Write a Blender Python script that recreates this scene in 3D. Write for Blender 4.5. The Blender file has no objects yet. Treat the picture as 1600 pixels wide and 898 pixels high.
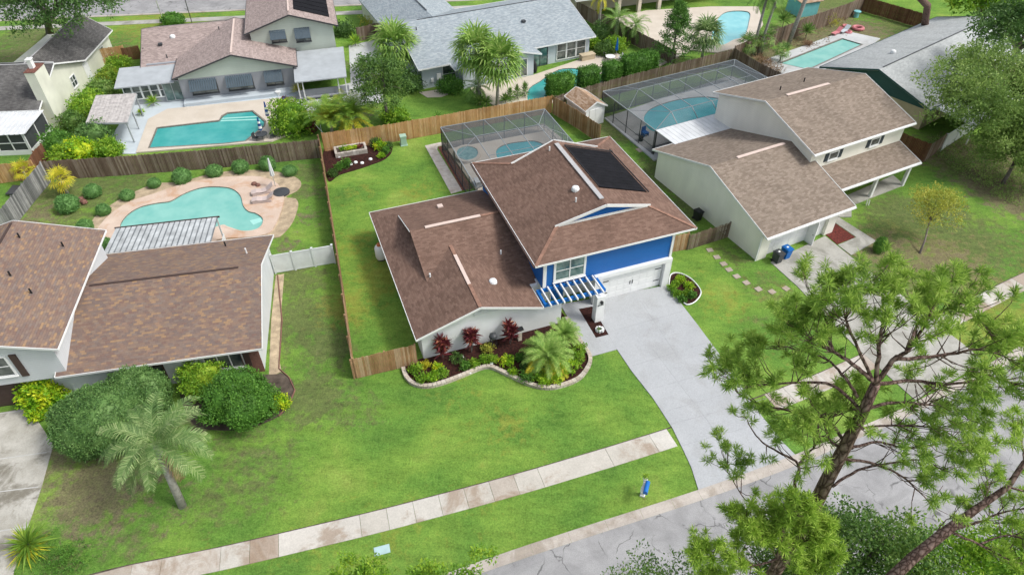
import bpy, math, random
import numpy as np
from mathutils import Vector, Matrix, noise
from mathutils.geometry import tessellate_polygon
R = math.radians
random.seed(7)
S = bpy.context.scene
COL = S.collection
# ---------------------------------------------------------------- camera, sky, sun, exposure
CAMH, PITCH, FOC = 35.0, R(41.65), 1067.0
cd = bpy.data.cameras.new('camera'); cam = bpy.data.objects.new('camera', cd); COL.objects.link(cam)
cam.location = (0, 0, CAMH); cam.rotation_euler = (math.pi/2 - PITCH, 0, 0)
cd.sensor_width = 36; cd.lens = 36*FOC/1600; cd.clip_start = .5; cd.clip_end = 2500
S.camera = cam
W = bpy.data.worlds.new('World'); S.world = W; W.use_nodes = True
SUN_EL, SUN_AZ = R(52), R(100)        # high soft sun from the right of the camera, through thin cloud
nt = W.node_tree; nt.nodes.clear()
sk = nt.nodes.new('ShaderNodeTexSky'); sk.sky_type = 'NISHITA'; sk.sun_disc = False
sk.sun_elevation = SUN_EL; sk.sun_rotation = SUN_AZ; sk.air_density = 1.0; sk.dust_density = 3.5; sk.ozone_density = 1.0
bg = nt.nodes.new('ShaderNodeBackground'); bg.inputs[1].default_value = .14
hs = nt.nodes.new('ShaderNodeHueSaturation'); hs.inputs['Saturation'].default_value = .45   # cloud cover greys the sky
wo = nt.nodes.new('ShaderNodeOutputWorld')
nt.links.new(sk.outputs[0], hs.inputs['Color']); nt.links.new(hs.outputs[0], bg.inputs[0]); nt.links.new(bg.outputs[0], wo.inputs[0])
sl = bpy.data.lights.new('sun', 'SUN'); sl.energy = 1.5; sl.angle = R(12); sl.color = (1, .97, .92)
so = bpy.data.objects.new('sun', sl); COL.objects.link(so)
sd = Vector((math.sin(SUN_AZ)*math.cos(SUN_EL), math.cos(SUN_AZ)*math.cos(SUN_EL), math.sin(SUN_EL)))
so.rotation_euler = sd.to_track_quat('Z', 'Y').to_euler()
S.view_settings.view_transform = 'Standard'; S.view_settings.look = 'None'
S.view_settings.exposure = .62; S.view_settings.gamma = 1
S.cycles.max_bounces = 6; S.cycles.transparent_max_bounces = 12

# ---------------------------------------------------------------- helpers: placing
_c, _s = math.cos(PITCH), math.sin(PITCH)
def at(px, py, z=0.0):
    """world point at height z seen at photo pixel px,py (survey of the photograph)"""
    u = (px-800)/FOC; v = -(py-449)/FOC
    r = (u, _c+v*_s, -_s+v*_c); t = (z-CAMH)/r[2]
    return Vector((r[0]*t, r[1]*t, z))
def g2(px, py, z=0): p = at(px, py, z); return (p.x, p.y)
def outline(pts): return [g2(*p) for p in pts]
def smooth(pts, n=5, closed=True):
    out = []; N = len(pts); rng = range(N) if closed else range(N-1)
    for i in rng:
        if closed: a, b, c, d = pts[i-1], pts[i], pts[(i+1) % N], pts[(i+2) % N]
        else: a, b, c, d = pts[max(i-1, 0)], pts[i], pts[i+1], pts[min(i+2, N-1)]
        for k in range(n):
            t = k/n
            out.append(tuple(.5*((2*b[j])+(-a[j]+c[j])*t+(2*a[j]-5*b[j]+4*c[j]-d[j])*t*t+(-a[j]+3*b[j]-3*c[j]+d[j])*t**3) for j in range(len(b))))
    if not closed: out.append(tuple(pts[-1]))
    return out
def area2(p): return sum(p[i-1][0]*p[i][1]-p[i][0]*p[i-1][1] for i in range(len(p)))

# ---------------------------------------------------------------- helpers: objects
def tag(o, label=None, cat=None, group=None, kind=None):
    if label: o['label'] = label
    if cat: o['category'] = cat
    if group: o['group'] = group
    if kind: o['kind'] = kind
    return o
def thing(name, label, cat, loc=(0, 0, 0), rz=0, group=None):
    o = bpy.data.objects.new(name, None); COL.objects.link(o); o.empty_display_size = .3
    o.location = loc; o.rotation_euler = (0, 0, rz)
    return tag(o, label, cat, group)
def copy_tree(o, parent=None, loc=None, rz=None, sc=None, label=None):
    c = o.copy(); COL.objects.link(c)
    if parent: c.parent = parent
    if loc is not None: c.location = loc
    if rz is not None: c.rotation_euler = (0, 0, rz)
    if sc is not None: c.scale = sc if hasattr(sc, '__len__') else (sc, sc, sc)
    if label: c['label'] = label
    for ch in [x for x in COL.objects if x.parent == o]: copy_tree(ch, c)
    return c
def finish(me, mats):
    for m in (mats if isinstance(mats, (list, tuple)) else [mats]): me.materials.append(m)
def auto_uv(me):
    n = len(me.loops)
    if n == 0: return
    uv = me.uv_layers.new(name='uv')
    out = np.zeros((n, 2), np.float32)
    V = np.zeros(len(me.vertices)*3, np.float32); me.vertices.foreach_get('co', V); V = V.reshape(-1, 3)
    L = np.zeros(n, np.int32); me.loops.foreach_get('vertex_index', L)
    NN = np.zeros(len(me.polygons)*3, np.float32); me.polygons.foreach_get('normal', NN); NN = NN.reshape(-1, 3)
    LT = np.zeros(len(me.polygons), np.int32); me.polygons.foreach_get('loop_total', LT)
    nn = np.repeat(NN, LT, axis=0)
    h = np.stack([-nn[:, 1], nn[:, 0], np.zeros(n)], 1); ln = np.linalg.norm(h, axis=1)
    flat = ln < .02; h[flat] = (1, 0, 0); ln[flat] = 1; h /= ln[:, None]
    s = np.cross(nn, h); P = V[L]
    out[:, 0] = (P*h).sum(1); out[:, 1] = (P*s).sum(1)
    uv.data.foreach_set('uv', out.ravel())
class MB:
    def __init__(s): s.v = []; s.f = []; s.m = []
    def add(s, vs, fs, mi=0):
        b = len(s.v); s.v += [tuple(x) for x in vs]; s.f += [tuple(b+i for i in f) for f in fs]; s.m += [mi]*len(fs); return s
    def box(s, a, b, mi=0):
        (x0, y0, z0), (x1, y1, z1) = a, b
        if x0 > x1: x0, x1 = x1, x0
        if y0 > y1: y0, y1 = y1, y0
        if z0 > z1: z0, z1 = z1, z0
        return s.add([(x0, y0, z0), (x1, y0, z0), (x1, y1, z0), (x0, y1, z0), (x0, y0, z1), (x1, y0, z1), (x1, y1, z1), (x0, y1, z1)],
                     [(3, 2, 1, 0), (4, 5, 6, 7), (0, 1, 5, 4), (1, 2, 6, 5), (2, 3, 7, 6), (3, 0, 4, 7)], mi)
    def obox(s, c, size, rz=0, mi=0, tilt=None):
        M = Matrix.Translation(Vector(c)) @ Matrix.Rotation(rz, 4, 'Z')
        if tilt: M = M @ tilt
        x, y, z = (q/2 for q in size)
        vs = [M @ Vector(p) for p in [(-x, -y, -z), (x, -y, -z), (x, y, -z), (-x, y, -z), (-x, -y, z), (x, -y, z), (x, y, z), (-x, y, z)]]
        return s.add(vs, [(3, 2, 1, 0), (4, 5, 6, 7), (0, 1, 5, 4), (1, 2, 6, 5), (2, 3, 7, 6), (3, 0, 4, 7)], mi)
    def bar(s, p, q, w, h=None, mi=0, up=(0, 0, 1)):
        p, q = Vector(p), Vector(q); h = h or w; d = (q-p)
        if d.length < 1e-6: return s
        d.normalize(); up = Vector(up)
        if abs(d.dot(up)) > .98: up = Vector((0, 1, 0))
        a = d.cross(up).normalized()*w/2; b = a.cross(d).normalized()*h/2
        vs = [p-a-b, p+a-b, p+a+b, p-a+b, q-a-b, q+a-b, q+a+b, q-a+b]
        return s.add(vs, [(0, 1, 2, 3), (7, 6, 5, 4), (0, 4, 5, 1), (1, 5, 6, 2), (2, 6, 7, 3), (3, 7, 4, 0)], mi)
    def slab(s, pts, t, mi=0):
        """planar 3D polygon (counter-clockwise from above) with thickness t downward"""
        n = len(pts); pts = [Vector(p) for p in pts]
        tris = tessellate_polygon([pts]); nrm = None
        top = pts; bot = [p-Vector((0, 0, t)) for p in pts]
        if area2([(p.x, p.y) for p in pts]) < 0: top = top[::-1]; bot = bot[::-1]
        fs = [tuple(range(n)), tuple(range(2*n-1, n-1, -1))]
        fs += [(i, n+i, n+(i+1) % n, (i+1) % n) for i in range(n)]
        return s.add(list(top)+list(bot), fs, mi)
    def prism(s, p2, z0, z1, mi=0, holes=()):
        """flat polygon with holes, from z0 up to z1"""
        loops = [list(p2)]+[list(h) for h in holes]
        if area2(loops[0]) < 0: loops[0] = loops[0][::-1]
        loops = [loops[0]]+[h if area2(h) < 0 else h[::-1] for h in loops[1:]]
        flat = [p for l in loops for p in l]; n = len(flat)
        if holes or len(p2) > 4:
            tris = [tuple(t) for t in tessellate_polygon([[Vector((x[0], x[1], 0)) for x in l] for l in loops])]
        else: tris = [tuple(range(n))]
        fs = []
        for t in tris:
            a = area2([flat[i] for i in t])
            if a < 0: t = t[::-1]
            fs.append(t); fs.append(tuple(n+i for i in t[::-1]))
        o = 0
        for l in loops:
            k = len(l)
            fs += [(n+o+i, n+o+(i+1) % k, o+(i+1) % k, o+i) for i in range(k)]; o += k
        return s.add([(x[0], x[1], z1) for x in flat]+[(x[0], x[1], z0) for x in flat], fs, mi)
    def tube(s, path, rad, n=8, mi=0, cap=True):
        path = [Vector(p) for p in path]; rad = rad if hasattr(rad, '__len__') else [rad]*len(path)
        base = len(s.v); vs = []; d0 = None
        for i, p in enumerate(path):
            d = (path[min(i+1, len(path)-1)]-path[max(i-1, 0)]).normalized()
            ref = Vector((0, 0, 1)) if abs(d.z) < .9 else Vector((1, 0, 0))
            if d0 is not None:
                a = (d0 - d*d0.dot(d))
                a = a.normalized() if a.length > 1e-4 else d.cross(ref).normalized()
            else: a = d.cross(ref).normalized()
            d0 = a; b = d.cross(a)
            for k in range(n):
                t = 2*math.pi*k/n; vs.append(p+(a*math.cos(t)+b*math.sin(t))*rad[i])
        fs = []
        for i in range(len(path)-1):
            for k in range(n): fs.append((i*n+k, i*n+(k+1) % n, (i+1)*n+(k+1) % n, (i+1)*n+k))
        if cap: fs += [tuple(range(n-1, -1, -1)), tuple((len(path)-1)*n+k for k in range(n))]
        return s.add(vs, fs, mi)
    def lathe(s, prof, c=(0, 0, 0), n=16, mi=0):
        vs = []; c = Vector(c)
        for r, z in prof:
            for k in range(n): t = 2*math.pi*k/n; vs.append(c+Vector((r*math.cos(t), r*math.sin(t), z)))
        fs = []
        for i in range(len(prof)-1):
            for k in range(n): fs.append((i*n+k, i*n+(k+1) % n, (i+1)*n+(k+1) % n, (i+1)*n+k))
        fs.append(tuple(range(n-1, -1, -1))); fs.append(tuple((len(prof)-1)*n+k for k in range(n)))
        return s.add(vs, fs, mi)
    def build(s, name, mat, parent=None, label=None, smooth_=False, off=None):
        me = bpy.data.meshes.new(name)
        v = s.v if off is None else [(a-off[0], b-off[1], c-off[2]) for a, b, c in s.v]
        me.from_pydata(v, [], s.f); finish(me, mat)
        if isinstance(mat, (list, tuple)): me.polygons.foreach_set('material_index', s.m)
        me.update(); auto_uv(me)
        if smooth_: me.polygons.foreach_set('use_smooth', [True]*len(me.polygons))
        o = bpy.data.objects.new(name, me); COL.objects.link(o)
        if parent: o.parent = parent
        if label: o['label'] = label
        return o
def one(name, mb, mat, label, cat, loc=(0, 0, 0), group=None, rz=0, smooth_=False):
    o = mb.build(name, mat, smooth_=smooth_); o.location = loc; o.rotation_euler = (0, 0, rz); return tag(o, label, cat, group)
def struct(name, mb, mat): return tag(mb.build(name, mat), kind='structure')

def quads(name, V, mat, parent=None, extra=None):
    """fast mesh from an (N,4,3) array; extra = (verts, faces) merged in"""
    V = np.asarray(V, np.float32).reshape(-1, 4, 3); N = len(V)
    me = bpy.data.meshes.new(name); nv = N*4
    co = V.reshape(-1, 3); loops = np.arange(nv, dtype=np.int32); starts = np.arange(0, nv, 4, dtype=np.int32)
    if extra is not None:
        ev = np.asarray(extra[0], np.float32); ef = np.asarray(extra[1], np.int32)
        co = np.concatenate([co, ev]); loops = np.concatenate([loops, (ef+nv).ravel()])
        starts = np.arange(0, len(loops), 4, dtype=np.int32)
    me.vertices.add(len(co)); me.vertices.foreach_set('co', co.ravel())
    me.loops.add(len(loops)); me.loops.foreach_set('vertex_index', loops)
    me.polygons.add(len(starts)); me.polygons.foreach_set('loop_start', starts)
    me.update(calc_edges=True); me.validate(); finish(me, mat)
    o = bpy.data.objects.new(name, me); COL.objects.link(o)
    if parent: o.parent = parent
    return o

# ---------------------------------------------------------------- materials
def new_mat(name):
    m = bpy.data.materials.new(name); m.use_nodes = True; t = m.node_tree
    return m, t, t.nodes['Principled BSDF'], t.nodes.new, t.links.new
def c4(c): return (c[0], c[1], c[2], 1)
def ramp(t, stops, interp='LINEAR'):
    r = t.nodes.new('ShaderNodeValToRGB'); e = r.color_ramp.elements; r.color_ramp.interpolation = interp
    while len(e) < len(stops): e.new(.5)
    for i, (p, c) in enumerate(stops): e[i].position = p; e[i].color = c4(c) if hasattr(c, '__len__') else (c, c, c, 1)
    return r
def nz(t, scale, detail=4, vec=None, rough=.55, dist=0):
    n = t.nodes.new('ShaderNodeTexNoise'); n.inputs['Scale'].default_value = scale; n.inputs['Detail'].default_value = detail
    n.inputs['Roughness'].default_value = rough; n.inputs['Distortion'].default_value = dist
    if vec is not None: t.links.new(vec, n.inputs['Vector'])
    return n
def mix(t, a, b, f, mode='MIX'):
    m = t.nodes.new('ShaderNodeMix'); m.data_type = 'RGBA'; m.blend_type = mode
    for sock, val in ((m.inputs[0], f), (m.inputs[6], a), (m.inputs[7], b)):
        if hasattr(val, 'is_linked') or hasattr(val, 'links'): t.links.new(val, sock)
        else: sock.default_value = val if not hasattr(val, '__len__') else c4(val)
    return m.outputs[2]
def mth(t, op, a, b=None, clamp=False):
    m = t.nodes.new('ShaderNodeMath'); m.operation = op; m.use_clamp = clamp
    for i, val in enumerate((a, b)):
        if val is None: continue
        if hasattr(val, 'links'): t.links.new(val, m.inputs[i])
        else: m.inputs[i].default_value = val
    return m.outputs[0]
def bump(t, h, dist=.02, strength=.5):
    b = t.nodes.new('ShaderNodeBump'); b.inputs['Distance'].default_value = dist; b.inputs['Strength'].default_value = strength
    t.links.new(h, b.inputs['Height']); t.links.new(b.outputs[0], t.nodes['Principled BSDF'].inputs['Normal'])
def pos(t): return t.nodes.new('ShaderNodeNewGeometry').outputs['Position']
def objc(t): return t.nodes.new('ShaderNodeTexCoord').outputs['Object']
def uvc(t): return t.nodes.new('ShaderNodeTexCoord').outputs['UV']
def scalev(t, v, s):
    m = t.nodes.new('ShaderNodeMapping'); t.links.new(v, m.inputs[0]); m.inputs['Scale'].default_value = s; return m.outputs[0]
def plain(name, col, rough=.6, var=.12, scale=2.0, dark=None, bmp=0, metal=0, spec=.3, fine=0):
    m, t, b, N, L = new_mat(name); p = pos(t)
    n1 = nz(t, scale, 5, p); d = dark or tuple(x*(1-var*2) for x in col)
    r = ramp(t, [(.3, d), (.7, tuple(min(1, x*(1+var*.4)) for x in col))]); L(n1.outputs[0], r.inputs[0]); c = r.outputs[0]
    if fine:
        n2 = nz(t, scale*14, 3, p); r2 = ramp(t, [(.3, 1-fine), (.7, 1.0)]); L(n2.outputs[0], r2.inputs[0]); c = mix(t, c, r2.outputs[0], 1.0, 'MULTIPLY')
    L(c, b.inputs['Base Color']); b.inputs['Roughness'].default_value = rough; b.inputs['Metallic'].default_value = metal
    b.inputs['Specular IOR Level'].default_value = spec
    if bmp: bump(t, nz(t, scale*20, 3, p).outputs[0], bmp, .6)
    return m
def shingle(name, stops, stain=(.6, 1.0), row=.145, tab=.32, streak=.75, rough=.9, stop_int='LINEAR'):
    """asphalt shingles: every tab gets its own tone, courses run across the slope"""
    m, t, b, N, L = new_mat(name); uv = uvc(t)
    s = N('ShaderNodeSeparateXYZ'); L(uv, s.inputs[0])
    ry = mth(t, 'DIVIDE', s.outputs[1], row); fy = mth(t, 'FLOOR', ry)
    off = mth(t, 'MULTIPLY', fy, .37); rx = mth(t, 'ADD', mth(t, 'DIVIDE', s.outputs[0], tab), off); fx = mth(t, 'FLOOR', rx)
    cb = N('ShaderNodeCombineXYZ'); L(fx, cb.inputs[0]); L(fy, cb.inputs[1])
    wn = N('ShaderNodeTexWhiteNoise'); wn.noise_dimensions = '2D'; L(cb.outputs[0], wn.inputs['Vector'])
    r = ramp(t, stops, stop_int); L(wn.outputs['Value'], r.inputs[0]); c = r.outputs[0]
    fr = mth(t, 'FRACT', ry); e = ramp(t, [(0, .62), (.16, 1.0)]); L(fr, e.inputs[0]); c = mix(t, c, e.outputs[0], .8, 'MULTIPLY')
    frx = mth(t, 'FRACT', rx); e2 = ramp(t, [(0, .7), (.08, 1.0)]); L(frx, e2.inputs[0]); c = mix(t, c, e2.outputs[0], .5, 'MULTIPLY')
    n1 = nz(t, .35, 5, scalev(t, uv, (1.6, .45, 1)), .6); r1 = ramp(t, [(.32, stain[0]), (.66, stain[1])]); L(n1.outputs[0], r1.inputs[0])
    c = mix(t, c, r1.outputs[0], streak, 'MULTIPLY')
    n2 = nz(t, 9, 3, pos(t)); r2 = ramp(t, [(.3, .8), (.7, 1.1)]); L(n2.outputs[0], r2.inputs[0]); c = mix(t, c, r2.outputs[0], .6, 'MULTIPLY')
    L(c, b.inputs['Base Color']); b.inputs['Roughness'].default_value = rough; b.inputs['Specular IOR Level'].default_value = .2
    bump(t, fr, .012, .7); return m
def siding(name, col, pitch=.2, dirt=.12, line=.72, rough=.6):
    m, t, b, N, L = new_mat(name); uv = uvc(t); s = N('ShaderNodeSeparateXYZ'); L(uv, s.inputs[0])
    fr = mth(t, 'FRACT', mth(t, 'DIVIDE', s.outputs[1], pitch)); e = ramp(t, [(0, line), (.12, 1.0), (1, .97)]); L(fr, e.inputs[0])
    n1 = nz(t, .7, 5, scalev(t, uv, (1, .35, 1))); r1 = ramp(t, [(.3, tuple(x*(1-dirt*1.6) for x in col)), (.65, col)]); L(n1.outputs[0], r1.inputs[0])
    L(mix(t, r1.outputs[0], e.outputs[0], 1.0, 'MULTIPLY'), b.inputs['Base Color']); b.inputs['Roughness'].default_value = rough
    bump(t, fr, .015, .5); return m
def boards(name, stops, rough=.85):
    m, t, b, N, L = new_mat(name); g = N('ShaderNodeNewGeometry')
    r = ramp(t, stops); L(g.outputs['Random Per Island'], r.inputs[0])
    n1 = nz(t, 3, 5, scalev(t, g.outputs['Position'], (6, 6, .8)), .6); r1 = ramp(t, [(.25, .62), (.7, 1.08)]); L(n1.outputs[0], r1.inputs[0])
    n2 = nz(t, .35, 4, g.outputs['Position']); r2 = ramp(t, [(.35, .72), (.65, 1.1)]); L(n2.outputs[0], r2.inputs[0])
    c = mix(t, mix(t, r.outputs[0], r1.outputs[0], 1.0, 'MULTIPLY'), r2.outputs[0], 1.0, 'MULTIPLY')
    L(c, b.inputs['Base Color']); b.inputs['Roughness'].default_value = rough; b.inputs['Specular IOR Level'].default_value = .15; return m
def leaf(name, stops, trans=.25, scale=.7, rough=.55, vary=.35):
    """leaves: each leaf its own green, plus patches of greener and yellower growth"""
    m, t, b, N, L = new_mat(name); g = N('ShaderNodeNewGeometry')
    n1 = nz(t, scale, 3, g.outputs['Position'])
    f = mth(t, 'ADD', mth(t, 'MULTIPLY', g.outputs['Random Per Island'], 1-vary), mth(t, 'MULTIPLY', mth(t, 'MULTIPLY', mth(t, 'SUBTRACT', n1.outputs[0], .3), 2.5), vary), True)
    stops = [(p_, tuple(min(.8, x*1.35) for x in c_)) for p_, c_ in stops]
    r = ramp(t, stops); L(f, r.inputs[0]); L(r.outputs[0], b.inputs['Base Color'])
    b.inputs['Roughness'].default_value = rough; b.inputs['Specular IOR Level'].default_value = .3
    if trans:
        tr = N('ShaderNodeBsdfTranslucent'); L(r.outputs[0], tr.inputs[0]); mx = N('ShaderNodeMixShader'); mx.inputs[0].default_value = trans
        L(b.outputs[0], mx.inputs[1]); L(tr.outputs[0], mx.inputs[2]); L(mx.outputs[0], t.nodes['Material Output'].inputs[0])
    return m
def concrete(name, lo, hi, stain=None, joint=None, rough=.8, island=False, amount=.5, az=0, scale=.5):
    m, t, b, N, L = new_mat(name); p = pos(t)
    n1 = nz(t, scale, 6, p, .62); r = ramp(t, [(.3, lo), (.68, hi)]); L(n1.outputs[0], r.inputs[0]); c = r.outputs[0]
    if island:
        g = N('ShaderNodeNewGeometry'); ri = ramp(t, island); L(g.outputs['Random Per Island'], ri.inputs[0]); c = mix(t, c, ri.outputs[0], .75)
        c = mix(t, c, mix(t, (.8, .8, .8), (1.12, 1.12, 1.12), n1.outputs[0]), 1.0, 'MULTIPLY')
    if stain:
        n2 = nz(t, scale*.9, 5, p, .65, .6); r2 = ramp(t, [(.5, 0.0), (.62, 1.0)]); L(n2.outputs[0], r2.inputs[0])
        c = mix(t, c, stain, mth(t, 'MULTIPLY', r2.outputs[0], amount))
    n3 = nz(t, 14, 3, p); r3 = ramp(t, [(.3, .86), (.7, 1.05)]); L(n3.outputs[0], r3.inputs[0]); c = mix(t, c, r3.outputs[0], 1.0, 'MULTIPLY')
    L(c, b.inputs['Base Color']); b.inputs['Roughness'].default_value = rough; b.inputs['Specular IOR Level'].default_value = .25
    bump(t, n3.outputs[0], .004, .4); return m
def water(name, deep, shallow, scale=.5):
    m, t, b, N, L = new_mat(name); p = pos(t)
    n1 = nz(t, scale, 3, p); r = ramp(t, [(.35, deep), (.65, shallow)]); L(n1.outputs[0], r.inputs[0]); L(r.outputs[0], b.inputs['Base Color'])
    b.inputs['Roughness'].default_value = .04; b.inputs['IOR'].default_value = 1.33
    bump(t, nz(t, 2.2, 4, p, .5, .4).outputs[0], .03, .5); return m
def screen_mat(name, col, alpha):
    m, t, b, N, L = new_mat(name); tr = N('ShaderNodeBsdfTransparent'); mx = N('ShaderNodeMixShader'); mx.inputs[0].default_value = alpha
    b.inputs['Base Color'].default_value = c4(col); b.inputs['Roughness'].default_value = .7
    L(tr.outputs[0], mx.inputs[1]); L(b.outputs[0], mx.inputs[2]); L(mx.outputs[0], t.nodes['Material Output'].inputs[0]); return m
def glass(name, col=(.03, .045, .045), curtain=(.2, .22, .2)):
    """window pane over a dim room with blinds"""
    m, t, b, N, L = new_mat(name); uv = uvc(t)
    n = nz(t, .9, 2, scalev(t, uv, (1, 1, 1))); r = ramp(t, [(.4, col), (.7, curtain)]); L(n.outputs[0], r.inputs[0]); L(r.outputs[0], b.inputs['Base Color'])
    b.inputs['Roughness'].default_value = .05; b.inputs['Specular IOR Level'].default_value = .8; return m

BR_ST = [(0, (.150, .092, .069)), (.5, (.180, .112, .085)), (1, (.215, .137, .105))]
M = dict(
 roof_brown=shingle('brown_shingle', BR_ST, (.68, 1.1), streak=.65),
 roof_multi=shingle('variegated_shingle', [(0, (.19, .122, .098)), (.25, (.17, .13, .115)), (.5, (.225, .15, .112)), (.75, (.20, .155, .132)), (.9, (.31, .20, .115)), (1, (.25, .165, .122))], (.88, 1.05), row=.15, tab=.30, streak=.5),
 roof_tan=shingle('tan_shingle', [(0, (.19, .15, .118)), (.5, (.235, .19, .15)), (1, (.29, .235, .19))], (.82, 1.05)),
 roof_blue=shingle('pale_blue_shingle', [(0, (.25, .29, .315)), (.5, (.30, .345, .37)), (1, (.37, .41, .43))], (.92, 1.04)),
 roof_pink=shingle('rose_grey_shingle', [(0, (.27, .215, .20)), (.5, (.33, .265, .245)), (1, (.40, .325, .30))], (.9, 1.04)),
 roof_dark=shingle('charcoal_shingle', [(0, (.085, .082, .08)), (.5, (.11, .107, .103)), (1, (.14, .135, .13))], (.6, 1.3), streak=.9),
 ribdark=plain('dark_seam_metal', (.20, .22, .23), .5, .2, 1.4),
 roof_grey=shingle('silver_grey_shingle', [(0, (.36, .38, .38)), (.5, (.41, .43, .43)), (1, (.46, .48, .48))], (.85, 1.08)),
 roof_shed=shingle('tan_shed_shingle', [(0, (.28, .17, .10)), (.5, (.38, .26, .17)), (1, (.48, .36, .27))], (.8, 1.1)),
 hipcap=plain('brown_hip_cap', (.29, .165, .118), .9, .2, 3),
 ridge_rust=plain('rust_ridge_cap', (.25, .12, .075), .9, .15), ridge_pale=plain('pale_ridge_vent', (.62, .50, .44), .6, .05), ridge_grey=plain('grey_ridge_vent', (.42, .42, .42), .6, .05),
 metal_grey=plain('grey_roof_sheet', (.40, .43, .45), .5, .08, 1.0),
 white=plain('white_paint', (.76, .77, .76), .5, .05, 1.2), offwhite=plain('offwhite_stucco', (.77, .79, .79), .7, .06, .8, bmp=.004),
 blue=siding('royal_blue_siding', (.004, .115, .40), .22, .06, .82), bluetrim=plain('royal_blue_paint', (.005, .12, .42), .5, .05),
 cream=siding('cream_siding', (.85, .83, .74), .2, .07, .85), whitesid=siding('white_lap_siding', (.62, .65, .67), .17, .07, .72),
 sage=siding('pale_green_siding', (.50, .56, .49), .22, .06, .85), greystucco=plain('grey_stucco', (.31, .325, .35), .8, .06, .7, bmp=.004),
 olive=plain('pale_olive_stucco', (.66, .67, .56), .8, .08, .6), palegrey=plain('pale_blue_grey_stucco', (.50, .56, .60), .8, .06, .7),
 tan=plain('tan_stucco', (.50, .42, .29), .8, .1, .6), teal=siding('dark_teal_siding', (.018, .075, .08), .25, .1, .8), beige=plain('beige_stucco', (.62, .56, .46), .8, .06, .6),
 brown=plain('dark_brown_paint', (.07, .045, .038), .6, .1), brick=plain('red_brown_brick', (.22, .11, .085), .85, .2, 6), black=plain('black_plastic', (.02, .021, .023), .45, .1), dkgrey=plain('dark_grey_plastic', (.055, .06, .065), .5, .1),
 shutter=plain('charcoal_shutter', (.05, .065, .075), .6, .1), awning=plain('slate_blue_awning', (.07, .10, .125), .6, .08),
 glass=glass('window_glass'), glassgreen=glass('green_tinted_glass', (.04, .09, .085), (.22, .33, .30)),
 metal_white=plain('white_aluminium_sheet', (.62, .64, .65), .45, .08, 1.0), corr=plain('weathered_corrugated_metal', (.52, .545, .55), .5, .2, 1.4), cagemetal=plain('screen_frame_aluminium', (.24, .265, .28), .4, .05), darkmetal=plain('bronze_aluminium', (.05, .055, .06), .4, .05), lightmetal=plain('grey_aluminium', (.36, .39, .40), .4, .05),
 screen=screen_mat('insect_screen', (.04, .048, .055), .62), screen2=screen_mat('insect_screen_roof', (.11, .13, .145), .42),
 solar=plain('solar_matting', (.012, .012, .015), .75, .2, 1.5, spec=.1), bluebin=plain('blue_bin_plastic', (.01, .13, .42), .4, .05),
 fence_new=boards('honey_cedar_boards', [(0, (.46, .25, .10)), (.5, (.56, .33, .15)), (1, (.64, .42, .22))]),
 fence_mid=boards('brown_cedar_boards', [(0, (.34, .19, .09)), (.5, (.45, .27, .145)), (1, (.54, .38, .24))]),
 fence_old=boards('grey_brown_boards', [(0, (.15, .105, .075)), (.5, (.21, .155, .115)), (1, (.30, .24, .19))]),
 fence_grey=boards('silver_weathered_boards', [(0, (.14, .145, .14)), (.5, (.24, .245, .24)), (1, (.38, .38, .37))]),
 fence_red=boards('red_brown_boards', [(0, (.15, .07, .04)), (.5, (.19, .09, .05)), (1, (.23, .115, .07))]),
 vinyl=plain('white_vinyl', (.66, .69, .68), .4, .07, 1.5),
 bark=plain('pine_bark', (.19, .125, .10), .95, .35, 5, bmp=.03), bark_grey=plain('grey_bark', (.20, .17, .15), .95, .25, 4, bmp=.02), palmbark=plain('palm_trunk', (.38, .36, .33), .95, .2, 5, bmp=.02),
 mulch=plain('red_mulch', (.075, .022, .016), .95, .45, 7, fine=.6, bmp=.03), mulch_red=plain('brick_red_mulch', (.20, .045, .035), .95, .3, 6, fine=.5, bmp=.02), gravelred=plain('red_lava_rock', (.28, .12, .09), .95, .3, 7, fine=.5, bmp=.02),
 flag=plain('golden_gravel', (.58, .46, .31), .9, .22, 1.6, fine=.35, bmp=.02), soil=plain('bare_soil', (.14, .11, .085), .95, .3, 2, fine=.4, bmp=.02),
 block=boards('cream_retaining_block', [(0, (.50, .43, .35)), (.5, (.58, .51, .43)), (1, (.66, .60, .52))]),
 orange=plain('orange_cap', (.55, .17, .06), .5, .1), navy=plain('navy_canvas', (.015, .07, .26), .8, .08), pinkgrey=plain('faded_lounger', (.52, .43, .40), .8, .08), green_box=plain('pale_green_box', (.33, .48, .38), .6, .05),
 lid=plain('pale_blue_lid', (.40, .55, .55), .7, .08), stonebox=boards('stacked_stone', [(0, (.42, .38, .33)), (.5, (.5, .46, .41)), (1, (.6, .57, .52))]),
)
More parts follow.
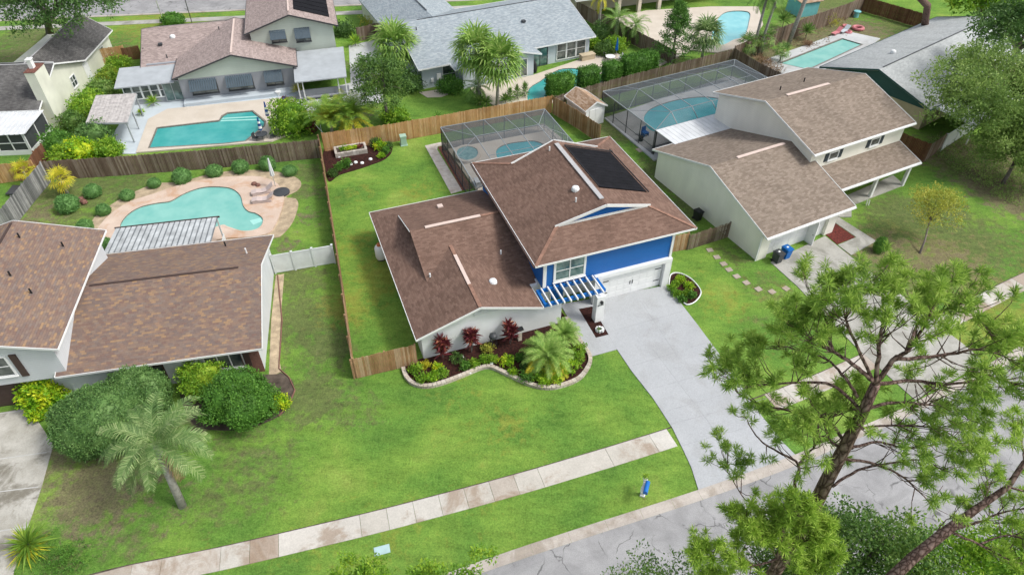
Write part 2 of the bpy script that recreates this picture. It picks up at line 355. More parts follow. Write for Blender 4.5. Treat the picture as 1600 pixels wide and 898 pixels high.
# lawns, leaves
def bark_mat(name, lo, hi, sc=7):
    m, t, b, N, L = new_mat(name); p = scalev(t, objc(t), (1, 1, .38))
    d = nz(t, sc*.5, 4, p, .6); dv = N('ShaderNodeVectorMath'); dv.operation = 'MULTIPLY_ADD'; L(d.outputs['Color'], dv.inputs[0]); dv.inputs[1].default_value = (.12, .12, .12); L(p, dv.inputs[2])
    vo = N('ShaderNodeTexVoronoi'); vo.feature = 'DISTANCE_TO_EDGE'; vo.inputs['Scale'].default_value = sc*1.4; L(dv.outputs[0], vo.inputs['Vector'])
    r = ramp(t, [(0, tuple(x*.35 for x in lo)), (.1, lo), (.35, hi)]); L(vo.outputs['Distance'], r.inputs[0])
    n = nz(t, sc*2.5, 4, objc(t)); rr_ = ramp(t, [(.3, .65), (.7, 1.25)]); L(n.outputs[0], rr_.inputs[0])
    L(mix(t, r.outputs[0], rr_.outputs[0], 1.0, 'MULTIPLY'), b.inputs['Base Color']); b.inputs['Roughness'].default_value = .95; b.inputs['Specular IOR Level'].default_value = .1
    bump(t, r.outputs[0], .05, .9); return m
M['bark'] = bark_mat('plated_pine_bark', (.15, .095, .08), (.27, .19, .165))
def grass_mat(name):
    m, t, b, N, L = new_mat(name); p = pos(t)
    big = nz(t, .16, 6, p, .6, .3); r = ramp(t, [(.30, (.078, .175, .034)), (.44, (.115, .242, .040)), (.57, (.175, .305, .050)), (.72, (.28, .365, .08))]); L(big.outputs[0], r.inputs[0]); c = r.outputs[0]
    at1 = N('ShaderNodeAttribute'); at1.attribute_name = 'lawn'; s = N('ShaderNodeSeparateColor'); L(at1.outputs['Color'], s.inputs[0])
    mid = nz(t, 1.3, 6, p, .7); fin = nz(t, 9, 4, p, .7); fin2 = nz(t, 34, 2, p, .6)
    # R: worn to thatch and soil   G: dull olive growth   B: yellowed turf
    def mask(ch, nn, k=1.0):
        v = mth(t, 'ADD', ch, mth(t, 'MULTIPLY', mth(t, 'SUBTRACT', nn, .5), 1.7)); rr = ramp(t, [(.42, 0.0), (.68, 1.0)]); L(v, rr.inputs[0])
        return mth(t, 'MULTIPLY', mth(t, 'MULTIPLY', rr.outputs[0], k), mth(t, 'MINIMUM', mth(t, 'MULTIPLY', ch, 6.0), 1.0))
    c = mix(t, c, mix(t, (.07, .105, .038), (.17, .175, .075), mid.outputs[0]), mask(s.outputs[1], mid.outputs[0], .85))
    c = mix(t, c, (.27, .27, .05), mask(s.outputs[2], mid.outputs[0], .6))
    soil = mix(t, (.12, .095, .07), (.27, .21, .14), fin.outputs[0])
    c = mix(t, c, soil, mask(s.outputs[0], mid.outputs[0], .85))
    mp = N('ShaderNodeMapping'); L(p, mp.inputs[0]); mp.inputs['Rotation'].default_value = (0, 0, R(18)); wv = N('ShaderNodeTexWave'); L(mp.outputs[0], wv.inputs['Vector']); wv.bands_direction = 'Y'; wv.inputs['Scale'].default_value = .42; wv.inputs['Distortion'].default_value = 1.6; wv.inputs['Detail'].default_value = 2
    rw = ramp(t, [(.35, .975), (.65, 1.02)]); L(wv.outputs['Fac'], rw.inputs[0]); c = mix(t, c, rw.outputs[0], 1.0, 'MULTIPLY')   # mower passes
    st = nz(t, 1.0, 3, scalev(t, p, (.5, 1.6, 1)), .5, .2); rs = ramp(t, [(.3, .86), (.7, 1.14)]); L(st.outputs[0], rs.inputs[0]); c = mix(t, c, rs.outputs[0], 1.0, 'MULTIPLY')
    m4 = nz(t, 3.2, 5, p, .75, .4); r4 = ramp(t, [(.28, .62), (.5, 1.0), (.74, 1.3)]); L(m4.outputs[0], r4.inputs[0]); c = mix(t, c, r4.outputs[0], .8, 'MULTIPLY')
    c = mix(t, c, mix(t, (.075, .15, .03), (.26, .34, .07), fin.outputs[0]), mth(t, 'MULTIPLY', mth(t, 'SUBTRACT', m4.outputs[0], .42, True), 1.3, True))
    r1 = ramp(t, [(.25, .5), (.75, 1.42)]); L(fin.outputs[0], r1.inputs[0]); c = mix(t, c, r1.outputs[0], .75, 'MULTIPLY')
    r2 = ramp(t, [(.25, .55), (.75, 1.4)]); L(fin2.outputs[0], r2.inputs[0]); c = mix(t, c, r2.outputs[0], .6, 'MULTIPLY')
    L(c, b.inputs['Base Color']); b.inputs['Roughness'].default_value = .95; b.inputs['Specular IOR Level'].default_value = .1
    bump(t, mth(t, 'ADD', fin.outputs[0], fin2.outputs[0]), .05, .8); return m
M['grass'] = grass_mat('lawn_grass')
def asphalt(name):
    m, t, b, N, L = new_mat(name); p = pos(t)
    n1 = nz(t, .3, 5, p, .6); r = ramp(t, [(.3, (.26, .26, .262)), (.7, (.37, .368, .365))]); L(n1.outputs[0], r.inputs[0]); c = r.outputs[0]
    f = nz(t, 22, 3, p, .7); r1 = ramp(t, [(.3, .78), (.7, 1.16)]); L(f.outputs[0], r1.inputs[0]); c = mix(t, c, r1.outputs[0], 1.0, 'MULTIPLY')
    d = nz(t, .8, 3, p); dv = N('ShaderNodeVectorMath'); dv.operation = 'MULTIPLY_ADD'; L(d.outputs['Color'], dv.inputs[0]); dv.inputs[1].default_value = (1.6, 1.6, 0); L(p, dv.inputs[2])
    vo = N('ShaderNodeTexVoronoi'); vo.feature = 'DISTANCE_TO_EDGE'; vo.inputs['Scale'].default_value = .42; L(dv.outputs[0], vo.inputs['Vector'])
    rc = ramp(t, [(.006, 1.0), (.016, 0.0)]); L(vo.outputs['Distance'], rc.inputs[0])
    br = nz(t, .5, 2, p); rb = ramp(t, [(.45, 0.0), (.55, 1.0)]); L(br.outputs[0], rb.inputs[0])
    c = mix(t, c, (.09, .09, .088), mth(t, 'MULTIPLY', mth(t, 'MULTIPLY', rc.outputs[0], rb.outputs[0]), .8))
    s5 = nz(t, .55, 5, p, .65, .8); r5 = ramp(t, [(.42, 1.0), (.6, .8)]); L(s5.outputs[0], r5.inputs[0]); c = mix(t, c, r5.outputs[0], 1.0, 'MULTIPLY')
    L(c, b.inputs['Base Color']); b.inputs['Roughness'].default_value = .9; bump(t, f.outputs[0], .006, .5); return m
M['asphalt'] = asphalt('worn_asphalt')
M['drive_new'] = concrete('painted_driveway', (.37, .385, .395), (.415, .43, .44), stain=(.32, .325, .32), amount=.45, rough=.75)
M['drive_old'] = concrete('old_concrete', (.30, .295, .26), (.44, .43, .39), stain=(.19, .185, .155), amount=.6)
M['drive_stain'] = concrete('stained_concrete', (.30, .285, .24), (.52, .505, .46), stain=(.17, .155, .12), amount=.85, scale=.55)
M['sidewalk'] = concrete('sidewalk_concrete', (.38, .36, .31), (.52, .49, .44), stain=(.27, .19, .125), amount=.65, island=[(0, (.60, .58, .53)), (.45, (.50, .47, .41)), (.62, (.34, .26, .20)), (.8, (.38, .30, .235)), (1, (.62, .60, .55))])
M['kerb'] = concrete('kerb_concrete', (.36, .32, .28), (.50, .46, .41), stain=(.22, .18, .13), amount=.5)
M['deck_pink'] = concrete('pink_stamped_deck', (.48, .36, .28), (.62, .50, .41), stain=(.48, .27, .15), amount=.6)
M['deck_cream'] = concrete('cream_pool_deck', (.52, .46, .38), (.60, .54, .46))
M['deck_grey'] = concrete('pale_pool_deck', (.44, .46, .46), (.56, .57, .57), stain=(.3, .3, .27), amount=.4)
M['paver'] = concrete('paver_path', (.44, .40, .36), (.62, .58, .53), stain=(.36, .28, .22), amount=.5, scale=1.5)
M['water_a'] = water('turquoise_pool_water', (.16, .42, .37), (.23, .49, .43)); M['water_b'] = water('aqua_pool_water', (.04, .30, .29), (.08, .36, .34)); M['water_c'] = water('blue_green_pool_water', (.03, .34, .40), (.06, .42, .47)); M['water_d'] = water('pale_blue_pool_water', (.18, .48, .52), (.26, .56, .58))
M['tile'] = plain('pool_edge_tile', (.22, .20, .17), .4, .2, 4)
LF = dict(
 pine=leaf('pine_needles', [(0, (.08, .165, .035)), (.5, (.23, .35, .055)), (1, (.44, .54, .13))], .4, .9),
 pine2=leaf('young_pine_needles', [(0, (.11, .20, .03)), (.5, (.25, .38, .05)), (1, (.44, .54, .11))], .4, .9),
 oak=leaf('oak_leaves', [(0, (.035, .085, .02)), (.5, (.075, .15, .03)), (1, (.17, .25, .05))], .25, .35, vary=.5),
 oaklight=leaf('light_oak_leaves', [(0, (.06, .12, .03)), (.45, (.15, .235, .055)), (1, (.30, .39, .11))], .3, .3, vary=.55),
 palmlight=leaf('fresh_palm_leaves', [(0, (.08, .17, .03)), (.5, (.17, .29, .05)), (1, (.34, .42, .13))], .3, .8),
 oakdark=leaf('dark_oak_leaves', [(0, (.03, .075, .02)), (.5, (.06, .125, .028)), (1, (.12, .2, .045))], .25, .4, vary=.5),
 lime=leaf('lime_leaves', [(0, (.05, .14, .012)), (.5, (.14, .27, .02)), (1, (.32, .42, .04))], .25, 1.0, vary=.45),
 shrub=leaf('clipped_shrub_leaves', [(0, (.035, .10, .015)), (.5, (.065, .165, .022)), (1, (.12, .25, .035))], .2, 1.5),
 box=leaf('pale_clipped_leaves', [(0, (.05, .13, .035)), (.5, (.085, .19, .05)), (1, (.15, .28, .085))], .2, 1.5),
 ball=leaf('olive_green_leaves', [(0, (.032, .085, .022)), (.5, (.078, .16, .04)), (1, (.17, .28, .085))], .2, 1.2),
 croton=leaf('yellow_croton_leaves', [(0, (.05, .15, .01)), (.4, (.14, .30, .012)), (.75, (.38, .44, .015)), (1, (.60, .56, .03))], .2, 1.1, vary=.6),
 yellow=leaf('yellow_leaves', [(0, (.12, .17, .03)), (.5, (.30, .32, .05)), (1, (.48, .42, .08))], .3, .9, vary=.6),
 palm=leaf('palm_leaves', [(0, (.055, .13, .025)), (.5, (.12, .22, .045)), (1, (.26, .34, .10))], .3, .8),
 palmgrey=leaf('grey_green_palm_leaves', [(0, (.05, .11, .03)), (.5, (.12, .20, .06)), (1, (.32, .38, .17))], .25, .8),
 palmyel=leaf('yellowing_palm_leaves', [(0, (.20, .26, .02)), (.5, (.42, .40, .03)), (1, (.62, .46, .04))], .3, .8),
 areca=leaf('areca_leaves', [(0, (.06, .15, .02)), (.5, (.16, .26, .03)), (1, (.42, .36, .04))], .3, .5, vary=.7),
 red=leaf('red_ti_leaves', [(0, (.05, .009, .014)), (.6, (.10, .018, .022)), (.8, (.30, .10, .06)), (1, (.55, .38, .18))], .2, 1.5),
 brown=leaf('dead_frond', [(0, (.12, .07, .04)), (.5, (.22, .14, .08)), (1, (.36, .26, .16))], .1, 1.0),
 cover=leaf('bright_ground_cover', [(0, (.07, .18, .012)), (.5, (.17, .32, .015)), (1, (.42, .50, .03))], .2, .9, vary=.6),
 cypress=leaf('cypress_foliage', [(0, (.03, .085, .018)), (.5, (.07, .165, .028)), (1, (.14, .27, .05))], .25, .8),
)
# ================================================================ GROUND
def make_ground():
    def axis(lo, hi, st, far):
        a = list(np.arange(lo, hi+1e-6, st)); k = st
        while a[-1] < far: k *= 1.5; a.append(a[-1]+k)
        k = st
        while a[0] > -far: k *= 1.5; a.insert(0, a[0]-k)
        return np.array(a)
    xs, ys = axis(-75, 80, .6, 900), axis(4, 125, .6, 900)
    X, Y = np.meshgrid(xs, ys); nx, ny = len(xs), len(ys)
    co = np.stack([X.ravel(), Y.ravel(), np.zeros(nx*ny)], 1)
    idx = np.arange(nx*ny).reshape(ny, nx)
    f = np.stack([idx[:-1, :-1], idx[:-1, 1:], idx[1:, 1:], idx[1:, :-1]], -1).reshape(-1)
    me = bpy.data.meshes.new('lawn'); me.vertices.add(nx*ny); me.vertices.foreach_set('co', co.astype(np.float32).ravel())
    me.loops.add(len(f)); me.loops.foreach_set('vertex_index', f.astype(np.int32)); st = np.arange(0, len(f), 4, dtype=np.int32)
    me.polygons.add(len(st)); me.polygons.foreach_set('loop_start', st); me.update(calc_edges=True); me.materials.append(M['grass'])
    C = np.zeros((nx*ny, 4), np.float32); C[:, 3] = 1
    blobs = [ # pixel x, y, radius m, worn, olive, yellow
     (150,765,3.4,.9,.5,0),(95,720,2.2,.7,.3,0),(215,800,2.5,.35,.5,0),(250,740,2.2,.5,.3,0),(330,640,2.0,.75,.2,0),(270,800,2.5,.45,.5,0),(160,820,2.5,.6,.5,0),(310,660,2.0,.7,.2,0),(120,800,2,.5,.4,0),(430,640,1.6,.25,.4,0),(480,560,1.3,.3,.5,0),(470,500,4,.2,.8,0),(490,620,3,.25,.85,0),(465,440,3,.2,.8,0),(400,740,4,.15,.6,0),(510,540,2.5,.2,.85,0),(380,700,3,.3,.6,0),(560,640,2.5,.15,.6,.3),(330,780,3,.2,.6,0),(200,840,3,.35,.6,0),(440,590,1.2,.6,0,0),
     (395,300,1.6,.6,.6,0),(480,340,2.2,.55,.5,0),(470,300,1.8,.35,.8,0),(440,385,2.4,.55,.5,0),(480,270,2.2,.2,.8,0),(495,300,1.6,.4,.6,0),
     (90,300,4,.35,.9,0),(55,340,3,.7,.5,0),(150,300,4,.1,.8,0),(210,285,3,.1,.7,0),(110,340,3,.25,.7,0),(130,270,3,.1,.8,0),
     (600,430,3.5,0,0,.75),(560,380,3,0,0,.6),(650,300,3.5,0,0,.55),(560,300,3,0,0,.5),(545,480,3,0,.0,.7),(610,520,2,.15,.3,.3),(720,610,3,0,0,.45),(790,660,2.4,0,.15,.6),(700,680,4,0,0,.35),(640,660,3,0,0,.3),(860,620,3,0,0,.3),(930,650,3,0,0,.3),(680,270,3,0,0,.3),(660,240,2.4,0,0,.3),
     (1150,400,3,0,.55,.3),(1200,450,3,.1,.6,.4),(1180,500,2,.25,.5,.3),(1130,470,3,0,.2,.6),(1100,430,3,0,.1,.4),(1200,540,4,.1,.35,.4),(1280,520,3,.3,.4,.2),(1170,560,3,.1,.2,.3),
     (1250,230,4,.3,.8,0),(1050,270,4,.25,.9,0),(980,200,4,.25,.9,0),(950,205,2.5,.35,.9,0),(1080,320,3,.2,.8,0),
     (1400,400,5,.65,.9,.6),(1470,410,5,.7,.8,.7),(1420,340,4,.35,1,.3),(1520,440,4,.45,.8,.6),(1400,370,4,.4,.9,.5),(1500,380,5,.4,.9,.4),(1440,440,4,.5,.8,.5),(1380,420,3,.3,.8,.3),(1480,330,3,.35,.8,0),(1530,370,5,.1,.7,.3),(1590,400,5,.1,.6,.4),
     (1500,260,4,.55,.9,0),(1560,290,4,.95,.8,0),(1590,310,4,.9,.8,0),(1530,240,4,.7,.8,0),(1470,250,3,.6,.8,0),(1580,250,5,.8,.8,0),(1490,235,4,.6,.9,0),
     (1330,50,6,.9,.4,0),(1260,60,6,.9,.4,0),(1200,90,4,.9,.4,0),(1290,30,5,.9,.5,0),(1370,45,4,.2,.8,.4),(1390,40,4,.2,.8,.4),(1300,10,6,.3,.9,0),
     (90,880,2,.3,.6,0),(60,55,6,.4,.9,0),(40,85,6,.5,.9,0),(250,35,9,0,.4,.7),(200,60,5,.1,.6,.2),(190,75,4,.4,.6,0),(930,70,5,.3,.8,0),(960,60,4,.3,.8,0),(560,180,4,.4,.6,0),(620,190,3,.2,.5,0),
     (560,100,4,.4,.6,0),(1050,100,4,.5,.6,0),(890,880,3,0,.3,.3),(1000,770,2,0,.35,.3),(600,840,5,0,.1,.45),(480,860,4,0,.1,.4),(760,790,4,0,0,.35),(870,740,4,0,0,.3),(330,880,3,0,.2,.4),
     (1560,500,5,0,.2,.7),(1480,520,5,0,.2,.6)]
    for px, py, r, a, b, c in blobs:
        p = at(px, py); w = np.exp(-((co[:, 0]-p.x)**2+(co[:, 1]-p.y)**2)/(r*r)*.8)
        for k, v in enumerate((a, b, c)): C[:, k] = np.maximum(C[:, k], w*v)
    at_ = me.color_attributes.new('lawn', 'FLOAT_COLOR', 'POINT'); at_.data.foreach_set('color', C.ravel())
    o = bpy.data.objects.new('lawn', me); COL.objects.link(o); tag(o, kind='structure')
make_ground()

def offset_line(pts, d):
    out = []
    for i, p in enumerate(pts):
        a = Vector(pts[max(i-1, 0)]); b = Vector(pts[min(i+1, len(pts)-1)]); t = (b-a).normalized()
        out.append((p[0]+t.y*d, p[1]-t.x*d))
    return out
kw = [(-60, -5.5), (-30, 6), (-12, 13.4), (-1, 17.7), (10.7, 21.7), (16.8, 24.0), (20.2, 25.5), (24.6, 27.4), (30, 30.1), (35.1, 32.8), (45, 38.5), (62, 49), (85, 64)]
kl = smooth(kw, 6, False)
def band(l, d0, d1): return offset_line(l, d0)+offset_line(l, d1)[::-1]
mb = MB(); mb.prism(band(kl, .62, 9.6), -.1, .006); struct('street', mb, M['asphalt'])
# kerb and gutter cast in lengths
kb = MB()
for i in range(len(kl)-1):
    a = [kl[i], (kl[i][0]+(kl[i+1][0]-kl[i][0])*.995, kl[i][1]+(kl[i+1][1]-kl[i][1])*.995)]
    o0, o1, o2, o3 = (offset_line(a, d) for d in (0, .2, .38, .62))
    P = lambda q, z: [(x[0], x[1], z) for x in q]
    A, B_, C_, D_ = P(o0, .07), P(o1, .065), P(o2, .015), P(o3, .012)
    G = P(o0, -.05)
    kb.add([G[0], G[1], A[0], A[1], B_[0], B_[1], C_[0], C_[1], D_[0], D_[1]], [(0, 1, 3, 2), (2, 3, 5, 4), (4, 5, 7, 6), (6, 7, 9, 8)])
struct('kerb', kb, M['kerb'])
# the street on the far side of the block
d = (Vector(g2(384, 17))-Vector(g2(134, 28))).normalized(); n_ = Vector((-d.y, d.x)); a0 = Vector(g2(134, 28))
def fs(s0, s1, o0, o1): return [tuple(a0+d*s0+n_*o0), tuple(a0+d*s1+n_*o0), tuple(a0+d*s1+n_*o1), tuple(a0+d*s0+n_*o1)]
mb = MB(); mb.prism(fs(-60, 130, .4, 10), -.1, .008); struct('far_street', mb, M['asphalt'])
mb = MB(); mb.prism(fs(-60, 130, 0, .45), -.1, .06); struct('far_kerb', mb, M['kerb'])
mb = MB(); mb.prism(fs(-60, 130, -3.4, -2.0), -.1, .03); struct('far_sidewalk', mb, M['drive_old'])
# sidewalk in slabs
sw_up = smooth([g2(*p) for p in [(60, 922), (180, 888), (330, 858), (500, 819), (620, 790), (830, 734), (1042, 670), (1196, 616), (1310, 570), (1420, 518), (1515, 468), (1575, 438), (1640, 408)]], 8, False)
sw_lo = offset_line(sw_up, 1.35)
sb = MB()
L_ = [0]
for i in range(1, len(sw_up)): L_.append(L_[-1]+(Vector(sw_up[i])-Vector(sw_up[i-1])).length)
def on(line, s):
    for i in range(1, len(line)):
        if L_[i] >= s: t = (s-L_[i-1])/(L_[i]-L_[i-1]); return (line[i-1][0]*(1-t)+line[i][0]*t, line[i-1][1]*(1-t)+line[i][1]*t)
    return line[-1]
eb_ = MB(); eb_.prism(offset_line(sw_up, -.07)+offset_line(sw_up, .02)[::-1], -.1, .012); struct('soil_edge', eb_, M['soil'])
s_ = 0; rs_ = random.Random(4)
dr0 = min(range(len(sw_up)), key=lambda i: abs(sw_up[i][0]-g2(1050, 672)[0])); dr1 = min(range(len(sw_up)), key=lambda i: abs(sw_up[i][0]-g2(1196, 616)[0]))
while s_ < L_[-1]-1.5:
    ln = rs_.choice((1.5, 1.5, 1.5, 3.0, 4.4)); e = s_+ln-.02
    if s_ < L_[dr0]-.02 < s_+ln: ln = L_[dr0]-s_-.02; e = s_+ln-.02
    if not (L_[dr0]-.2 < s_+ln/2 < L_[dr1]+.6): sb.prism([on(sw_up, s_), on(sw_up, e), on(sw_lo, e), on(sw_lo, s_)], -.1, .03+rs_.uniform(0, .012))
    s_ += ln
struct('sidewalk', sb, M['sidewalk'])
# driveway and front walk of the blue house
dw = outline([(875, 476), (1042, 446), (1090, 508), (1140, 575), (1190, 650), (1222, 690), (1243, 711), (1092, 768), (1088, 755), (1080, 730), (1066, 700), (1050, 668), (1020, 622), (987, 580), (964, 546), (924, 557), (899, 513), (885, 492)])
dw_mulch = outline([(904, 483), (925, 479), (951, 523), (931, 528)])
mb = MB(); mb.prism(dw, -.1, .045, holes=[dw_mulch]); struct('driveway', mb, M['drive_new'])
jb = MB()
for a, b in [((1003, 473), (1062, 562)), ((985, 572), (1104, 535)), ((1020, 545), (1108, 660)), ((1008, 610), (1150, 570)), ((1048, 662), (1198, 622)), ((1064, 696), (1222, 652)), ((1108, 660), (1160, 742)), ((951, 523), (964, 546)), ((953, 518), (1066, 486)), ((1040, 642), (1170, 605))]:
    p, q = at(*a, .047), at(*b, .047); jb.bar(p, q, .018, .004)
struct('driveway_joints', jb, plain('joint_shadow', (.36, .37, .38), .9))
mb = MB(); mb.prism(dw_mulch, -.1, .02); struct('column_mulch_bed', mb, M['mulch'])
# left driveway
mb = MB(); lj = [(-160, 660), (0, 645), (46, 637), (84, 695), (64, 765), (44, 823), (28, 872), (16, 915), (-160, 950)]
mb.prism(outline(lj), -.1, .04); struct('stained_driveway', mb, M['drive_stain'])
jb = MB()
for a, b in [((-60, 725), (73, 706)), ((-60, 775), (60, 760)), ((-60, 838), (46, 822)), ((-60, 652), (47, 640))]: jb.bar(at(*a, .042), at(*b, .042), .07, .004)
struct('driveway_seams', jb, plain('pale_seam', (.5, .5, .48), .9))
# right driveway, walk and bed
mb = MB(); mb.prism(outline([(1204, 410), (1289, 369), (1355, 422), (1420, 470), (1470, 510), (1540, 566), (1430, 625), (1340, 545), (1246, 448)]), -.1, .04); struct('neighbour_driveway', mb, M['drive_old'])
mb = MB(); mb.prism(outline([(1306, 337), (1369, 377), (1330, 399), (1309, 383), (1338, 371), (1303, 347)]), -.1, .042); struct('neighbour_walk', mb, M['drive_old'])
mb = MB(); mb.prism(outline([(1290, 367), (1303, 348), (1336, 371), (1308, 382)]), -.1, .035); struct('brick_red_mulch_bed', mb, M['mulch_red'])
mb = MB(); mb.prism(outline([(1270, 330), (1395, 275), (1412, 290), (1330, 322), (1330, 340), (1306, 340)]), -.1, .1); struct('porch_floor', mb, M['drive_old'])
# beds by the blue house
border = [(630, 574), (634, 588), (645, 600), (665, 605), (690, 600), (720, 589), (752, 576), (768, 575), (785, 582), (810, 594), (835, 604), (858, 607), (880, 603), (905, 592), (919, 574), (922, 560), (914, 545), (903, 530), (893, 512), (884, 497)]
bw = smooth([g2(*p) for p in border], 4, False)
bed = bw+[g2(872, 482), g2(860, 500), g2(654, 563), g2(640, 571)]
mb = MB(); mb.prism(bed, -.1, .12); struct('front_mulch_bed', mb, M['mulch'])
bb = MB(); acc = 0; bl = [Vector(p) for p in smooth(bw, 3, False)]; prev = bl[0]
for row in (0, 1):
    i = 0; s0 = (.12 if row else 0); last = None; L2 = [0]
    for k in range(1, len(bl)): L2.append(L2[-1]+(bl[k]-bl[k-1]).length)
    def onb(s):
        s = min(max(s, 0), L2[-1])
        for k in range(1, len(bl)):
            if L2[k] >= s: t = (s-L2[k-1])/max(1e-6, L2[k]-L2[k-1]); return bl[k-1].lerp(bl[k], t)
        return bl[-1]
    s = s0
    while s < L2[-1]-.3:
        a, b = onb(s), onb(s+.3); m_ = (a+b)/2; ang = math.atan2(b.y-a.y, b.x-a.x)
        bb.obox((m_.x, m_.y, .06+row*.13), (.275, .26, .115), ang); s += .3
one('retaining_border', bb, M['block'], 'low curving wall of cream blocks edging the front planting bed', 'garden edging')
# flower bed right of the garage
fb = smooth([g2(*p) for p in [(1045, 447), (1048, 430), (1062, 428), (1080, 437), (1093, 452), (1094, 462), (1085, 473), (1074, 477), (1068, 474)]], 4, False)
mb = MB(); mb.prism(fb+[g2(1060, 462)], -.1, .06); struct('side_flower_bed', mb, M['mulch'])
eb = MB()
eb.tube([(p[0], p[1], .09) for p in fb], .05, 6); one('stone_edging', eb, M['offwhite'], 'pale rounded edging around the flower bed right of the garage', 'garden edging')
# back corner bed
cb_ = smooth([g2(*p) for p in [(505, 238), (520, 230), (560, 222), (592, 219), (611, 222), (612, 238), (600, 250), (580, 258), (556, 266), (530, 274), (514, 284), (508, 262)]], 4)
mb = MB(); mb.prism(cb_, -.1, .05); struct('back_mulch_bed', mb, M['mulch'])
# paver path and gravel strip by the pool cage
mb = MB(); mb.prism(outline([(664, 228), (692, 222), (700, 226), (684, 229), (683, 234), (722, 298), (705, 303)]), -.1, .03); struct('paver_path', mb, M['paver'])
mb = MB(); mb.prism(outline([(684, 230), (698, 227), (738, 295), (722, 298)]), -.1, .02); struct('lava_gravel_strip', mb, M['gravelred'])
# gravel by the left house
mb = MB(); mb.prism(outline([(431, 430), (444, 428), (440, 480), (436, 560), (440, 580), (420, 590), (424, 500)]), -.1, .02); struct('side_gravel', mb, M['flag'])
mb = MB(); mb.prism(smooth(outline([(424, 585), (440, 583), (456, 594), (460, 612), (452, 632), (436, 650), (390, 668), (340, 672), (300, 660), (280, 600), (320, 585)]), 4), -.1, .03); struct('bush_bed', mb, M['soil'])
mb = MB(); mb.tube([(*g2(*p), .05) for p in [(434, 430), (441, 500), (436, 576), (452, 590), (461, 610), (452, 632), (436, 650)]], .05, 5); one('brick_edging', mb, M['brick'], 'thin dark edging curving around the bed beside the left brown-roofed house', 'garden edging')

# ---------------------------------------------------------------- pools
def pool(name, wat, deck, water_px, deck_px, mat_deck, label, zd=.14, cop=True, sm=4, smd=3, deck_name='pool_deck', steps=None):
    w = smooth(outline(water_px), sm) if sm else outline(water_px)
    if deck_px:
        dk = smooth(outline(deck_px), smd) if smd else outline(deck_px)
        mb = MB(); mb.prism(dk, -.1, zd, holes=[w]); struct(deck_name, mb, mat_deck)
    c = Vector((sum(p[0] for p in w)/len(w), sum(p[1] for p in w)/len(w), 0))
    r = thing('swimming_pool', label, 'swimming pool', c)
    mb = MB(); mb.prism([(p[0]-c.x, p[1]-c.y) for p in w], .0, .045); mb.build('water', wat, r)
    mb = MB(); N = len(w); ins = []
    sgn = 1 if area2(w) > 0 else -1
    for i in range(N):
        t = (Vector(w[(i+1) % N])-Vector(w[i-1])).normalized(); ins.append((w[i][0]-c.x-t.y*.22*sgn, w[i][1]-c.y+t.x*.22*sgn))
    out = [(p[0]-c.x, p[1]-c.y) for p in w]; rim = [(out[i][0]*1.0+(out[i][0]-ins[i][0])*.9, out[i][1]+(out[i][1]-ins[i][1])*.9) for i in range(N)]
    vs = []; fs_ = []
    for i in range(N): vs += [(out[i][0], out[i][1], .04), (out[i][0], out[i][1], zd+.015), (rim[i][0], rim[i][1], zd+.015), (rim[i][0], rim[i][1], zd-.05)]
    for i in range(N):
        a, b = i*4, ((i+1) % N)*4; fs_ += [(a, a+1, b+1, b), (a+1, a+2, b+2, b+1), (a+2, a+3, b+3, b+2)]
    if sgn > 0: fs_ = [f[::-1] for f in fs_]
    mb.add(vs, fs_); mb.build('coping', mat_deck if cop else M['tile'], r)
    # waterline tiles
    tb = MB(); vs = []; fs_ = []
    for i in range(N): vs += [(out[i][0]*.999, out[i][1]*.999, .046), (out[i][0]*.999, out[i][1]*.999, zd)]
    for i in range(N): a, b = i*2, ((i+1) % N)*2; fs_.append((a, a+1, b+1, b))
    tb.add(vs, fs_); tb.build('waterline_tiles', M['tile'], r)
    if steps:
        sbm = MB()
        for q in steps:
            pts = outline(q); sbm.prism([(p[0]-c.x, p[1]-c.y) for p in pts], .044, .05)
        sbm.build('step', plain('pale_step_'+str(len(label)), (.32, .62, .56), .3, .05), r)
    return r
pool('a', M['water_a'], 1, [(188.8,353.6),(200.5,337),(220.5,325),(247,319),(267,316),(287,305),(311,296),(334,293.5),(361,296),(376,307),(381,323.5),(389,332),(400,335),(411,343),(409,354),(398,361),(378,362.5),(357,356),(345,354),(300,372),(240,385),(195,370)],
     [(150,368),(160,350),(176,334),(205,316),(240,305),(280,291),(334,280),(395,277),(425,283),(440,296),(444,312),(440,330),(432,350),(420,366),(390,372),(340,376),(300,400),(200,420),(160,400)], M['deck_pink'],
     'free form turquoise pool with rounded bays set in pink stamped paving', steps=[[(390,345),(407,341),(411,346),(396,352)]])
mb = MB(); mb.prism(smooth(outline([(142,348),(174,320),(215,298),(245,287),(283,284),(334,271),(385,266),(425,268),(452,273),(470,284),(466,297),(447,308),(462,311),(466,322),(457,348),(440,368),(425,372),(380,378),(300,420),(170,420),(142,390)]), 4), -.1, .03); struct('flagstone_bed', mb, M['flag'])
pool('c', M['water_b'], 1, [(234,232.5),(246.5,202),(343,190.8),(349,183),(356,179),(394,175.5),(414,192),(412,199),(383,222),(350,225.6)],
     [(213,240),(232,188),(262,172),(462,152),(460,190),(470,205),(425,222)], M['deck_cream'], 'angular aqua pool behind the long dark fence, steps at its right end', sm=0, smd=0, cop=False, steps=[[(346,187),(405,183.5),(404,182),(349,185)],[(344,190.5),(408,188),(408,186.5),(346,188.5)]])
pool('e', M['water_b'], 1, [(829,163),(824,150),(829,138),(845,128),(857,119),(874,110.5),(890,108.5),(906,109.5),(925,114),(940,121),(939,131),(920,137),(900,141),(880,147),(860,160)],
     [(745,150),(735,140),(760,133),(830,120),(926,88),(965,85),(985,100),(960,128),(905,150),(850,166),(780,172)], M['deck_cream'], 'kidney shaped pool of the blue roofed house, half hidden by square hedges', smd=0)
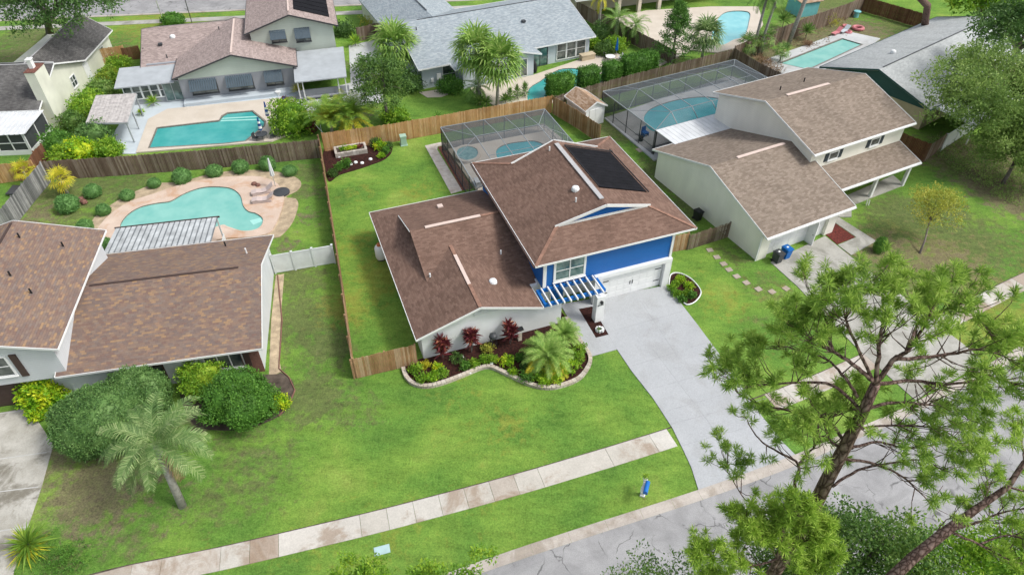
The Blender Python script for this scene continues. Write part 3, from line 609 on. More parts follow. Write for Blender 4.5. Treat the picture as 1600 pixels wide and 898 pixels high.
pool('f', M['water_a'], 1, [(1219,100.6),(1316.6,62.3),(1346,71),(1262,110)], [(1188,112),(1192,96),(1320,50),(1375,62),(1345,85),(1270,122)], M['deck_grey'], 'long rectangular green pool beside the grey roofed house', sm=0, smd=0, cop=False)
pool('g', M['water_d'], 1, [(1112,62),(1117,40),(1128,24),(1145,19),(1170,21),(1170,36),(1163,58),(1146,64),(1128,72)], [(1080,80),(1030,105),(1000,60),(960,30),(1010,18),(1110,12),(1185,12),(1192,40),(1170,72),(1120,84)], M['deck_cream'], 'pale blue pool at the top behind the palms', smd=0)
# pools inside the two screen cages
pool('m', M['water_c'], 1, [(775,240),(780,232),(795,226),(815,223),(835,222),(850,228),(852,238),(840,262),(800,262),(780,252)],
     [(693,226),(850,195),(905,240),(760,320),(745,300)], M['deck_cream'], 'rounded green pool under the dark screen cage behind the blue house', smd=0)
pool('r', M['water_c'], 1, [(1006,190),(1009,179),(1022,169),(1056,158),(1097,153),(1126,157),(1140,170),(1120,186),(1065,206),(1030,208),(1014,204)],
     [(944,186),(1140,120),(1230,150),(1130,215),(1022,252)], M['deck_grey'], 'teal oval pool inside the large screen cage of the cream house', smd=0)
w = smooth([g2(*p, .2) for p in [(714,240),(718,234),(731,231),(744,235),(747,243),(741,250),(727,253),(716,248)]], 4); c = Vector((sum(p[0] for p in w)/len(w), sum(p[1] for p in w)/len(w), 0))
r = thing('hot_tub', 'small round spa with pale rim at the left end of the dark screen cage', 'hot tub', c)
mb = MB(); mb.prism([((p[0]-c.x)*1.22, (p[1]-c.y)*1.22) for p in w], .1, .42, holes=[[((p[0]-c.x), (p[1]-c.y)) for p in w]]); mb.build('rim', M['deck_cream'], r)
mb = MB(); mb.prism([(p[0]-c.x, p[1]-c.y) for p in w], .15, .34); mb.build('water', water('spa_water', (.10, .26, .27), (.22, .40, .40), 4), r)

# ================================================================ BUILDINGS
def frame(px, py, az): p = at(px, py); return (p.x, p.y, 0), -R(az)
def house(name, label, px, py, az):
    loc, rz = frame(px, py, az); return thing(name, label, 'house', loc, rz)
def trim(mb, pts, w=.035, h=.15, dz=-.05, closed=False):
    for i in range(len(pts)-(0 if closed else 1)):
        a, b = Vector(pts[i]), Vector(pts[(i+1) % len(pts)]); mb.bar(a+Vector((0, 0, dz)), b+Vector((0, 0, dz)), w, h)
FACE = {'front': 0, 'right': math.pi/2, 'back': math.pi, 'left': -math.pi/2}
def fmat(u, v, z, facing): return Matrix.Translation((u, v, z)) @ Matrix.Rotation(FACE[facing], 4, 'Z')
def xf(mb, Mx): mb.v = [tuple(Mx @ Vector(p)) for p in mb.v]; return mb
def window(root, u, v, z, w, h, facing='front', cols=2, rows=2, fr=.09, mat_f='white', mat_g='glass', shutters=None, sill=True):
    """u,v,z = centre on the wall face; frame > pane, sill"""
    Mx = fmat(u, v, z, facing); f = MB(); t = .07
    f.box((-w/2-fr, -t, -h/2-fr), (w/2+fr, .02, -h/2)); f.box((-w/2-fr, -t, h/2), (w/2+fr, .02, h/2+fr))
    f.box((-w/2-fr, -t, -h/2), (-w/2, .02, h/2)); f.box((w/2, -t, -h/2), (w/2+fr, .02, h/2))
    for i in range(1, cols): x = -w/2+w*i/cols; f.box((x-.035, -t+.01, -h/2), (x+.035, 0, h/2))
    for i in range(1, rows): zz = -h/2+h*i/rows; f.box((-w/2, -t+.018, zz-.025), (w/2, -.002, zz+.025))
    fo = xf(f, Mx).build('window', M[mat_f], root)
    g = MB().box((-w/2+.003, -.025, -h/2+.003), (w/2-.003, .01, h/2-.003)); xf(g, Mx).build('pane', M[mat_g], fo)
    if sill: s = MB().box((-w/2-fr-.05, -t-.06, -h/2-fr-.05), (w/2+fr+.05, .01, -h/2-fr-.003)); xf(s, Mx).build('sill', M[mat_f], fo)
    if shutters:
        for sx in (-1, 1):
            s = MB(); x0 = sx*(w/2+fr+.24); s.box((x0-.2, -.05, -h/2-fr), (x0+.2, .01, h/2+fr))
            for k in range(7): zz = -h/2+h*(k+.5)/7; s.box((x0-.15, -.065, zz-.03), (x0+.15, -.045, zz+.03))
            xf(s, Mx).build('shutter', M[shutters], root)
    return fo
def door(root, u, v, w, h, facing, mat='white', z0=0, glassy=False):
    Mx = fmat(u, v, z0, facing); d_ = MB().box((-w/2, -.05, 0), (w/2, .02, h))
    for a, b in ((-.32, -.04), (.04, .32)):
        for c, e in ((.15, .45), (.52, .9)): d_.box((a*w, -.062, c*h), (b*w, -.045, e*h))
    do = xf(d_, Mx).build('door', M[mat], root)
    f = MB().box((-w/2-.1, -.06, 0), (-w/2-.004, .02, h+.1)).box((w/2+.004, -.06, 0), (w/2+.1, .02, h+.1)).box((-w/2-.003, -.06, h+.004), (w/2+.003, .02, h+.1)); xf(f, Mx).build('door_frame', M['white'], do)
    k = MB().lathe([(.03, 0), (.035, .03), (.02, .06)], n=8); k.v = [(x+w*.4, -.06-z, y+1.0) for x, y, z in k.v]; xf(k, Mx).build('handle', M['black'], do)
    return do
def garage_door(root, u, v, w, h, mat='white', facing='front', hardware=False, z0=.01):
    Mx = fmat(u, v, z0, facing); g = MB()
    for i in range(4):
        z = h*i/4; g.box((-w/2, -.04, z), (w/2, .03, z+h/4-.012))
        n = 8
        for k in range(n): x = -w/2+w*(k+.5)/n; g.box((x-w/n*.4, -.052, z+.09), (x+w/n*.4, -.038, z+h/4-.09))
    go = xf(g, Mx).build('garage_door', M[mat], root)
    if hardware:
        for sx in (-1, 1):
            b_ = MB()
            b_.box((sx*.1-.02, -.085, h*.5-.2), (sx*.1+.02, -.053, h*.5+.16)); xf(b_, Mx).build('handle', M['black'], go)
            for zz in (.28, .78): s = MB(); s.box((sx*w/2-sx*.55, -.075, h*zz-.03), (sx*w/2-sx*.05, -.054, h*zz+.03)); xf(s, Mx).build('strap_hinge', M['black'], go)
    return go
def vent(root, u, v, z, kind='turtle', mat='offwhite'):
    m = MB()
    if kind == 'pipe': m.tube([(u, v, z-.1), (u, v, z+.38)], .06, 8)
    elif kind == 'box': m.obox((u, v, z+.12), (.42, .42, .22))
    else: m.lathe([(.3, -.06), (.3, .1), (.25, .22), (.12, .28), (.02, .29)], (u, v, z), 12)
    return m.build('roof_vent' if kind != 'pipe' else 'vent_pipe', M[mat], root)

# ---- the blue house
H1 = house('two_storey_house', 'royal blue and white two storey house with brown shingle roofs in the middle', 1042.7, 446.4, -20.3)
s_ = .333
lo = MB(); lo.prism([(-19.62, -.95), (-11.3, -.95), (-11.3, .9), (-10.5, .9), (-10.5, 1.6), (-10.5, 13.4), (-19.62, 13.4)], 0, 2.58)
lo.add([(-19.3, -.95, 2.57), (-11.35, -.95, 2.57), (-15.5, -.95, 3.92), (-19.3, -.75, 2.57), (-11.35, -.75, 2.57), (-15.5, -.75, 3.92)], [(0, 1, 2), (5, 4, 3), (0, 3, 4, 1), (1, 4, 5, 2), (2, 5, 3, 0)])
lo.add([(-17.6, 3.6, 3.2), (-17.6, 11.4, 3.2), (-17.6, 7.5, 4.52), (-17.4, 3.6, 3.2), (-17.4, 11.4, 3.2), (-17.4, 7.5, 4.52)], [(0, 2, 1), (3, 4, 5), (0, 1, 4, 3), (1, 2, 5, 4), (2, 0, 3, 5)])
lo.box((-11.3, -.95, 0), (-9.4, -.78, 2.1))
lo.build('wall', M['offwhite'], H1)
# gable louvre and blue frieze on the street gable
gb = MB(); gb.box((-15.9, -1.0, 2.95), (-14.0, -.94, 3.35)); 
for k in range(5): gb.box((-15.85, -1.03, 3.0+k*.065), (-14.05, -.99, 3.03+k*.065))
gb.build('gable_louvre', M['offwhite'], H1)
fb_ = MB()
for a, b in (((-18.9, 2.62), (-15.9, 3.66)), ((-14.0, 3.37), (-12.2, 2.74)), ((-12.2, 2.74), (-11.5, 2.5))): fb_.bar((a[0], -.985, a[1]), (b[0], -.985, b[1]), .05, .12)
fb_.build('frieze_trim', M['bluetrim'], H1)
up = MB(); up.prism([(-10.42, .3), (-.05, .3), (-.05, 13.6), (-10.42, 13.6)], 2.72, 5.16); up.build('upper_wall', M['blue'], H1)
gw = MB(); gw.prism([(-6.25, .38), (-.12, .38), (-.12, 13.55), (-10.4, 13.55), (-10.4, 1.7), (-6.25, 1.7)], 0, 2.7)
gw.box((-.55, 0, 0), (.0, .37, 2.45)); gw.box((-6.35, .02, 0), (-5.72, .37, 2.45)); gw.box((-6.35, -.0, 2.42), (.01, .37, 2.74)); gw.build('garage_wall', M['white'], H1)
garage_door(H1, -3.14, .33, 5.0, 2.3, hardware=True)
wt = MB(); wt.box((-.2, .22, 2.75), (.0, .3-.003, 5.1)); wt.box((-.045, .22, 2.75), (.0, .6, 5.1)); wt.box((-10.4, .22, 2.75), (-10.15, .297, 5.1)); wt.build('corner_trim', M['white'], H1)
window(H1, -8.35, .3, 3.98, 2.15, 1.6, cols=2, rows=2, fr=.17, mat_g='glassgreen')
ed = door(H1, -8.6, 1.68, 1.0, 2.1, 'front', 'bluetrim')
ew = MB(); ew.box((-10.55, .9, 0), (-10.45, 1.7, 2.7)); ew.build('entry_wall', M['white'], H1)
# upper roof: Dutch gable hips at both ends
zr = 5.2+6.25*s_; E = 5.2; u0, u1, v0, v1, um = -11.1, 1.5, -.05, 14.1, -4.85; g0, g1 = 2.6, 11.5; zg = E+2.65*s_; gl, gr = u0+2.65, u1-2.65
roof = MB()
roof.slab([(u0, v0, E), (gl, g0, zg), (um-.0, g0-.35, zr), (um, g1+.35, zr), (gl, g1, zg), (u0, v1, E)], .16)
roof.slab([(u1, v0, E), (u1, v1, E), (gr, g1, zg), (um, g1+.35, zr), (um, g0-.35, zr), (gr, g0, zg)], .16)
roof.slab([(u0, v0, E), (u1, v0, E), (gr, g0, zg), (gl, g0, zg)], .16)
roof.slab([(u0, v1, E), (gl, g1, zg), (gr, g1, zg), (u1, v1, E)], .16)
ro = roof.build('upper_roof', M['roof_brown'], H1)
for vv, sg in ((g0, -1), (g1, 1)):
    gt = MB(); gt.add([(gl, vv, zg-.05), (gr, vv, zg-.05), (um, vv, zr-.17)], [(0, 1, 2) if sg < 0 else (2, 1, 0)]); gt.build('gable_face', M['bluetrim'], ro)
rk = MB()
for vv, o in ((g0-.33, -.06), (g1+.33, .06)):
    for uu in (gl-.15, gr+.15): rk.bar((uu, vv+(.3 if o < 0 else -.3), zg-.02), (um, vv+o, zr-.06), .06, .22)
trim(rk, [(u0-.03, v0-.03, E), (u1+.03, v0-.03, E), (u1+.03, v1+.03, E), (u0-.03, v1+.03, E)], closed=True)
rk.bar((gl+.3, g0-.06, zg+.06), (gr-.3, g0-.06, zg+.06), .05, .2)
rk.build('fascia', M['white'], ro)
gu = MB(); gu.bar((u0-.12, v0, E-.05), (u0-.12, v1, E-.05), .12, .1); gu.build('gutter', M['brown'], ro)
rc = MB(); rc.bar((um, 3.0, zr+.03), (um, 11.3, zr+.03), .34, .06); rc.build('ridge_vent', M['ridge_grey'], ro)
for a, b in (((u0, v0, E), (gl, g0, zg)), ((u1, v0, E), (gr, g0, zg)), ((u0, v1, E), (gl, g1, zg)), ((u1, v1, E), (gr, g1, zg))): hc = MB(); hc.bar(Vector(a)+Vector((0, 0, .012)), Vector(b)+Vector((0, 0, .012)), .24, .03); hc.build('hip_cap', M['hipcap'], ro)
vent(ro, -5.9, 5.2, E+5.2*s_+.02, mat='offwhite'); vent(ro, -6.4, 4.0, E+4.6*s_, 'pipe'); vent(ro, -5.6, 10.9, zr-.28, 'pipe')
sp = MB(); sa = (u1-.0)
def rz_(u): return E+(u1-u)*s_+.09
for k in range(14):
    a = 4.6+k*.445; sp.add([(-4.2, a, rz_(-4.2)), (-.15, a-.0, rz_(-.15)), (-.15, a+.425, rz_(-.15)), (-4.2, a+.425, rz_(-4.2)), (-4.2, a, rz_(-4.2)-.06), (-.15, a, rz_(-.15)-.06), (-.15, a+.425, rz_(-.15)-.06), (-4.2, a+.425, rz_(-4.2)-.06)], [(0, 1, 2, 3), (0, 4, 5, 1), (1, 5, 6, 2), (2, 6, 7, 3), (3, 7, 4, 0)])
so_ = sp.build('solar_panel', M['solar'], ro)
hp = MB(); hp.tube([(-4.3, 10.9, rz_(-4.3)+.04), (.1, 10.9, rz_(.1)+.04)], .05, 6); hp.tube([(-.02, 4.5, rz_(-.02)+.04), (-.02, 11.2, rz_(-.02)+.04)], .05, 6); hp.tube([(-4.3, 4.6, rz_(-4.3)+.04), (-4.3, 10.9, rz_(-4.3)+.04)], .05, 6)
hp.build('manifold_pipe', M['black'], so_)
# lower roof
zw, zc, e2 = 2.6+4.45*s_, 2.6+6.35*s_, 2.6; ul = -20.05; vf = -1.45; ur = -11.05; uc = -15.55
lr = MB()
lr.slab([(ul, vf, e2), (uc, vf, zw), (uc, 5.6, zw), (-17.8, 3.4, 3.35), (-17.8, 11.6, 3.35), (ul, 13.85, e2)], .16)
lr.slab([(uc, vf, zw), (ur, vf, e2), (ur, 1.15, e2), (uc, 5.6, zw)], .16)
lr.slab([(-18.05, 3.1, 3.26), (-17.8, 3.4, 3.35), (uc, 5.6, zw), (ur, 1.15, e2), (-10.43, 1.15, e2), (-10.43, 7.5, zc), (-18.05, 7.5, zc)], .16)
lr.slab([(-18.05, 7.5, zc), (-10.43, 7.5, zc), (-10.43, 13.85, e2), (ul, 13.85, e2), (-17.8, 11.6, 3.35), (-18.05, 11.75, 3.3)], .16)
lo_ = lr.build('lower_roof', M['roof_brown'], H1)
tr_ = MB(); trim(tr_, [(ul-.03, 13.88, e2), (ul-.03, vf-.03, e2), (uc, vf-.03, zw), (ur+.03, vf-.03, e2), (ur+.03, .9, e2)]); trim(tr_, [(-10.8, 13.88, e2), (ul, 13.88, e2)])
trim(tr_, [(-18.09, 7.5, zc), (-18.09, 11.7, 3.3)], h=.1); tr_.build('fascia', M['white'], lo_)
rv = MB(); rv.bar((-16.9, 7.5, zc+.03), (-12.6, 7.5, zc+.03), .28, .05); rv.build('ridge_vent', M['ridge_pale'], lo_)
rv = MB(); rv.bar((uc, 1.0, zw+.02), (uc, 4.4, zw+.02), .24, .04); rv.build('ridge_vent', M['ridge_pale'], lo_)
for a, b in (((uc, -1.4, zw), (uc, 1.0, zw)), ((uc, 4.4, zw), (uc, 5.6, zw)), ((-12.6, 7.5, zc), (-10.9, 7.5, zc))): rv = MB(); rv.bar(Vector(a)+Vector((0, 0, .012)), Vector(b)+Vector((0, 0, .012)), .24, .03); rv.build('ridge_cap', M['hipcap'], lo_)
vent(lo_, -13.75, 1.3, 3.45); vent(lo_, -14.7, 11.5, 3.33, 'box', 'ridge_pale'); vent(lo_, -12.2, 4.0, 3.5, 'pipe'); vent(lo_, -17.7, 3.5, 3.3, 'pipe')
# pergola over the entry
pg = thing('pergola', 'small pergola of white slats on a royal blue frame over the front entry', 'pergola', H1.location, H1.rotation_euler.z)
fr = MB(); fr.box((-10.9, -1.35, 2.45), (-6.2, -1.17, 2.72)); fr.box((-10.9, .1, 2.45), (-6.2, .26, 2.72)); fr.box((-10.9, -1.167, 2.45), (-10.72, .097, 2.7)); fr.box((-6.38, -1.167, 2.45), (-6.2, .097, 2.7)); fr.build('frame', M['bluetrim'], pg)
for k in range(9): sl_ = MB(); x = -10.55+k*.5; sl_.box((x-.045, -1.75, 2.73), (x+.045, .2, 2.88)); sl_.build('slat', M['white'], pg)
co_ = MB(); co_.box((-7.02, -1.75, 0), (-6.38, -1.2, 2.44)); co = co_.build('column', M['white'], pg)
nb = MB()
for k in range(4): nb.box((-6.93+k*.12, -1.765, 1.62), (-6.85+k*.12, -1.751, 1.72))
nb.build('house_number', M['black'], co)
lt = MB(); lt.lathe([(.1, -.08), (.13, 0), (.1, .08)], (-6.68, -1.84, 1.98), 10); lt.box((-6.73, -1.8, 1.9), (-6.63, -1.751, 2.1)); lt.build('wall_lamp', M['black'], co)

# ---- generic screen cage
def cage(name, label, loc, rz, u0, u1, v0, v1, h, k, zk, bays, open_side, mat='darkmetal', flat_front=False, inset_u=2.3, inset_v=3.6, rail=.06, front=True):
    r = thing(name, label, 'screen enclosure', loc, rz); f = MB(); d_ = MB()
    ku0, ku1 = u0+inset_u, u1-inset_u; kv1 = v1-inset_v; kv0 = v0 if flat_front else v0+k
    B = lambda mb, a, b, w=rail: mb.bar(a, b, w, w)
    per = [(u0, v0), (u1, v0), (u1, v1), (u0, v1)]
    for i in range(4):
        a, b = per[i], per[(i+1) % 4]
        if i == 0 and not front: continue
        B(f, (*a, h), (*b, h), rail*1.15); B(d_, (*a, .9), (*b, .9), rail*.6); B(d_, (*a, .08), (*b, .08), rail)
        n = max(2, int(round(math.dist(a, b)/2.2)))
        for j in range(n+1):
            x = a[0]+(b[0]-a[0])*j/n; y = a[1]+(b[1]-a[1])*j/n; p_ = MB(); p_.bar((x, y, 0), (x, y, h), rail, rail, up=(0, 1, 0)); p_.build('post', M[mat], r)
    us = [ku0+(ku1-ku0)*j/(bays) for j in range(bays+1)]
    for u in us:
        B(f, (u, v1, h), (u, kv1, zk)); B(f, (u, kv1, zk), (u, kv0, zk))
        if not flat_front: B(f, (u, kv0, zk), (u, v0, h))
    B(f, (ku0, kv1, zk), (ku1, kv1, zk), rail*.8); B(f, (ku0, kv0, zk), (ku1, kv0, zk), rail*.8); mv = (kv1+kv0)/2; B(f, (ku0, mv, zk), (ku1, mv, zk), rail*.6)
    for (cu, ku) in ((u0, ku0), (u1, ku1)):
        B(f, (cu, v1, h), (ku, kv1, zk), rail*.8)
        B(f, (cu, (v0+v1)/2, h), (ku, kv1, zk), rail*.5); B(f, (cu, (v0+v1)/2, h), (ku, kv0, zk), rail*.5)
        B(f, (cu, v0, h), (ku, kv0, zk), rail*.8)
    f.build('roof_frame', M['cagemetal'], r); d_.build('rail', M[mat], r)
    s = MB(); e = .01
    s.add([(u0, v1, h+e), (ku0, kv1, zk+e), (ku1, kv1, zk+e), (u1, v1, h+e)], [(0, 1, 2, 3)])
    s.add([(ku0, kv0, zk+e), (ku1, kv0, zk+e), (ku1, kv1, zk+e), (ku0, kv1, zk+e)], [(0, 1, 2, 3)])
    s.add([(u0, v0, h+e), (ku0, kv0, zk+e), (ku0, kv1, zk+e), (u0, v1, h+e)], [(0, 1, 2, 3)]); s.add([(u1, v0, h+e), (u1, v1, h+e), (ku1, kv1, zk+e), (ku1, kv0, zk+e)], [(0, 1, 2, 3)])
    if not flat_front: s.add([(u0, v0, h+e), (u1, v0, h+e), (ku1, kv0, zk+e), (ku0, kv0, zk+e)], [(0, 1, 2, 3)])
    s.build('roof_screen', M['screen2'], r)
    w_ = MB()
    for i in range(4):
        if i == 0 and not front: continue
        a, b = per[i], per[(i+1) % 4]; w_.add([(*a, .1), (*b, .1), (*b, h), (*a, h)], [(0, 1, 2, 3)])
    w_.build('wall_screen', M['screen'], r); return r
cage('pool_cage', 'dark screened pool cage attached behind the blue house', H1.location, H1.rotation_euler.z, -10.75, .15, 14.15, 25.5, 2.6, 0, 3.3, 3, None, flat_front=True, front=False, inset_u=2.3, inset_v=4.0)

# ---- cream house on the right
H2 = house('two_storey_house', 'cream two storey house with tan shingle roofs and front porch, right of the blue house', 1181.8, 407.5, -27)
b2 = MB(); b2.prism([(.3, .35), (8.3, .35), (8.3, 13.7), (.3, 13.7)], 0, 2.7)
b2.box((.0, 0, 0), (.95, .6, 2.6)); b2.box((7.35, 0, 0), (8.3, .349, 2.6)); b2.box((.951, 0, 2.3), (7.349, .345, 2.6))
for uu in (.02,): b2.add([(uu, .0, 2.6), (uu, 14.0, 2.6), (uu, 7.3, 4.95), (.35, .0, 2.6), (.35, 14.0, 2.6), (.35, 7.3, 4.95)], [(0, 2, 1), (3, 4, 5), (0, 1, 4, 3), (1, 2, 5, 4), (2, 0, 3, 5)])
b2.box((.02, .3, 0), (.298, 13.9, 2.598)); b2.build('wall', M['cream'], H2)
b3 = MB(); b3.prism([(8.7, 4.55), (20.1, 4.55), (20.1, 16.6), (8.7, 16.6)], 0, 5.3)
for uu, w_ in ((8.7, .2), (20.1, -.2)): b3.add([(uu, 4.6, 5.29), (uu, 16.5, 5.29), (uu, 10.8, 7.2), (uu+w_, 4.6, 5.29), (uu+w_, 16.5, 5.29), (uu+w_, 10.8, 7.2)], [(0, 2, 1), (3, 4, 5), (0, 1, 4, 3), (1, 2, 5, 4), (2, 0, 3, 5)])
b3.build('upper_wall', M['cream'], H2)
garage_door(H2, 4.15, .32, 6.3, 2.2)
door(H2, 5.45, .0, .95, 2.15, 'left')
def gable(root, name, mat, u0, u1, v0, v1, ze, zr, along='u', t=.16, ridge=None, trimmat='white', hang=True):
    g = MB()
    if along == 'u':
        m_ = (v0+v1)/2; g.slab([(u0, v0, ze), (u1, v0, ze), (u1, m_, zr), (u0, m_, zr)], t); g.slab([(u0, m_, zr), (u1, m_, zr), (u1, v1, ze), (u0, v1, ze)], t)
        ring = [(u0-.03, v0-.03, ze), (u1+.03, v0-.03, ze), (u1+.03, m_, zr), (u1+.03, v1+.03, ze), (u0-.03, v1+.03, ze), (u0-.03, m_, zr)]; rr = ((u0, m_, zr), (u1, m_, zr))
    else:
        m_ = (u0+u1)/2; g.slab([(u0, v0, ze), (m_, v0, zr), (m_, v1, zr), (u0, v1, ze)], t); g.slab([(m_, v0, zr), (u1, v0, ze), (u1, v1, ze), (m_, v1, zr)], t)
        ring = [(u0-.03, v0-.03, ze), (m_, v0-.03, zr), (u1+.03, v0-.03, ze), (u1+.03, v1+.03, ze), (m_, v1+.03, zr), (u0-.03, v1+.03, ze)]; rr = ((m_, v0, zr), (m_, v1, zr))
    o = g.build(name, M[mat], root); tb = MB(); trim(tb, ring, closed=True); tb.build('fascia', M[trimmat], o)
    if ridge:
        a, b = Vector(rr[0]), Vector(rr[1]); q = MB(); q.bar(a.lerp(b, ridge[0])+Vector((0, 0, .03)), a.lerp(b, ridge[1])+Vector((0, 0, .03)), ridge[3] if len(ridge) > 3 else .3, .05); q.build('ridge_vent', M[ridge[2]], o)
    return o
g1_ = gable(H2, 'garage_roof', 'roof_tan', -.2, 9.3, -.5, 14.5, 2.7, 5.05, 'u', ridge=(.3, .85, 'ridge_pale'))
g2_ = gable(H2, 'upper_roof', 'roof_tan', 8.35, 20.6, 4.1, 17.1, 5.35, 7.3, 'u', ridge=(.2, .62, 'ridge_pale'))
pr = MB(); pr.slab([(9.31, 1.9, 2.62), (20.1, 1.9, 2.62), (20.1, 4.56, 3.42), (9.31, 4.56, 3.42)], .14); po = pr.build('porch_roof', M['roof_tan'], H2)
q = MB(); trim(q, [(9.2, 1.87, 2.62), (20.13, 1.87, 2.62), (20.13, 4.56, 3.42)]); q.build('fascia', M['white'], po)
for uu in (10.6, 15.4, 19.6): q = MB(); q.box((uu-.13, 2.2, 0), (uu+.13, 2.46, 2.5)); q.build('porch_column', M['white'], H2)
window(H2, 11.45, 4.55, 4.22, 1.0, .62, cols=1, rows=1, shutters='shutter'); window(H2, 16.5, 4.55, 4.25, 1.0, .62, cols=1, rows=1, shutters='shutter')
for k in range(4): window(H2, 12.9+k*.85, 4.55, 1.35, .62, 1.1, cols=1, rows=2)
door(H2, 10.3, 4.55, 1.0, 2.1, 'front')
gd = MB(); gd.bar((-.25, -.6, 2.62), (9.3, -.6, 2.62), .13, .12); gd.bar((8.3, 4.0, 5.27), (20.6, 4.0, 5.27), .13, .12); gd.bar((9.2, 1.78, 2.54), (20.1, 1.78, 2.54), .13, .12)
gd.bar((-.08, .05, 0), (-.08, .05, 2.5), .1, .08); gd.build('gutter', M['white'], H2)
vent(g2_, 12, 12.5, 6.7, 'pipe', 'black'); vent(g2_, 15.5, 13, 6.6, 'pipe', 'black')
cage('pool_cage', 'large pale framed screen cage over the teal oval pool', H2.location, H2.rotation_euler.z, 2.15, 19.9, 17.3, 26.6, 2.7, 1.2, 3.5, 5, None, inset_u=2.6, inset_v=2.6)
pc = thing('patio_cover', 'flat white sheet metal patio cover beside the large screen cage', 'patio cover', H2.location, H2.rotation_euler.z)
q = MB(); 
for k in range(15): q.box((2.1+k*.53, 14.0, 2.72+.0), (2.1+k*.53+.5, 17.2, 2.79)); q.box((2.1+k*.53+.5, 14.0, 2.70), (2.1+k*.53+.53, 17.25, 2.76))
q.build('roof_panel', M['metal_white'], pc)
for uu in (2.2, 6, 9.9): q = MB(); q.box((uu-.05, 17.1, 0), (uu+.05, 17.2, 2.7)); q.build('post', M['darkmetal'], pc)

# ---- brown roofed house on the left
H3 = house('brown_roofed_house', 'white sided house with large mottled brown and orange shingle roofs at the left edge', 417, 584, -11.3)
b = MB(); b.prism([(-11.9, .35), (-.15, .35), (-.15, 11.6), (-11.9, 11.6)], 0, 2.6)
for uu, w_ in ((-.15, -.2),): b.add([(uu, .4, 2.59), (uu, 11.6, 2.59), (uu, 6.0, 4.45), (uu+w_, .4, 2.59), (uu+w_, 11.6, 2.59), (uu+w_, 6.0, 4.45)], [(1, 2, 0), (5, 4, 3), (0, 3, 4, 1), (1, 4, 5, 2), (2, 5, 3, 0)])
b.build('wall', M['whitesid'], H3)
b = MB(); b.box((-1.3, .29, 0), (-.12, .347, 2.5)); b.build('brick_veneer', M['brick'], H3)
window(H3, -2.4, .35, 1.4, 2.3, 1.2, cols=3, rows=1); window(H3, -7.3, .35, 1.2, 2.2, 1.3, cols=2, rows=1, mat_f='brown')
b = MB(); b.box((-1.15, .22, .75), (-.75, .287, 2.05)); b.build('shutter', M['brown'], H3)
b = MB(); b.prism([(-21.6, .55), (-11.5, .55), (-11.5, 11.3), (-21.6, 11.3)], 0, 2.3); b.prism([(-21.6, .1), (-11.5, .1), (-11.5, 11.3), (-21.6, 11.3)], 2.302, 4.95)
b.add([(-21.4, .1, 4.94), (-11.7, .1, 4.94), (-16.5, .1, 6.3), (-21.4, .4, 4.94), (-11.7, .4, 4.94), (-16.5, .4, 6.3)], [(0, 1, 2), (5, 4, 3), (0, 3, 4, 1), (1, 4, 5, 2), (2, 5, 3, 0)]); b.build('upper_wall', M['whitesid'], H3)
garage_door(H3, -17.0, .53, 5.2, 2.15, 'brown')
window(H3, -15.0, .1, 3.85, 1.5, 1.5, cols=1, rows=2); 
b = MB(); b.box((-13.95, .02, 2.85), (-13.55, .09, 4.75)); b.build('shutter', M['brown'], H3)
g3 = gable(H3, 'roof', 'roof_multi', -12.1, .3, -.2, 12.1, 2.65, 4.7, 'u')
q = MB(); q.bar((-10.8, 5.93, 4.71), (-1.2, 5.93, 4.71), .16, .05); q.build('ridge_cap', M['brown'], g3)
vent(g3, -1.1, 8.6, 3.9, 'pipe', 'white'); vent(g3, -3.0, 10.8, 3.1, 'pipe', 'black')
g4 = gable(H3, 'upper_roof', 'roof_multi', -22, -11, -.25, 11.8, 5.0, 6.65, 'v')
q = MB(); q.bar((-16.5, .2, 6.66), (-16.5, 11.5, 6.66), .16, .05); q.build('ridge_cap', M['brown'], g4)
for a in ((-13, 9.5), (-13.5, 4.5), (-15, 6), (-15.6, 10)): vent(g4, a[0], a[1], 5.0+(-11-a[0])*.3, 'pipe', 'black')
pc = thing('patio_cover', 'slanting patio cover of weathered ribbed metal between the brown roof and the free form pool', 'patio cover', H3.location, H3.rotation_euler.z)
q = MB()
for k in range(19):
    x = -12.1+k*.41; q.slab([(x, 12.15, 2.72), (x+.3, 12.15, 2.72), (x+.3, 15.8, 2.42), (x, 15.8, 2.42)], .04); q.slab([(x+.31, 12.15, 2.71), (x+.40, 12.15, 2.71), (x+.40, 15.8, 2.41), (x+.31, 15.8, 2.41)], .04, 1)
q.build('roof_sheet', [M['corr'], M['ribdark']], pc)
q = MB(); q.bar((-12.2, 15.86, 2.4), (-4.2, 15.86, 2.4), .08, .14); q.build('end_beam', M['brown'], pc)
for uu in (-12, -8.1, -4.4): q = MB(); q.box((uu-.05, 15.6, 0), (uu+.05, 15.7, 2.36)); q.build('post', M['metal_white'], pc)
ls = MB(); ls.box((-4.3, 12.2, .02), (-4.24, 15.6, .9)); ls.build('side_panel', M['metal_white'], pc)

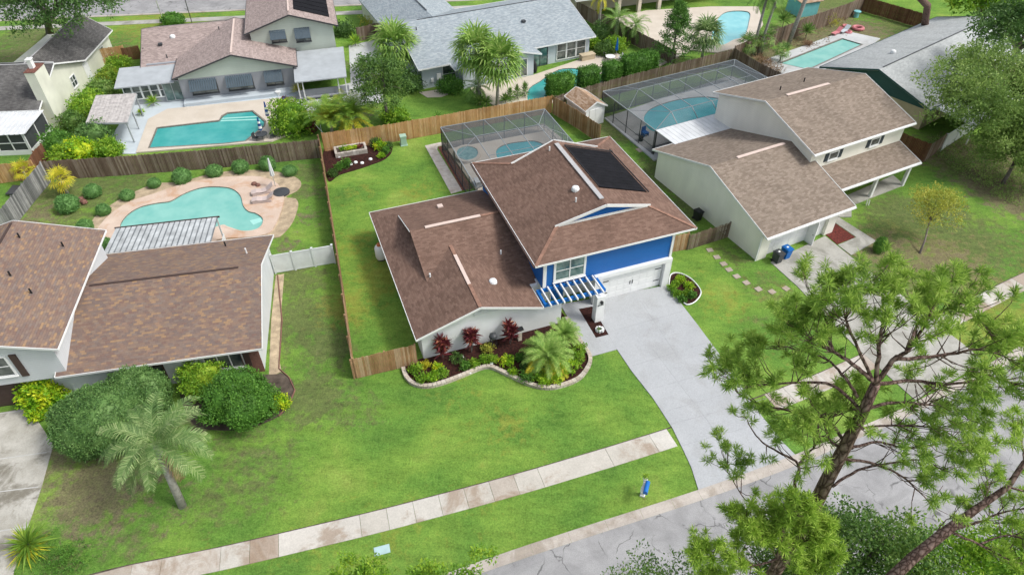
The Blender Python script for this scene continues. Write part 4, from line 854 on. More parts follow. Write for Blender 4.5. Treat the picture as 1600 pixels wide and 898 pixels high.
# ---- grey and sage house behind the fence
H4 = house('grey_house', 'grey and sage two storey house with rose grey shingles, awnings and an angular pool', 259, 175.5, -15)
b = MB(); b.prism([(1.9, 1.9), (14.0, 1.9), (14.0, 18), (-1.8, 18), (-1.8, 6.3), (1.9, 6.3)], 0, 2.85); b.build('wall', M['greystucco'], H4)
b = MB(); b.add([(1.9, 1.9, 2.6), (14.0, 1.9, 2.6), (14.0, 1.9, 2.9), (7.95, 1.9, 4.75), (1.9, 1.9, 2.9), (1.9, 2.1, 2.6), (14.0, 2.1, 2.6), (14.0, 2.1, 2.9), (7.95, 2.1, 4.75), (1.9, 2.1, 2.9)], [(0, 1, 2, 3, 4), (9, 8, 7, 6, 5), (2, 7, 8, 3), (3, 8, 9, 4)]); b.v = [(x, y-.012, z) for x, y, z in b.v]; b.build('gable_siding', M['sage'], H4)
b = MB(); b.prism([(9.9, 6.4), (19.1, 6.4), (19.1, 17.6), (9.9, 17.6)], 0, 5.2)
b.add([(9.9, 6.4, 5.19), (19.1, 6.4, 5.19), (14.5, 6.4, 6.75), (9.9, 6.6, 5.19), (19.1, 6.6, 5.19), (14.5, 6.6, 6.75)], [(0, 1, 2), (5, 4, 3), (0, 3, 4, 1), (1, 4, 5, 2), (2, 5, 3, 0)]); b.build('upper_wall', M['sage'], H4)
gable(H4, 'front_roof', 'roof_pink', 1.4, 14.5, 1.4, 12.6, 2.95, 4.95, 'v', trimmat='dkgrey', ridge=(.05, .95, 'ridge_pale', .2))
gable(H4, 'side_roof', 'roof_pink', -2.4, 10.2, 6.0, 18.6, 2.65, 4.7, 'u', trimmat='dkgrey')
ur_ = gable(H4, 'upper_roof', 'roof_pink', 9.35, 19.7, 5.9, 17.9, 5.3, 7.0, 'v', trimmat='dkgrey', ridge=(.1, .9, 'ridge_pale', .2))
q = MB()
for k in range(7): zq = lambda u: 5.3+(19.7-u)*.328+.08; q.slab([(15.1, 8+k*1.35, zq(15.1)), (18.9, 8+k*1.35, zq(18.9)), (18.9, 9.2+k*1.35, zq(18.9)), (15.1, 9.2+k*1.35, zq(15.1))], .05)
q.build('solar_panel', M['solar'], ur_)
q = MB(); q.bar((-2.2, 14.5, 3.95), (7.5, 14.5, 3.95), .1, .06); q.bar((-2.2, 13.8, 4.15), (-2.2, 9.0, 3.65), .1, .06); q.build('solar_pipe', M['black'], H4)
vent(H4, 1.0, 10.5, 4.1); vent(H4, -.3, 9.3, 3.75, 'box', 'dkgrey'); vent(H4, .4, 7.2, 3.1, 'pipe', 'dkgrey'); vent(H4, 6.2, 10.6, 4.4, 'pipe', 'dkgrey')
def awn(root, u, v, z, w, h, out=.95):
    fo = window(root, u, v, z-.25, w, h, cols=2, rows=1, mat_f='dkgrey', sill=True)
    q = MB(); a = Vector((u-w/2-.12, v-.08, z+h/2+.1)); b = Vector((u+w/2+.12, v-.08, z+h/2+.1)); dn = Vector((0, -out, -h*.72))
    n = 12
    for k in range(n):
        p = a.lerp(b, k/n); r_ = a.lerp(b, (k+.86)/n); q.slab([p+dn, r_+dn, r_, p], .03)
    q.bar(a+dn, b+dn, .05, .05); q.build('awning', M['awning'], fo)
awn(H4, 4.3, 1.88, 1.75, 2.6, 1.3); awn(H4, 8.1, 1.88, 1.75, 2.6, 1.3); awn(H4, 11.75, 1.88, 1.85, 1.7, 1.3)
awn(H4, 12.9, 6.38, 4.7, 1.5, 1.0); awn(H4, 15.6, 6.38, 4.6, 1.5, 1.2)
window(H4, .9, 2.4, 1.25, 1.7, 2.1, cols=2, rows=1, mat_f='lightmetal', mat_g='glassgreen', sill=False)
b = MB(); b.prism([(-4.2, 2.5), (1.85, 2.5), (1.85, 6.2), (-4.2, 6.2)], 0, .6); b.build('sunroom_wall', M['greystucco'], H4)
for k in range(5): window(H4, -3.6+k*.9, 2.48, 1.5, .72, 1.5, cols=1, rows=2, mat_f='offwhite', sill=False)
q = MB(); q.slab([(-4.65, 2.0, 2.4), (1.35, 2.0, 2.4), (1.35, 6.5, 2.72), (-4.65, 6.5, 2.72)], .12); q.build('sunroom_roof', M['metal_grey'], H4)
b = MB(); b.box((1.9, .6, 0), (14.2, 1.88, .42)); b.build('terrace_step', M['palegrey'], H4)
q = MB(); q.slab([(14.05, -1.6, 2.45), (19.6, -1.6, 2.45), (19.9, 5.88, 2.8), (14.05, 5.88, 2.8)], .12); q.build('porch_roof', M['metal_grey'], H4)
q = MB(); q.box((14.1, -.9, 0), (19.7, -.75, 1.1)); q.box((14.1, -1.3, .3), (19.7, -.9, .42)); q.build('porch_wall', M['greystucco'], H4)
for uu in (14.3, 14.8, 18.6, 19.4): q = MB(); q.box((uu-.06, -1.3, 0), (uu+.06, -1.18, 2.4)); q.build('porch_post', M['white'], H4)
q = MB(); q.box((14.05, 5.0, 0), (19.5, 6.3, 2.6)); q.build('porch_back_wall', M['dkgrey'], H4)

# ---- dark roofed house top left
H5 = house('dark_roofed_house', 'pale olive house with charcoal shingle roof and tall chimney at the top left', 97, 180, -5)
b = MB(); b.prism([(-8, -3.5), (0, -3.5), (0, 16.4), (-7, 16.4)], 0, 2.6)
b.add([(0, -3.5, 2.59), (0, 7.6, 2.59), (0, 2.0, 4.8), (-.2, -3.5, 2.59), (-.2, 7.6, 2.59), (-.2, 2.0, 4.8)], [(1, 2, 0), (5, 4, 3), (0, 3, 4, 1), (1, 4, 5, 2), (2, 5, 3, 0)]); b.build('wall', M['olive'], H5)
gable(H5, 'rear_roof', 'roof_dark', -20, .45, -4.1, 8.0, 2.65, 4.9, 'u', ridge=(.0, 1, 'ridge_grey', .14))
q = MB(); q.slab([(-2.7, 2.3, 4.83), (.45, 8.0, 2.62), (.45, 17, 2.62), (-2.7, 17, 4.83)], .14); q.slab([(-2.7, 2.3, 4.83), (-2.7, 17, 4.83), (-5.9, 17, 2.62), (-5.9, 8.0, 2.62)], .14); r5 = q.build('side_roof', M['roof_dark'], H5)
q = MB(); q.bar((-2.7, 2.3, 4.86), (-2.7, 17, 4.86), .16, .04); q.build('ridge_vent', M['ridge_grey'], r5); q = MB(); trim(q, [(.48, 8.0, 2.62), (.48, 17.03, 2.62), (-2.7, 17.03, 4.83)]); q.build('fascia', M['white'], r5)
q = MB(); q.box((.02, -2.9, 0), (1.0, -.7, 6.0)); ch = q.build('chimney', M['olive'], H5)
q = MB(); q.box((-.03, -2.95, 6.001), (1.05, -.65, 6.06)); q.build('chimney_cap', M['gravelred'], ch)
q = MB(); q.box((.2, -2.0, 6.061), (.6, -1.5, 6.9)); q.box((.12, -2.08, 6.9), (.68, -1.42, 6.98)); q.build('flue', M['white'], ch)
window(H5, .0, 4.9, 1.6, 1.1, 1.1, 'right', cols=2, rows=2); door(H5, 0, 8.6, 1.0, 2.1, 'right'); window(H5, 0, 13.5, 1.4, 1.0, 1.0, 'right', cols=1)
q = MB(); q.tube([(-2.2, 3.0, 4.7), (.1, 2.6, 4.75)], .05, 6); q.tube([(-2.2, 3.0, 4.4), (-2.2, 3.0, 4.9)], .1, 8); q.build('antenna', M['white'], H5)
q = MB(); q.box((-8, -8.2, 0), (.5, -3.5, .5)); q.build('porch_base', M['white'], H5)
q = MB()
for k in range(19): x = -8.1+k*.47; q.slab([(x, -8.45, 2.35), (x+.36, -8.45, 2.35), (x+.36, -3.95, 2.55), (x, -3.95, 2.55)], .05); q.slab([(x+.36, -8.45, 2.4), (x+.47, -8.45, 2.4), (x+.47, -3.95, 2.6), (x+.36, -3.95, 2.6)], .05)
q.build('porch_roof', M['metal_white'], H5)
q = MB()
for k in range(7): q.box((-7.9+k*1.36, -8.2, .5), (-7.9+k*1.36+.1, -8.1, 2.3))
for k in range(3): q.box((.4, -8.2+k*2.2, .5), (.5, -8.1+k*2.2, 2.3))
q.box((-8, -8.2, 1.25), (.5, -8.12, 1.33)); q.box((-8, -8.2, 2.25), (.5, -8.1, 2.35)); q.box((.4, -8.1, 2.25), (.5, -3.6, 2.35)); q.build('porch_frame', M['white'], H5)
q = MB(); q.box((-8, -8.15, .5), (.38, -8.14, 2.3)); q.box((.44, -8.1, .5), (.45, -3.6, 2.3)); q.build('porch_screen', M['dkgrey'], H5)

# ---- pale blue roofed house
H6 = house('pale_blue_house', 'pale blue house with a long light grey blue shingle roof at the top centre', 930, 97, -25)
b = MB(); b.prism([(-21.6, 1.85), (.1, 1.85), (.1, 16.5), (-21.6, 16.5)], 0, 2.6)
for uu, w_ in ((-21.6, .2), (.1, -.2)): b.add([(uu, 1.9, 2.59), (uu, 16.5, 2.59), (uu, 9.2, 4.8), (uu+w_, 1.9, 2.59), (uu+w_, 16.5, 2.59), (uu+w_, 9.2, 4.8)], [(1, 2, 0) if w_ < 0 else (0, 2, 1), (5, 4, 3) if w_ < 0 else (3, 4, 5), (0, 3, 4, 1), (1, 4, 5, 2), (2, 5, 3, 0)])
b.prism([(-17.4, -.1), (-8.5, -.1), (-8.5, 1.9), (-17.4, 1.9)], 0, 2.55)
b.add([(-17.4, -.1, 2.54), (-8.5, -.1, 2.54), (-12.95, -.1, 3.75), (-17.4, .1, 2.54), (-8.5, .1, 2.54), (-12.95, .1, 3.75)], [(0, 1, 2), (5, 4, 3), (0, 3, 4, 1), (1, 4, 5, 2), (2, 5, 3, 0)]); b.build('wall', M['palegrey'], H6)
r6 = gable(H6, 'roof', 'roof_blue', -22.1, .6, 1.3, 17.1, 2.6, 5.0, 'u')
q = MB(); q.bar((-19.3, 9.35, 5.0), (.2, 9.35, 5.0), .12, .06); q.build('ridge_shadow_cap', M['dkgrey'], r6)
gable(H6, 'wing_roof', 'roof_blue', -18.4, -7.7, -.5, 6.0, 2.58, 4.0, 'v')
vent(r6, -7.0, 5.8, 4.0, 'box', 'dkgrey'); vent(r6, -20.0, 7.6, 4.5, 'pipe', 'dkgrey')
# second wing beyond
b = MB(); b.prism([(-21.59, 16.6), (-12, 16.6), (-12, 27), (-21.59, 27)], 0, 2.6); b.build('side_wall', M['olive'], H6)
q = MB(); q.slab([(-17, 10.3, 4.72), (-17, 28, 4.72), (-22.1, 28, 2.62), (-22.1, 16.9, 2.62)], .14); q.slab([(-17, 10.3, 4.72), (-11.6, 17.2, 2.62), (-11.6, 28, 2.62), (-17, 28, 4.72)], .14); fr6 = q.build('far_roof', M['roof_blue'], H6)
q = MB(); q.bar((-17, 12.5, 4.76), (-17, 28, 4.76), .14, .05); q.build('ridge_vent', M['dkgrey'], fr6)
q = MB(); q.box((-16, 17, 0), (-12, 21, .5)); q.build('entry_planter', M['beige'], H6)
for k in range(3): window(H6, -3.8+k*1.35, 1.83, 1.35, 1.15, 2.0, cols=1, rows=2, sill=False)
window(H6, -6.7, 1.83, 1.1, 1.9, 2.05, cols=2, rows=1, sill=False, mat_f='darkmetal', mat_g='glassgreen')
window(H6, -18.35, 1.83, 1.3, 1.5, 1.9, cols=1, rows=2, sill=False); window(H6, -10.2, -.1, 1.15, 1.6, 2.0, cols=2, rows=1, sill=False)
q = MB(); q.box((-19.9, 1.6, .9), (-19.4, 1.84, 1.6)); q.box((-20.6, 1.7, .7), (-20.3, 1.84, 1.1)); q.build('meter_box', M['white'], H6)

# ---- grey roofed house with teal gable, top right
H7 = house('teal_gabled_house', 'house with long silver grey roof, dark teal gable and tan wall at the upper right', 1435, 210, -37)
b = MB(); b.prism([(.9, .5), (24, .5), (24, 12.3), (.9, 12.3)], 0, 2.6); b.build('wall', M['tan'], H7)
b = MB(); b.add([(.88, .5, 2.2), (.88, 12.3, 2.2), (.88, 6.4, 4.4), (1.1, .5, 2.2), (1.1, 12.3, 2.2), (1.1, 6.4, 4.4)], [(0, 2, 1), (3, 4, 5), (0, 1, 4, 3), (1, 2, 5, 4), (2, 0, 3, 5)]); b.build('gable_siding', M['teal'], H7)
r7 = gable(H7, 'roof', 'roof_grey', .35, 25.5, 0, 12.8, 2.62, 4.62, 'u', trimmat='teal', ridge=(0.03, .9, 'dkgrey', .12))
vent(r7, 7, 8.5, 4.05); 
q = MB(); q.slab([(1.5, -4.2, 2.2), (12, -4.2, 2.2), (12, .3, 2.5), (1.5, .3, 2.5)], .1); q.build('carport_roof', M['metal_white'], H7)
for uu in (1.8, 11.6): q = MB(); q.box((uu, -4.0, 0), (uu+.1, -3.9, 2.15)); q.build('carport_post', M['white'], H7)

# ---- beige house at the top
H8 = house('beige_house', 'beige stuccoed house with columns cut off by the top edge', 985, 22, -20)
b = MB(); b.prism([(-8, 3), (16, 3), (16, 12), (-8, 12)], 0, 2.8); b.build('wall', M['beige'], H8)
for uu in (-2, 1.2, 4.4): q = MB(); q.box((uu, .2, 0), (uu+.5, .7, 2.8)); q.build('column', M['beige'], H8)
gable(H8, 'roof', 'roof_tan', -8.6, 16.6, -.2, 12.6, 2.82, 5, 'u')
window(H8, 8, 3, 1.3, 3, 1.8, cols=3, rows=1, mat_f='darkmetal')

# ---- sheds
F8 = math.radians(0)
sv = Vector((9.52-7.62, 65.51-64.44, 0)); sw_ = sv.length; srz = math.atan2(sv.y, sv.x)
sh = thing('garden_shed', 'small white shed with tan shingle roof between the orange fence and the screen cage', 'shed', (7.62, 64.44, 0), srz)
b = MB(); W_, D_ = 2.35, 3.6; b.prism([(0, 0), (W_, 0), (W_, D_), (0, D_)], 0, 1.95); 
for vv, w_ in ((0, .1), (D_, -.1)): b.add([(0, vv, 1.94), (W_, vv, 1.94), (W_/2, vv, 2.6), (0, vv+w_, 1.94), (W_, vv+w_, 1.94), (W_/2, vv+w_, 2.6)], [(0, 1, 2), (5, 4, 3), (0, 3, 4, 1), (1, 4, 5, 2), (2, 5, 3, 0)])
b.build('wall', M['offwhite'], sh); gable(sh, 'roof', 'roof_shed', -.2, W_+.2, -.15, D_+.2, 1.98, 2.72, 'v', t=.08)
q = MB(); q.box((.45, -.04, .1), (W_/2-.01, .01, 1.85)); q.box((W_/2+.01, -.04, .1), (W_-.45, .01, 1.85)); q.build('door', M['white'], sh)
sh2 = thing('garden_shed', 'pale turquoise shed with brown roof behind the fence at the top', 'shed', at(1262, 26), R(20))
b = MB(); b.prism([(-1.5, 0), (1.5, 0), (1.5, 3), (-1.5, 3)], 0, 2.0); b.build('wall', plain('turquoise_paint', (.16, .48, .50), .7, .06), sh2); q = MB(); q.slab([(-1.7, -.2, 2.0), (1.9, -.2, 2.0), (1.9, 3.2, 2.35), (-1.7, 3.2, 2.35)], .08); q.build('roof', M['roof_shed'], sh2)

# ================================================================ FENCES
def fence(label, pts, mat='fence_old', h=1.85, bw=.14, gap=.012, dog=.04, zig=0, postm=None, cat='fence', name='wooden_fence', seed=1, rails=True, z0=0):
    rr = random.Random(seed); P = [Vector(g2(*p)) if len(p) == 2 else Vector(p[:2]) for p in pts]
    o = thing(name, label, cat, (P[0].x, P[0].y, 0)); O = P[0]; b = MB(); rl = MB()
    for i in range(len(P)-1):
        a, c = P[i]-O, P[i+1]-O; L = (c-a).length; d_ = (c-a)/L; n = max(1, int(L/bw)); nn = Vector((-d_.y, d_.x)); ang = math.atan2(d_.y, d_.x)
        if nn.dot(P[i]) > 0: nn = -nn
        for k in range(n):
            q = a+d_*(k+.5)*L/n; hh = h+rr.uniform(-dog, dog); off = nn*rr.uniform(-.008, .008)
            b.obox((q.x+off.x, q.y+off.y, hh/2+.03+z0), (L/n-gap, .022, hh), ang+rr.uniform(-.02, .02))
        if rails:
            for zz in (.35, h*.52, h-.25): rl.bar((a.x-nn.x*.04, a.y-nn.y*.04, zz), (c.x-nn.x*.04, c.y-nn.y*.04, zz), .045, .09)
        m_ = max(1, int(round(L/2.45)))
        for k in range(m_+1):
            if i and k == 0: continue
            q = a+d_*L*k/m_-nn*.09; pm = MB(); pm.box((q.x-.045, q.y-.045, 0), (q.x+.045, q.y+.045, h+.04)); pm.build('post', M[postm or mat], o)
    b.build('board_panel', M[mat], o)
    if rails: rl.build('rail', M[mat], o)
    return o
fence('brown cedar board fence running along the side lawn left of the blue house', [(556, 591), (538, 458), (528, 395), (503, 237)], 'fence_mid', seed=2)
fence('short honey coloured fence panel joining the front corner of the blue house', [(558, 591), (652, 569)], 'fence_mid', h=1.9, seed=3)
fence('long dark grey brown fence behind the free form pool', [(78, 282), (200, 274), (350, 262), (503, 247)], 'fence_old', h=2.0, seed=4)
fence('bright honey cedar fence behind the screened pool of the blue house', [(508, 237), (611, 223), (720, 203), (862, 177)], 'fence_new', h=2.0, seed=5)
fence('brown cedar fence between the dark screen cage and the white shed', [(863, 178), (898, 199), (935, 224)], 'fence_mid', h=2.0, seed=6)
fence('weathered picket fence running behind the shed and the large screen cage', [(868, 176), (905, 164), (1000, 138), (1142, 101)], 'fence_old', h=1.9, gap=.03, dog=.07, seed=7)
fence('dark wooden fence between the cage of the cream house and the rectangular pool', [(1143, 101), (1183, 126), (1236, 152)], 'fence_old', h=2.0, seed=8)
fence('tall grey wooden fence climbing to the top behind the rectangular pool', [(1144, 100), (1200, 76), (1260, 52), (1322, 30), (1345, 18)], 'fence_old', h=2.2, seed=9)
fence('red brown fence panels at the top right corner of the pool yard', [(1345, 18), (1388, 30), (1440, 46)], 'fence_red', h=1.9, seed=10)
fence('dark weathered fence right of the pale blue house', [(900, 24), (940, 46), (1000, 76), (1052, 104)], 'fence_old', h=1.9, seed=11)
fence('new cedar and grey picket fence joining the blue house to the cream house', [(1050, 394), (1072, 390)], 'fence_mid', h=1.7, seed=12)
fence('leaning weathered grey picket gate beside the cream house wall', [(1074, 391), (1137, 371)], 'fence_old', h=1.55, gap=.04, dog=.05, seed=13)
fence('dark red brown fence panel behind the porch of the cream house', [(1398, 236), (1441, 254)], 'fence_red', h=2.0, seed=14)
fence('brown fence return next to the white vinyl fence', [(1442, 254), (1468, 236)], 'fence_old', h=1.9, seed=15)
fence('silver weathered plank fence at the far left of the pool yard', [(-20, 392), (20, 358), (52, 318), (80, 284)], 'fence_grey', h=2.1, bw=.2, gap=.02, seed=16)
fence('pale orange fence piece behind the small yellow palm', [(-60, 290), (0, 287), (62, 279)], 'fence_new', h=1.9, seed=17)
fence('orange wooden gate between the two houses at the top left', [(160, 102), (190, 97), (200, 95)], 'fence_new', h=1.9, seed=18)
fence('low dark fence behind the awning house, near its left wall', [(196, 96), (222, 92)], 'fence_red', h=1.6, seed=19)
fence('dark gate panels beside the pale blue house', [(560, 66), (600, 56), (612, 52)], 'fence_old', h=1.8, seed=20)
fence('dark fence corner beside the screened porch', [(57, 278), (66, 262), (78, 250)], 'fence_red', h=1.8, seed=21)
def vinyl(label, pts, h=1.8, bays=3):
    P = [Vector(g2(*p)) for p in pts]; o = thing('vinyl_fence', label, 'fence', (P[0].x, P[0].y, 0)); d_ = P[1]-P[0]; ang = math.atan2(d_.y, d_.x)
    for k in range(bays+1): q = d_*k/bays; m = MB(); m.obox((q.x, q.y, h/2+.03), (.13, .13, h+.06), ang); m.obox((q.x, q.y, h+.08), (.17, .17, .05), ang); m.build('post', M['vinyl'], o)
    for k in range(bays):
        q = d_*(k+.5)/bays; m = MB(); m.obox((q.x, q.y, h/2), (d_.length/bays-.15, .04, h-.2), ang); m.obox((q.x, q.y, h-.06), (d_.length/bays-.14, .07, .12), ang); m.obox((q.x, q.y, .12), (d_.length/bays-.14, .07, .12), ang); m.build('panel', M['vinyl'], o)
vinyl('white vinyl fence and gate between the left brown-roofed house and the side lawn', [(431, 427), (524, 411)], bays=3)
vinyl('white vinyl fence under the big tree at the right edge', [(1469, 236), (1530, 196)], bays=3)
# ================================================================ PLANTS
def rng(s): return np.random.default_rng(s)
def unit(a): return a/np.maximum(np.linalg.norm(a, axis=-1, keepdims=True), 1e-9)
def blades(P, D, L, Wd, r, droop=0.0):
    """pointed leaf: base, side, tip, side"""
    P = np.asarray(P, float); D = unit(np.asarray(D, float)); n = len(P)
    L = np.broadcast_to(np.asarray(L, float), (n,))[:, None]; Wd = np.broadcast_to(np.asarray(Wd, float), (n,))[:, None]
    Sd = unit(np.cross(D, r.normal(size=(n, 3))))
    mid = P+D*L*.45; tip = P+D*L-np.array([0, 0, 1])*droop*L
    return np.stack([P, mid+Sd*Wd/2, tip, mid-Sd*Wd/2], 1)
def strip(path, width, side):
    """list of quads along a path (K,3) with per-point width and side vectors"""
    path = np.asarray(path); K = len(path); w = np.broadcast_to(width, (K,))[:, None]; s = np.broadcast_to(side, (K, 3))
    a = path-s*w/2; b = path+s*w/2
    return np.stack([a[:-1], b[:-1], b[1:], a[1:]], 1)
def leaf_cloud(centres, cr, nper, L, Wd, r, up=.35, flat=.8):
    C = np.repeat(np.asarray(centres, float), nper, axis=0); n = len(C)
    cr = np.repeat(np.broadcast_to(cr, (len(centres),)), nper)[:, None]
    off = unit(r.normal(size=(n, 3)))*(r.random((n, 1))**.45); off[:, 2] *= flat
    D = off+r.normal(size=(n, 3))*.6; D[:, 2] += up
    return blades(C+off*cr, D, L*r.uniform(.7, 1.25, n), Wd*r.uniform(.7, 1.25, n), r)
def ell(n, c, rad, r, shell=.55, low=-.35, lump=.22, seed=0):
    """points in the outer shell of a lumpy ellipsoid"""
    d = unit(r.normal(size=(n*3, 3))); d = d[d[:, 2] > low][:n]; n = len(d)
    k = np.array([1+lump*noise.noise(Vector((x[0]*1.9+seed, x[1]*1.9, x[2]*1.9)))*2 for x in d])
    f = shell+(1-shell)*r.random(n)**.6
    return np.asarray(c)+d*np.asarray(rad)*(k*f)[:, None], d
def sphere_core(c, rad, f=.8, n=10, m=7, seed=0, lump=.2):
    vs = []; fs_ = []
    for j in range(m+1):
        ph = -math.pi*.38+(math.pi*.88)*j/m
        for i in range(n):
            th = 2*math.pi*i/n; d = (math.cos(ph)*math.cos(th), math.cos(ph)*math.sin(th), math.sin(ph))
            k = f*(1+lump*noise.noise(Vector((d[0]*1.9+seed, d[1]*1.9, d[2]*1.9)))*2); vs.append([c[a]+d[a]*rad[a]*k for a in range(3)])
    for j in range(m):
        for i in range(n): fs_.append([j*n+i, j*n+(i+1) % n, (j+1)*n+(i+1) % n, (j+1)*n+i])
    return vs, fs_
def base_thing(name, label, cat, c, group=None): return thing(name, label, cat, (c[0], c[1], 0), 0, group)
def tree(label, px, py, zc, rad, mat='oak', n=260, nper=26, L=.26, Wd=.13, bark='bark_grey', seed=1, base=None, lobes=16, name='broadleaf_tree', cat='tree', tr=.28, group=None, low=-.3, cl=.42, core=0.0, limbs=7, tz=.35):
    """trunk with limbs, crown made of lobes of leaf clumps"""
    r = rng(seed); c = at(px, py, zc); b = base if base else (c.x, c.y); o = base_thing(name, label, cat, (b[0], b[1]), group)
    cc = np.array([c.x-b[0], c.y-b[1], zc]); rad = np.array(rad, float)
    lc, ld = ell(lobes, cc, rad*.72, r, .6, low, .2, seed); P = []
    for i in range(len(lc)):
        lr = rad*r.uniform(.26, .44)
        p, _ = ell(max(3, n//lobes), lc[i], lr, r, .5, -.6, .3, seed+i); P.append(p)
    P = np.concatenate(P); V = leaf_cloud(P, cl, nper, L, Wd, r)
    ex = sphere_core(cc, rad*.75, core, seed=seed) if core else None
    quads('crown', V, LF[mat], o, ex)
    t = MB(); top = Vector(cc)+Vector((0, 0, -rad[2]*tz)); t.tube([(0, 0, -.05), (cc[0]*.3+.05, cc[1]*.3, top.z*.5), tuple(top)], [tr, tr*.8, tr*.6], 8)
    for i in range(limbs):
        q = Vector(lc[i % len(lc)]); m_ = top.lerp(q, .5)+Vector((0, 0, .15*rad[2])); t.tube([tuple(top), tuple(m_), tuple(q)], [tr*.5, tr*.3, tr*.12], 6)
    t.build('trunk', M[bark], o, smooth_=True); return o
def shrub_mesh(rad, mat, seed, n=380, nper=5, L=.10, Wd=.06, core=.9, lump=.1, cl=.1, name='foliage', parent=None):
    r = rng(seed); c = (0, 0, rad[2]*.72); p, d = ell(n, c, rad, r, .88, -.62, lump, seed)
    V = leaf_cloud(p, cl, nper, L, Wd, r); return quads(name, V, LF[mat], parent, sphere_core(c, rad, core, 14, 9, seed, lump))
def shrub(label, px, py, rad, mat='shrub', seed=1, z=0, name='shrub', cat='shrub', group=None, stem=True, **k):
    """px,py = pixel of the shrub's middle"""
    c = at(px, py, rad[2]*.8); o = base_thing(name, label, cat, c, group); shrub_mesh(rad, mat, seed, parent=o, **k)
    if stem: t = MB(); t.tube([(0, 0, -.02), (.02, 0, rad[2]*.6)], [.06, .03], 6); t.build('stem', M['bark_grey'], o)
    return o
def feather(base, az, el, L, curve, r, nl=26, ll=.45, lw=.035, vee=.5, droopy=.3, wr=.05):
    """pinnate frond: arching rachis with leaflets on both sides"""
    K = 12; t = np.linspace(0, 1, K); h = np.array([math.sin(az), math.cos(az), 0]); p = [np.array(base, float)]; e = el
    for i in range(K-1): p.append(p[-1]+(h*math.cos(e)+np.array([0, 0, 1])*math.sin(e))*L/(K-1)); e -= curve/(K-1)
    p = np.array(p); side = np.array([h[1], -h[0], 0]); Q = [strip(p, np.linspace(wr, wr*.3, K), side)]
    ts = np.linspace(.14, .99, nl); idx = ts*(K-1); i0 = np.minimum(idx.astype(int), K-2); f = (idx-i0)[:, None]
    pt = p[i0]*(1-f)+p[i0+1]*f; tg = unit(p[i0+1]-p[i0]); nrm = np.cross(side, tg)
    ln = ll*np.sin(np.pi*(.15+ts*.8))**.6
    for sg in (-1, 1):
        D = tg*.75+side*sg*.9+nrm*vee*.5+r.normal(size=(nl, 3))*.07; D = unit(D); mid = pt+D*(ln*.55)[:, None]
        D2 = D.copy(); D2[:, 2] -= droopy; D2 = unit(D2); tip = mid+D2*(ln*.45)[:, None]; w = tg*lw/2
        Q.append(np.stack([pt-w, pt+w, mid+w, mid-w], 1)); Q.append(np.stack([mid-w, mid+w, tip+w*.15, tip-w*.15], 1))
    return np.concatenate(Q)
def fan(base, az, el, L, fr, r, n=20, w=.06, droop=.35):
    """fan leaf: petiole and a spread of drooping segments"""
    h = np.array([math.sin(az), math.cos(az), 0.]); d = h*math.cos(el)+np.array([0, 0, math.sin(el)]); side = np.array([h[1], -h[0], 0.]); hub = np.array(base)+d*L
    up = np.cross(side, d); Q = [strip(np.array([base, np.array(base)+d*L*.5+np.array([0, 0, .04]), hub]), .035, side)]
    a = np.linspace(-1.9, 1.9, n); D = np.cos(a)[:, None]*d+np.sin(a)[:, None]*side; D = D+up*.12; D[:, 2] -= .05; D = unit(D+r.normal(size=D.shape)*.04)
    ln = fr*(.75+.25*np.cos(a*.6)); mid = hub+D*(ln*.6)[:, None]; T = unit(np.cross(D, np.broadcast_to(up, D.shape)))
    D2 = D.copy(); D2[:, 2] -= droop*(1.2+r.random(n)); D2 = unit(D2); tip = mid+D2*(ln*.45)[:, None]; w_ = T*w/2
    b0 = np.broadcast_to(hub, mid.shape)
    Q.append(np.stack([b0-w_*.3, b0+w_*.3, mid+w_, mid-w_], 1)); Q.append(np.stack([mid-w_, mid+w_, tip+w_*.1, tip-w_*.1], 1)); return np.concatenate(Q)
def fan_palm(label, bx, by, topy=None, h=5, cr=1.5, mat='palm', seed=1, n=34, lean=(0, 0), skirt=False, tr=.16, name='fan_palm', group=None):
    r = rng(seed); p = at(bx, by); o = base_thing(name, label, 'palm tree', p, group); top = np.array([lean[0], lean[1], h]); Q = []
    for i in range(n):
        el = 1.25-2.1*((i+.5)/n)+r.normal()*.1; Q.append(fan(top+np.array([0, 0, .1]), i*2.4+r.normal()*.15, el, cr*.5, cr*.6, r, 13, .15*cr/2.4, .3+.35*(i/n)))
    quads('crown', np.concatenate(Q), LF[mat], o)
    if skirt:
        Q = [fan(top-np.array([0, 0, .1]), i*2.4, -1.0, cr*.3, cr*.4, r, 12, .06, .6) for i in range(9)]; quads('dead_skirt', np.concatenate(Q), LF['brown'], o)
    t = MB(); t.tube([(0, 0, -.05), (lean[0]*.3, lean[1]*.3, h*.4), (lean[0], lean[1], h)], [tr*1.3, tr, tr*.95], 8); t.build('trunk', M['palmbark'], o, smooth_=True); return o
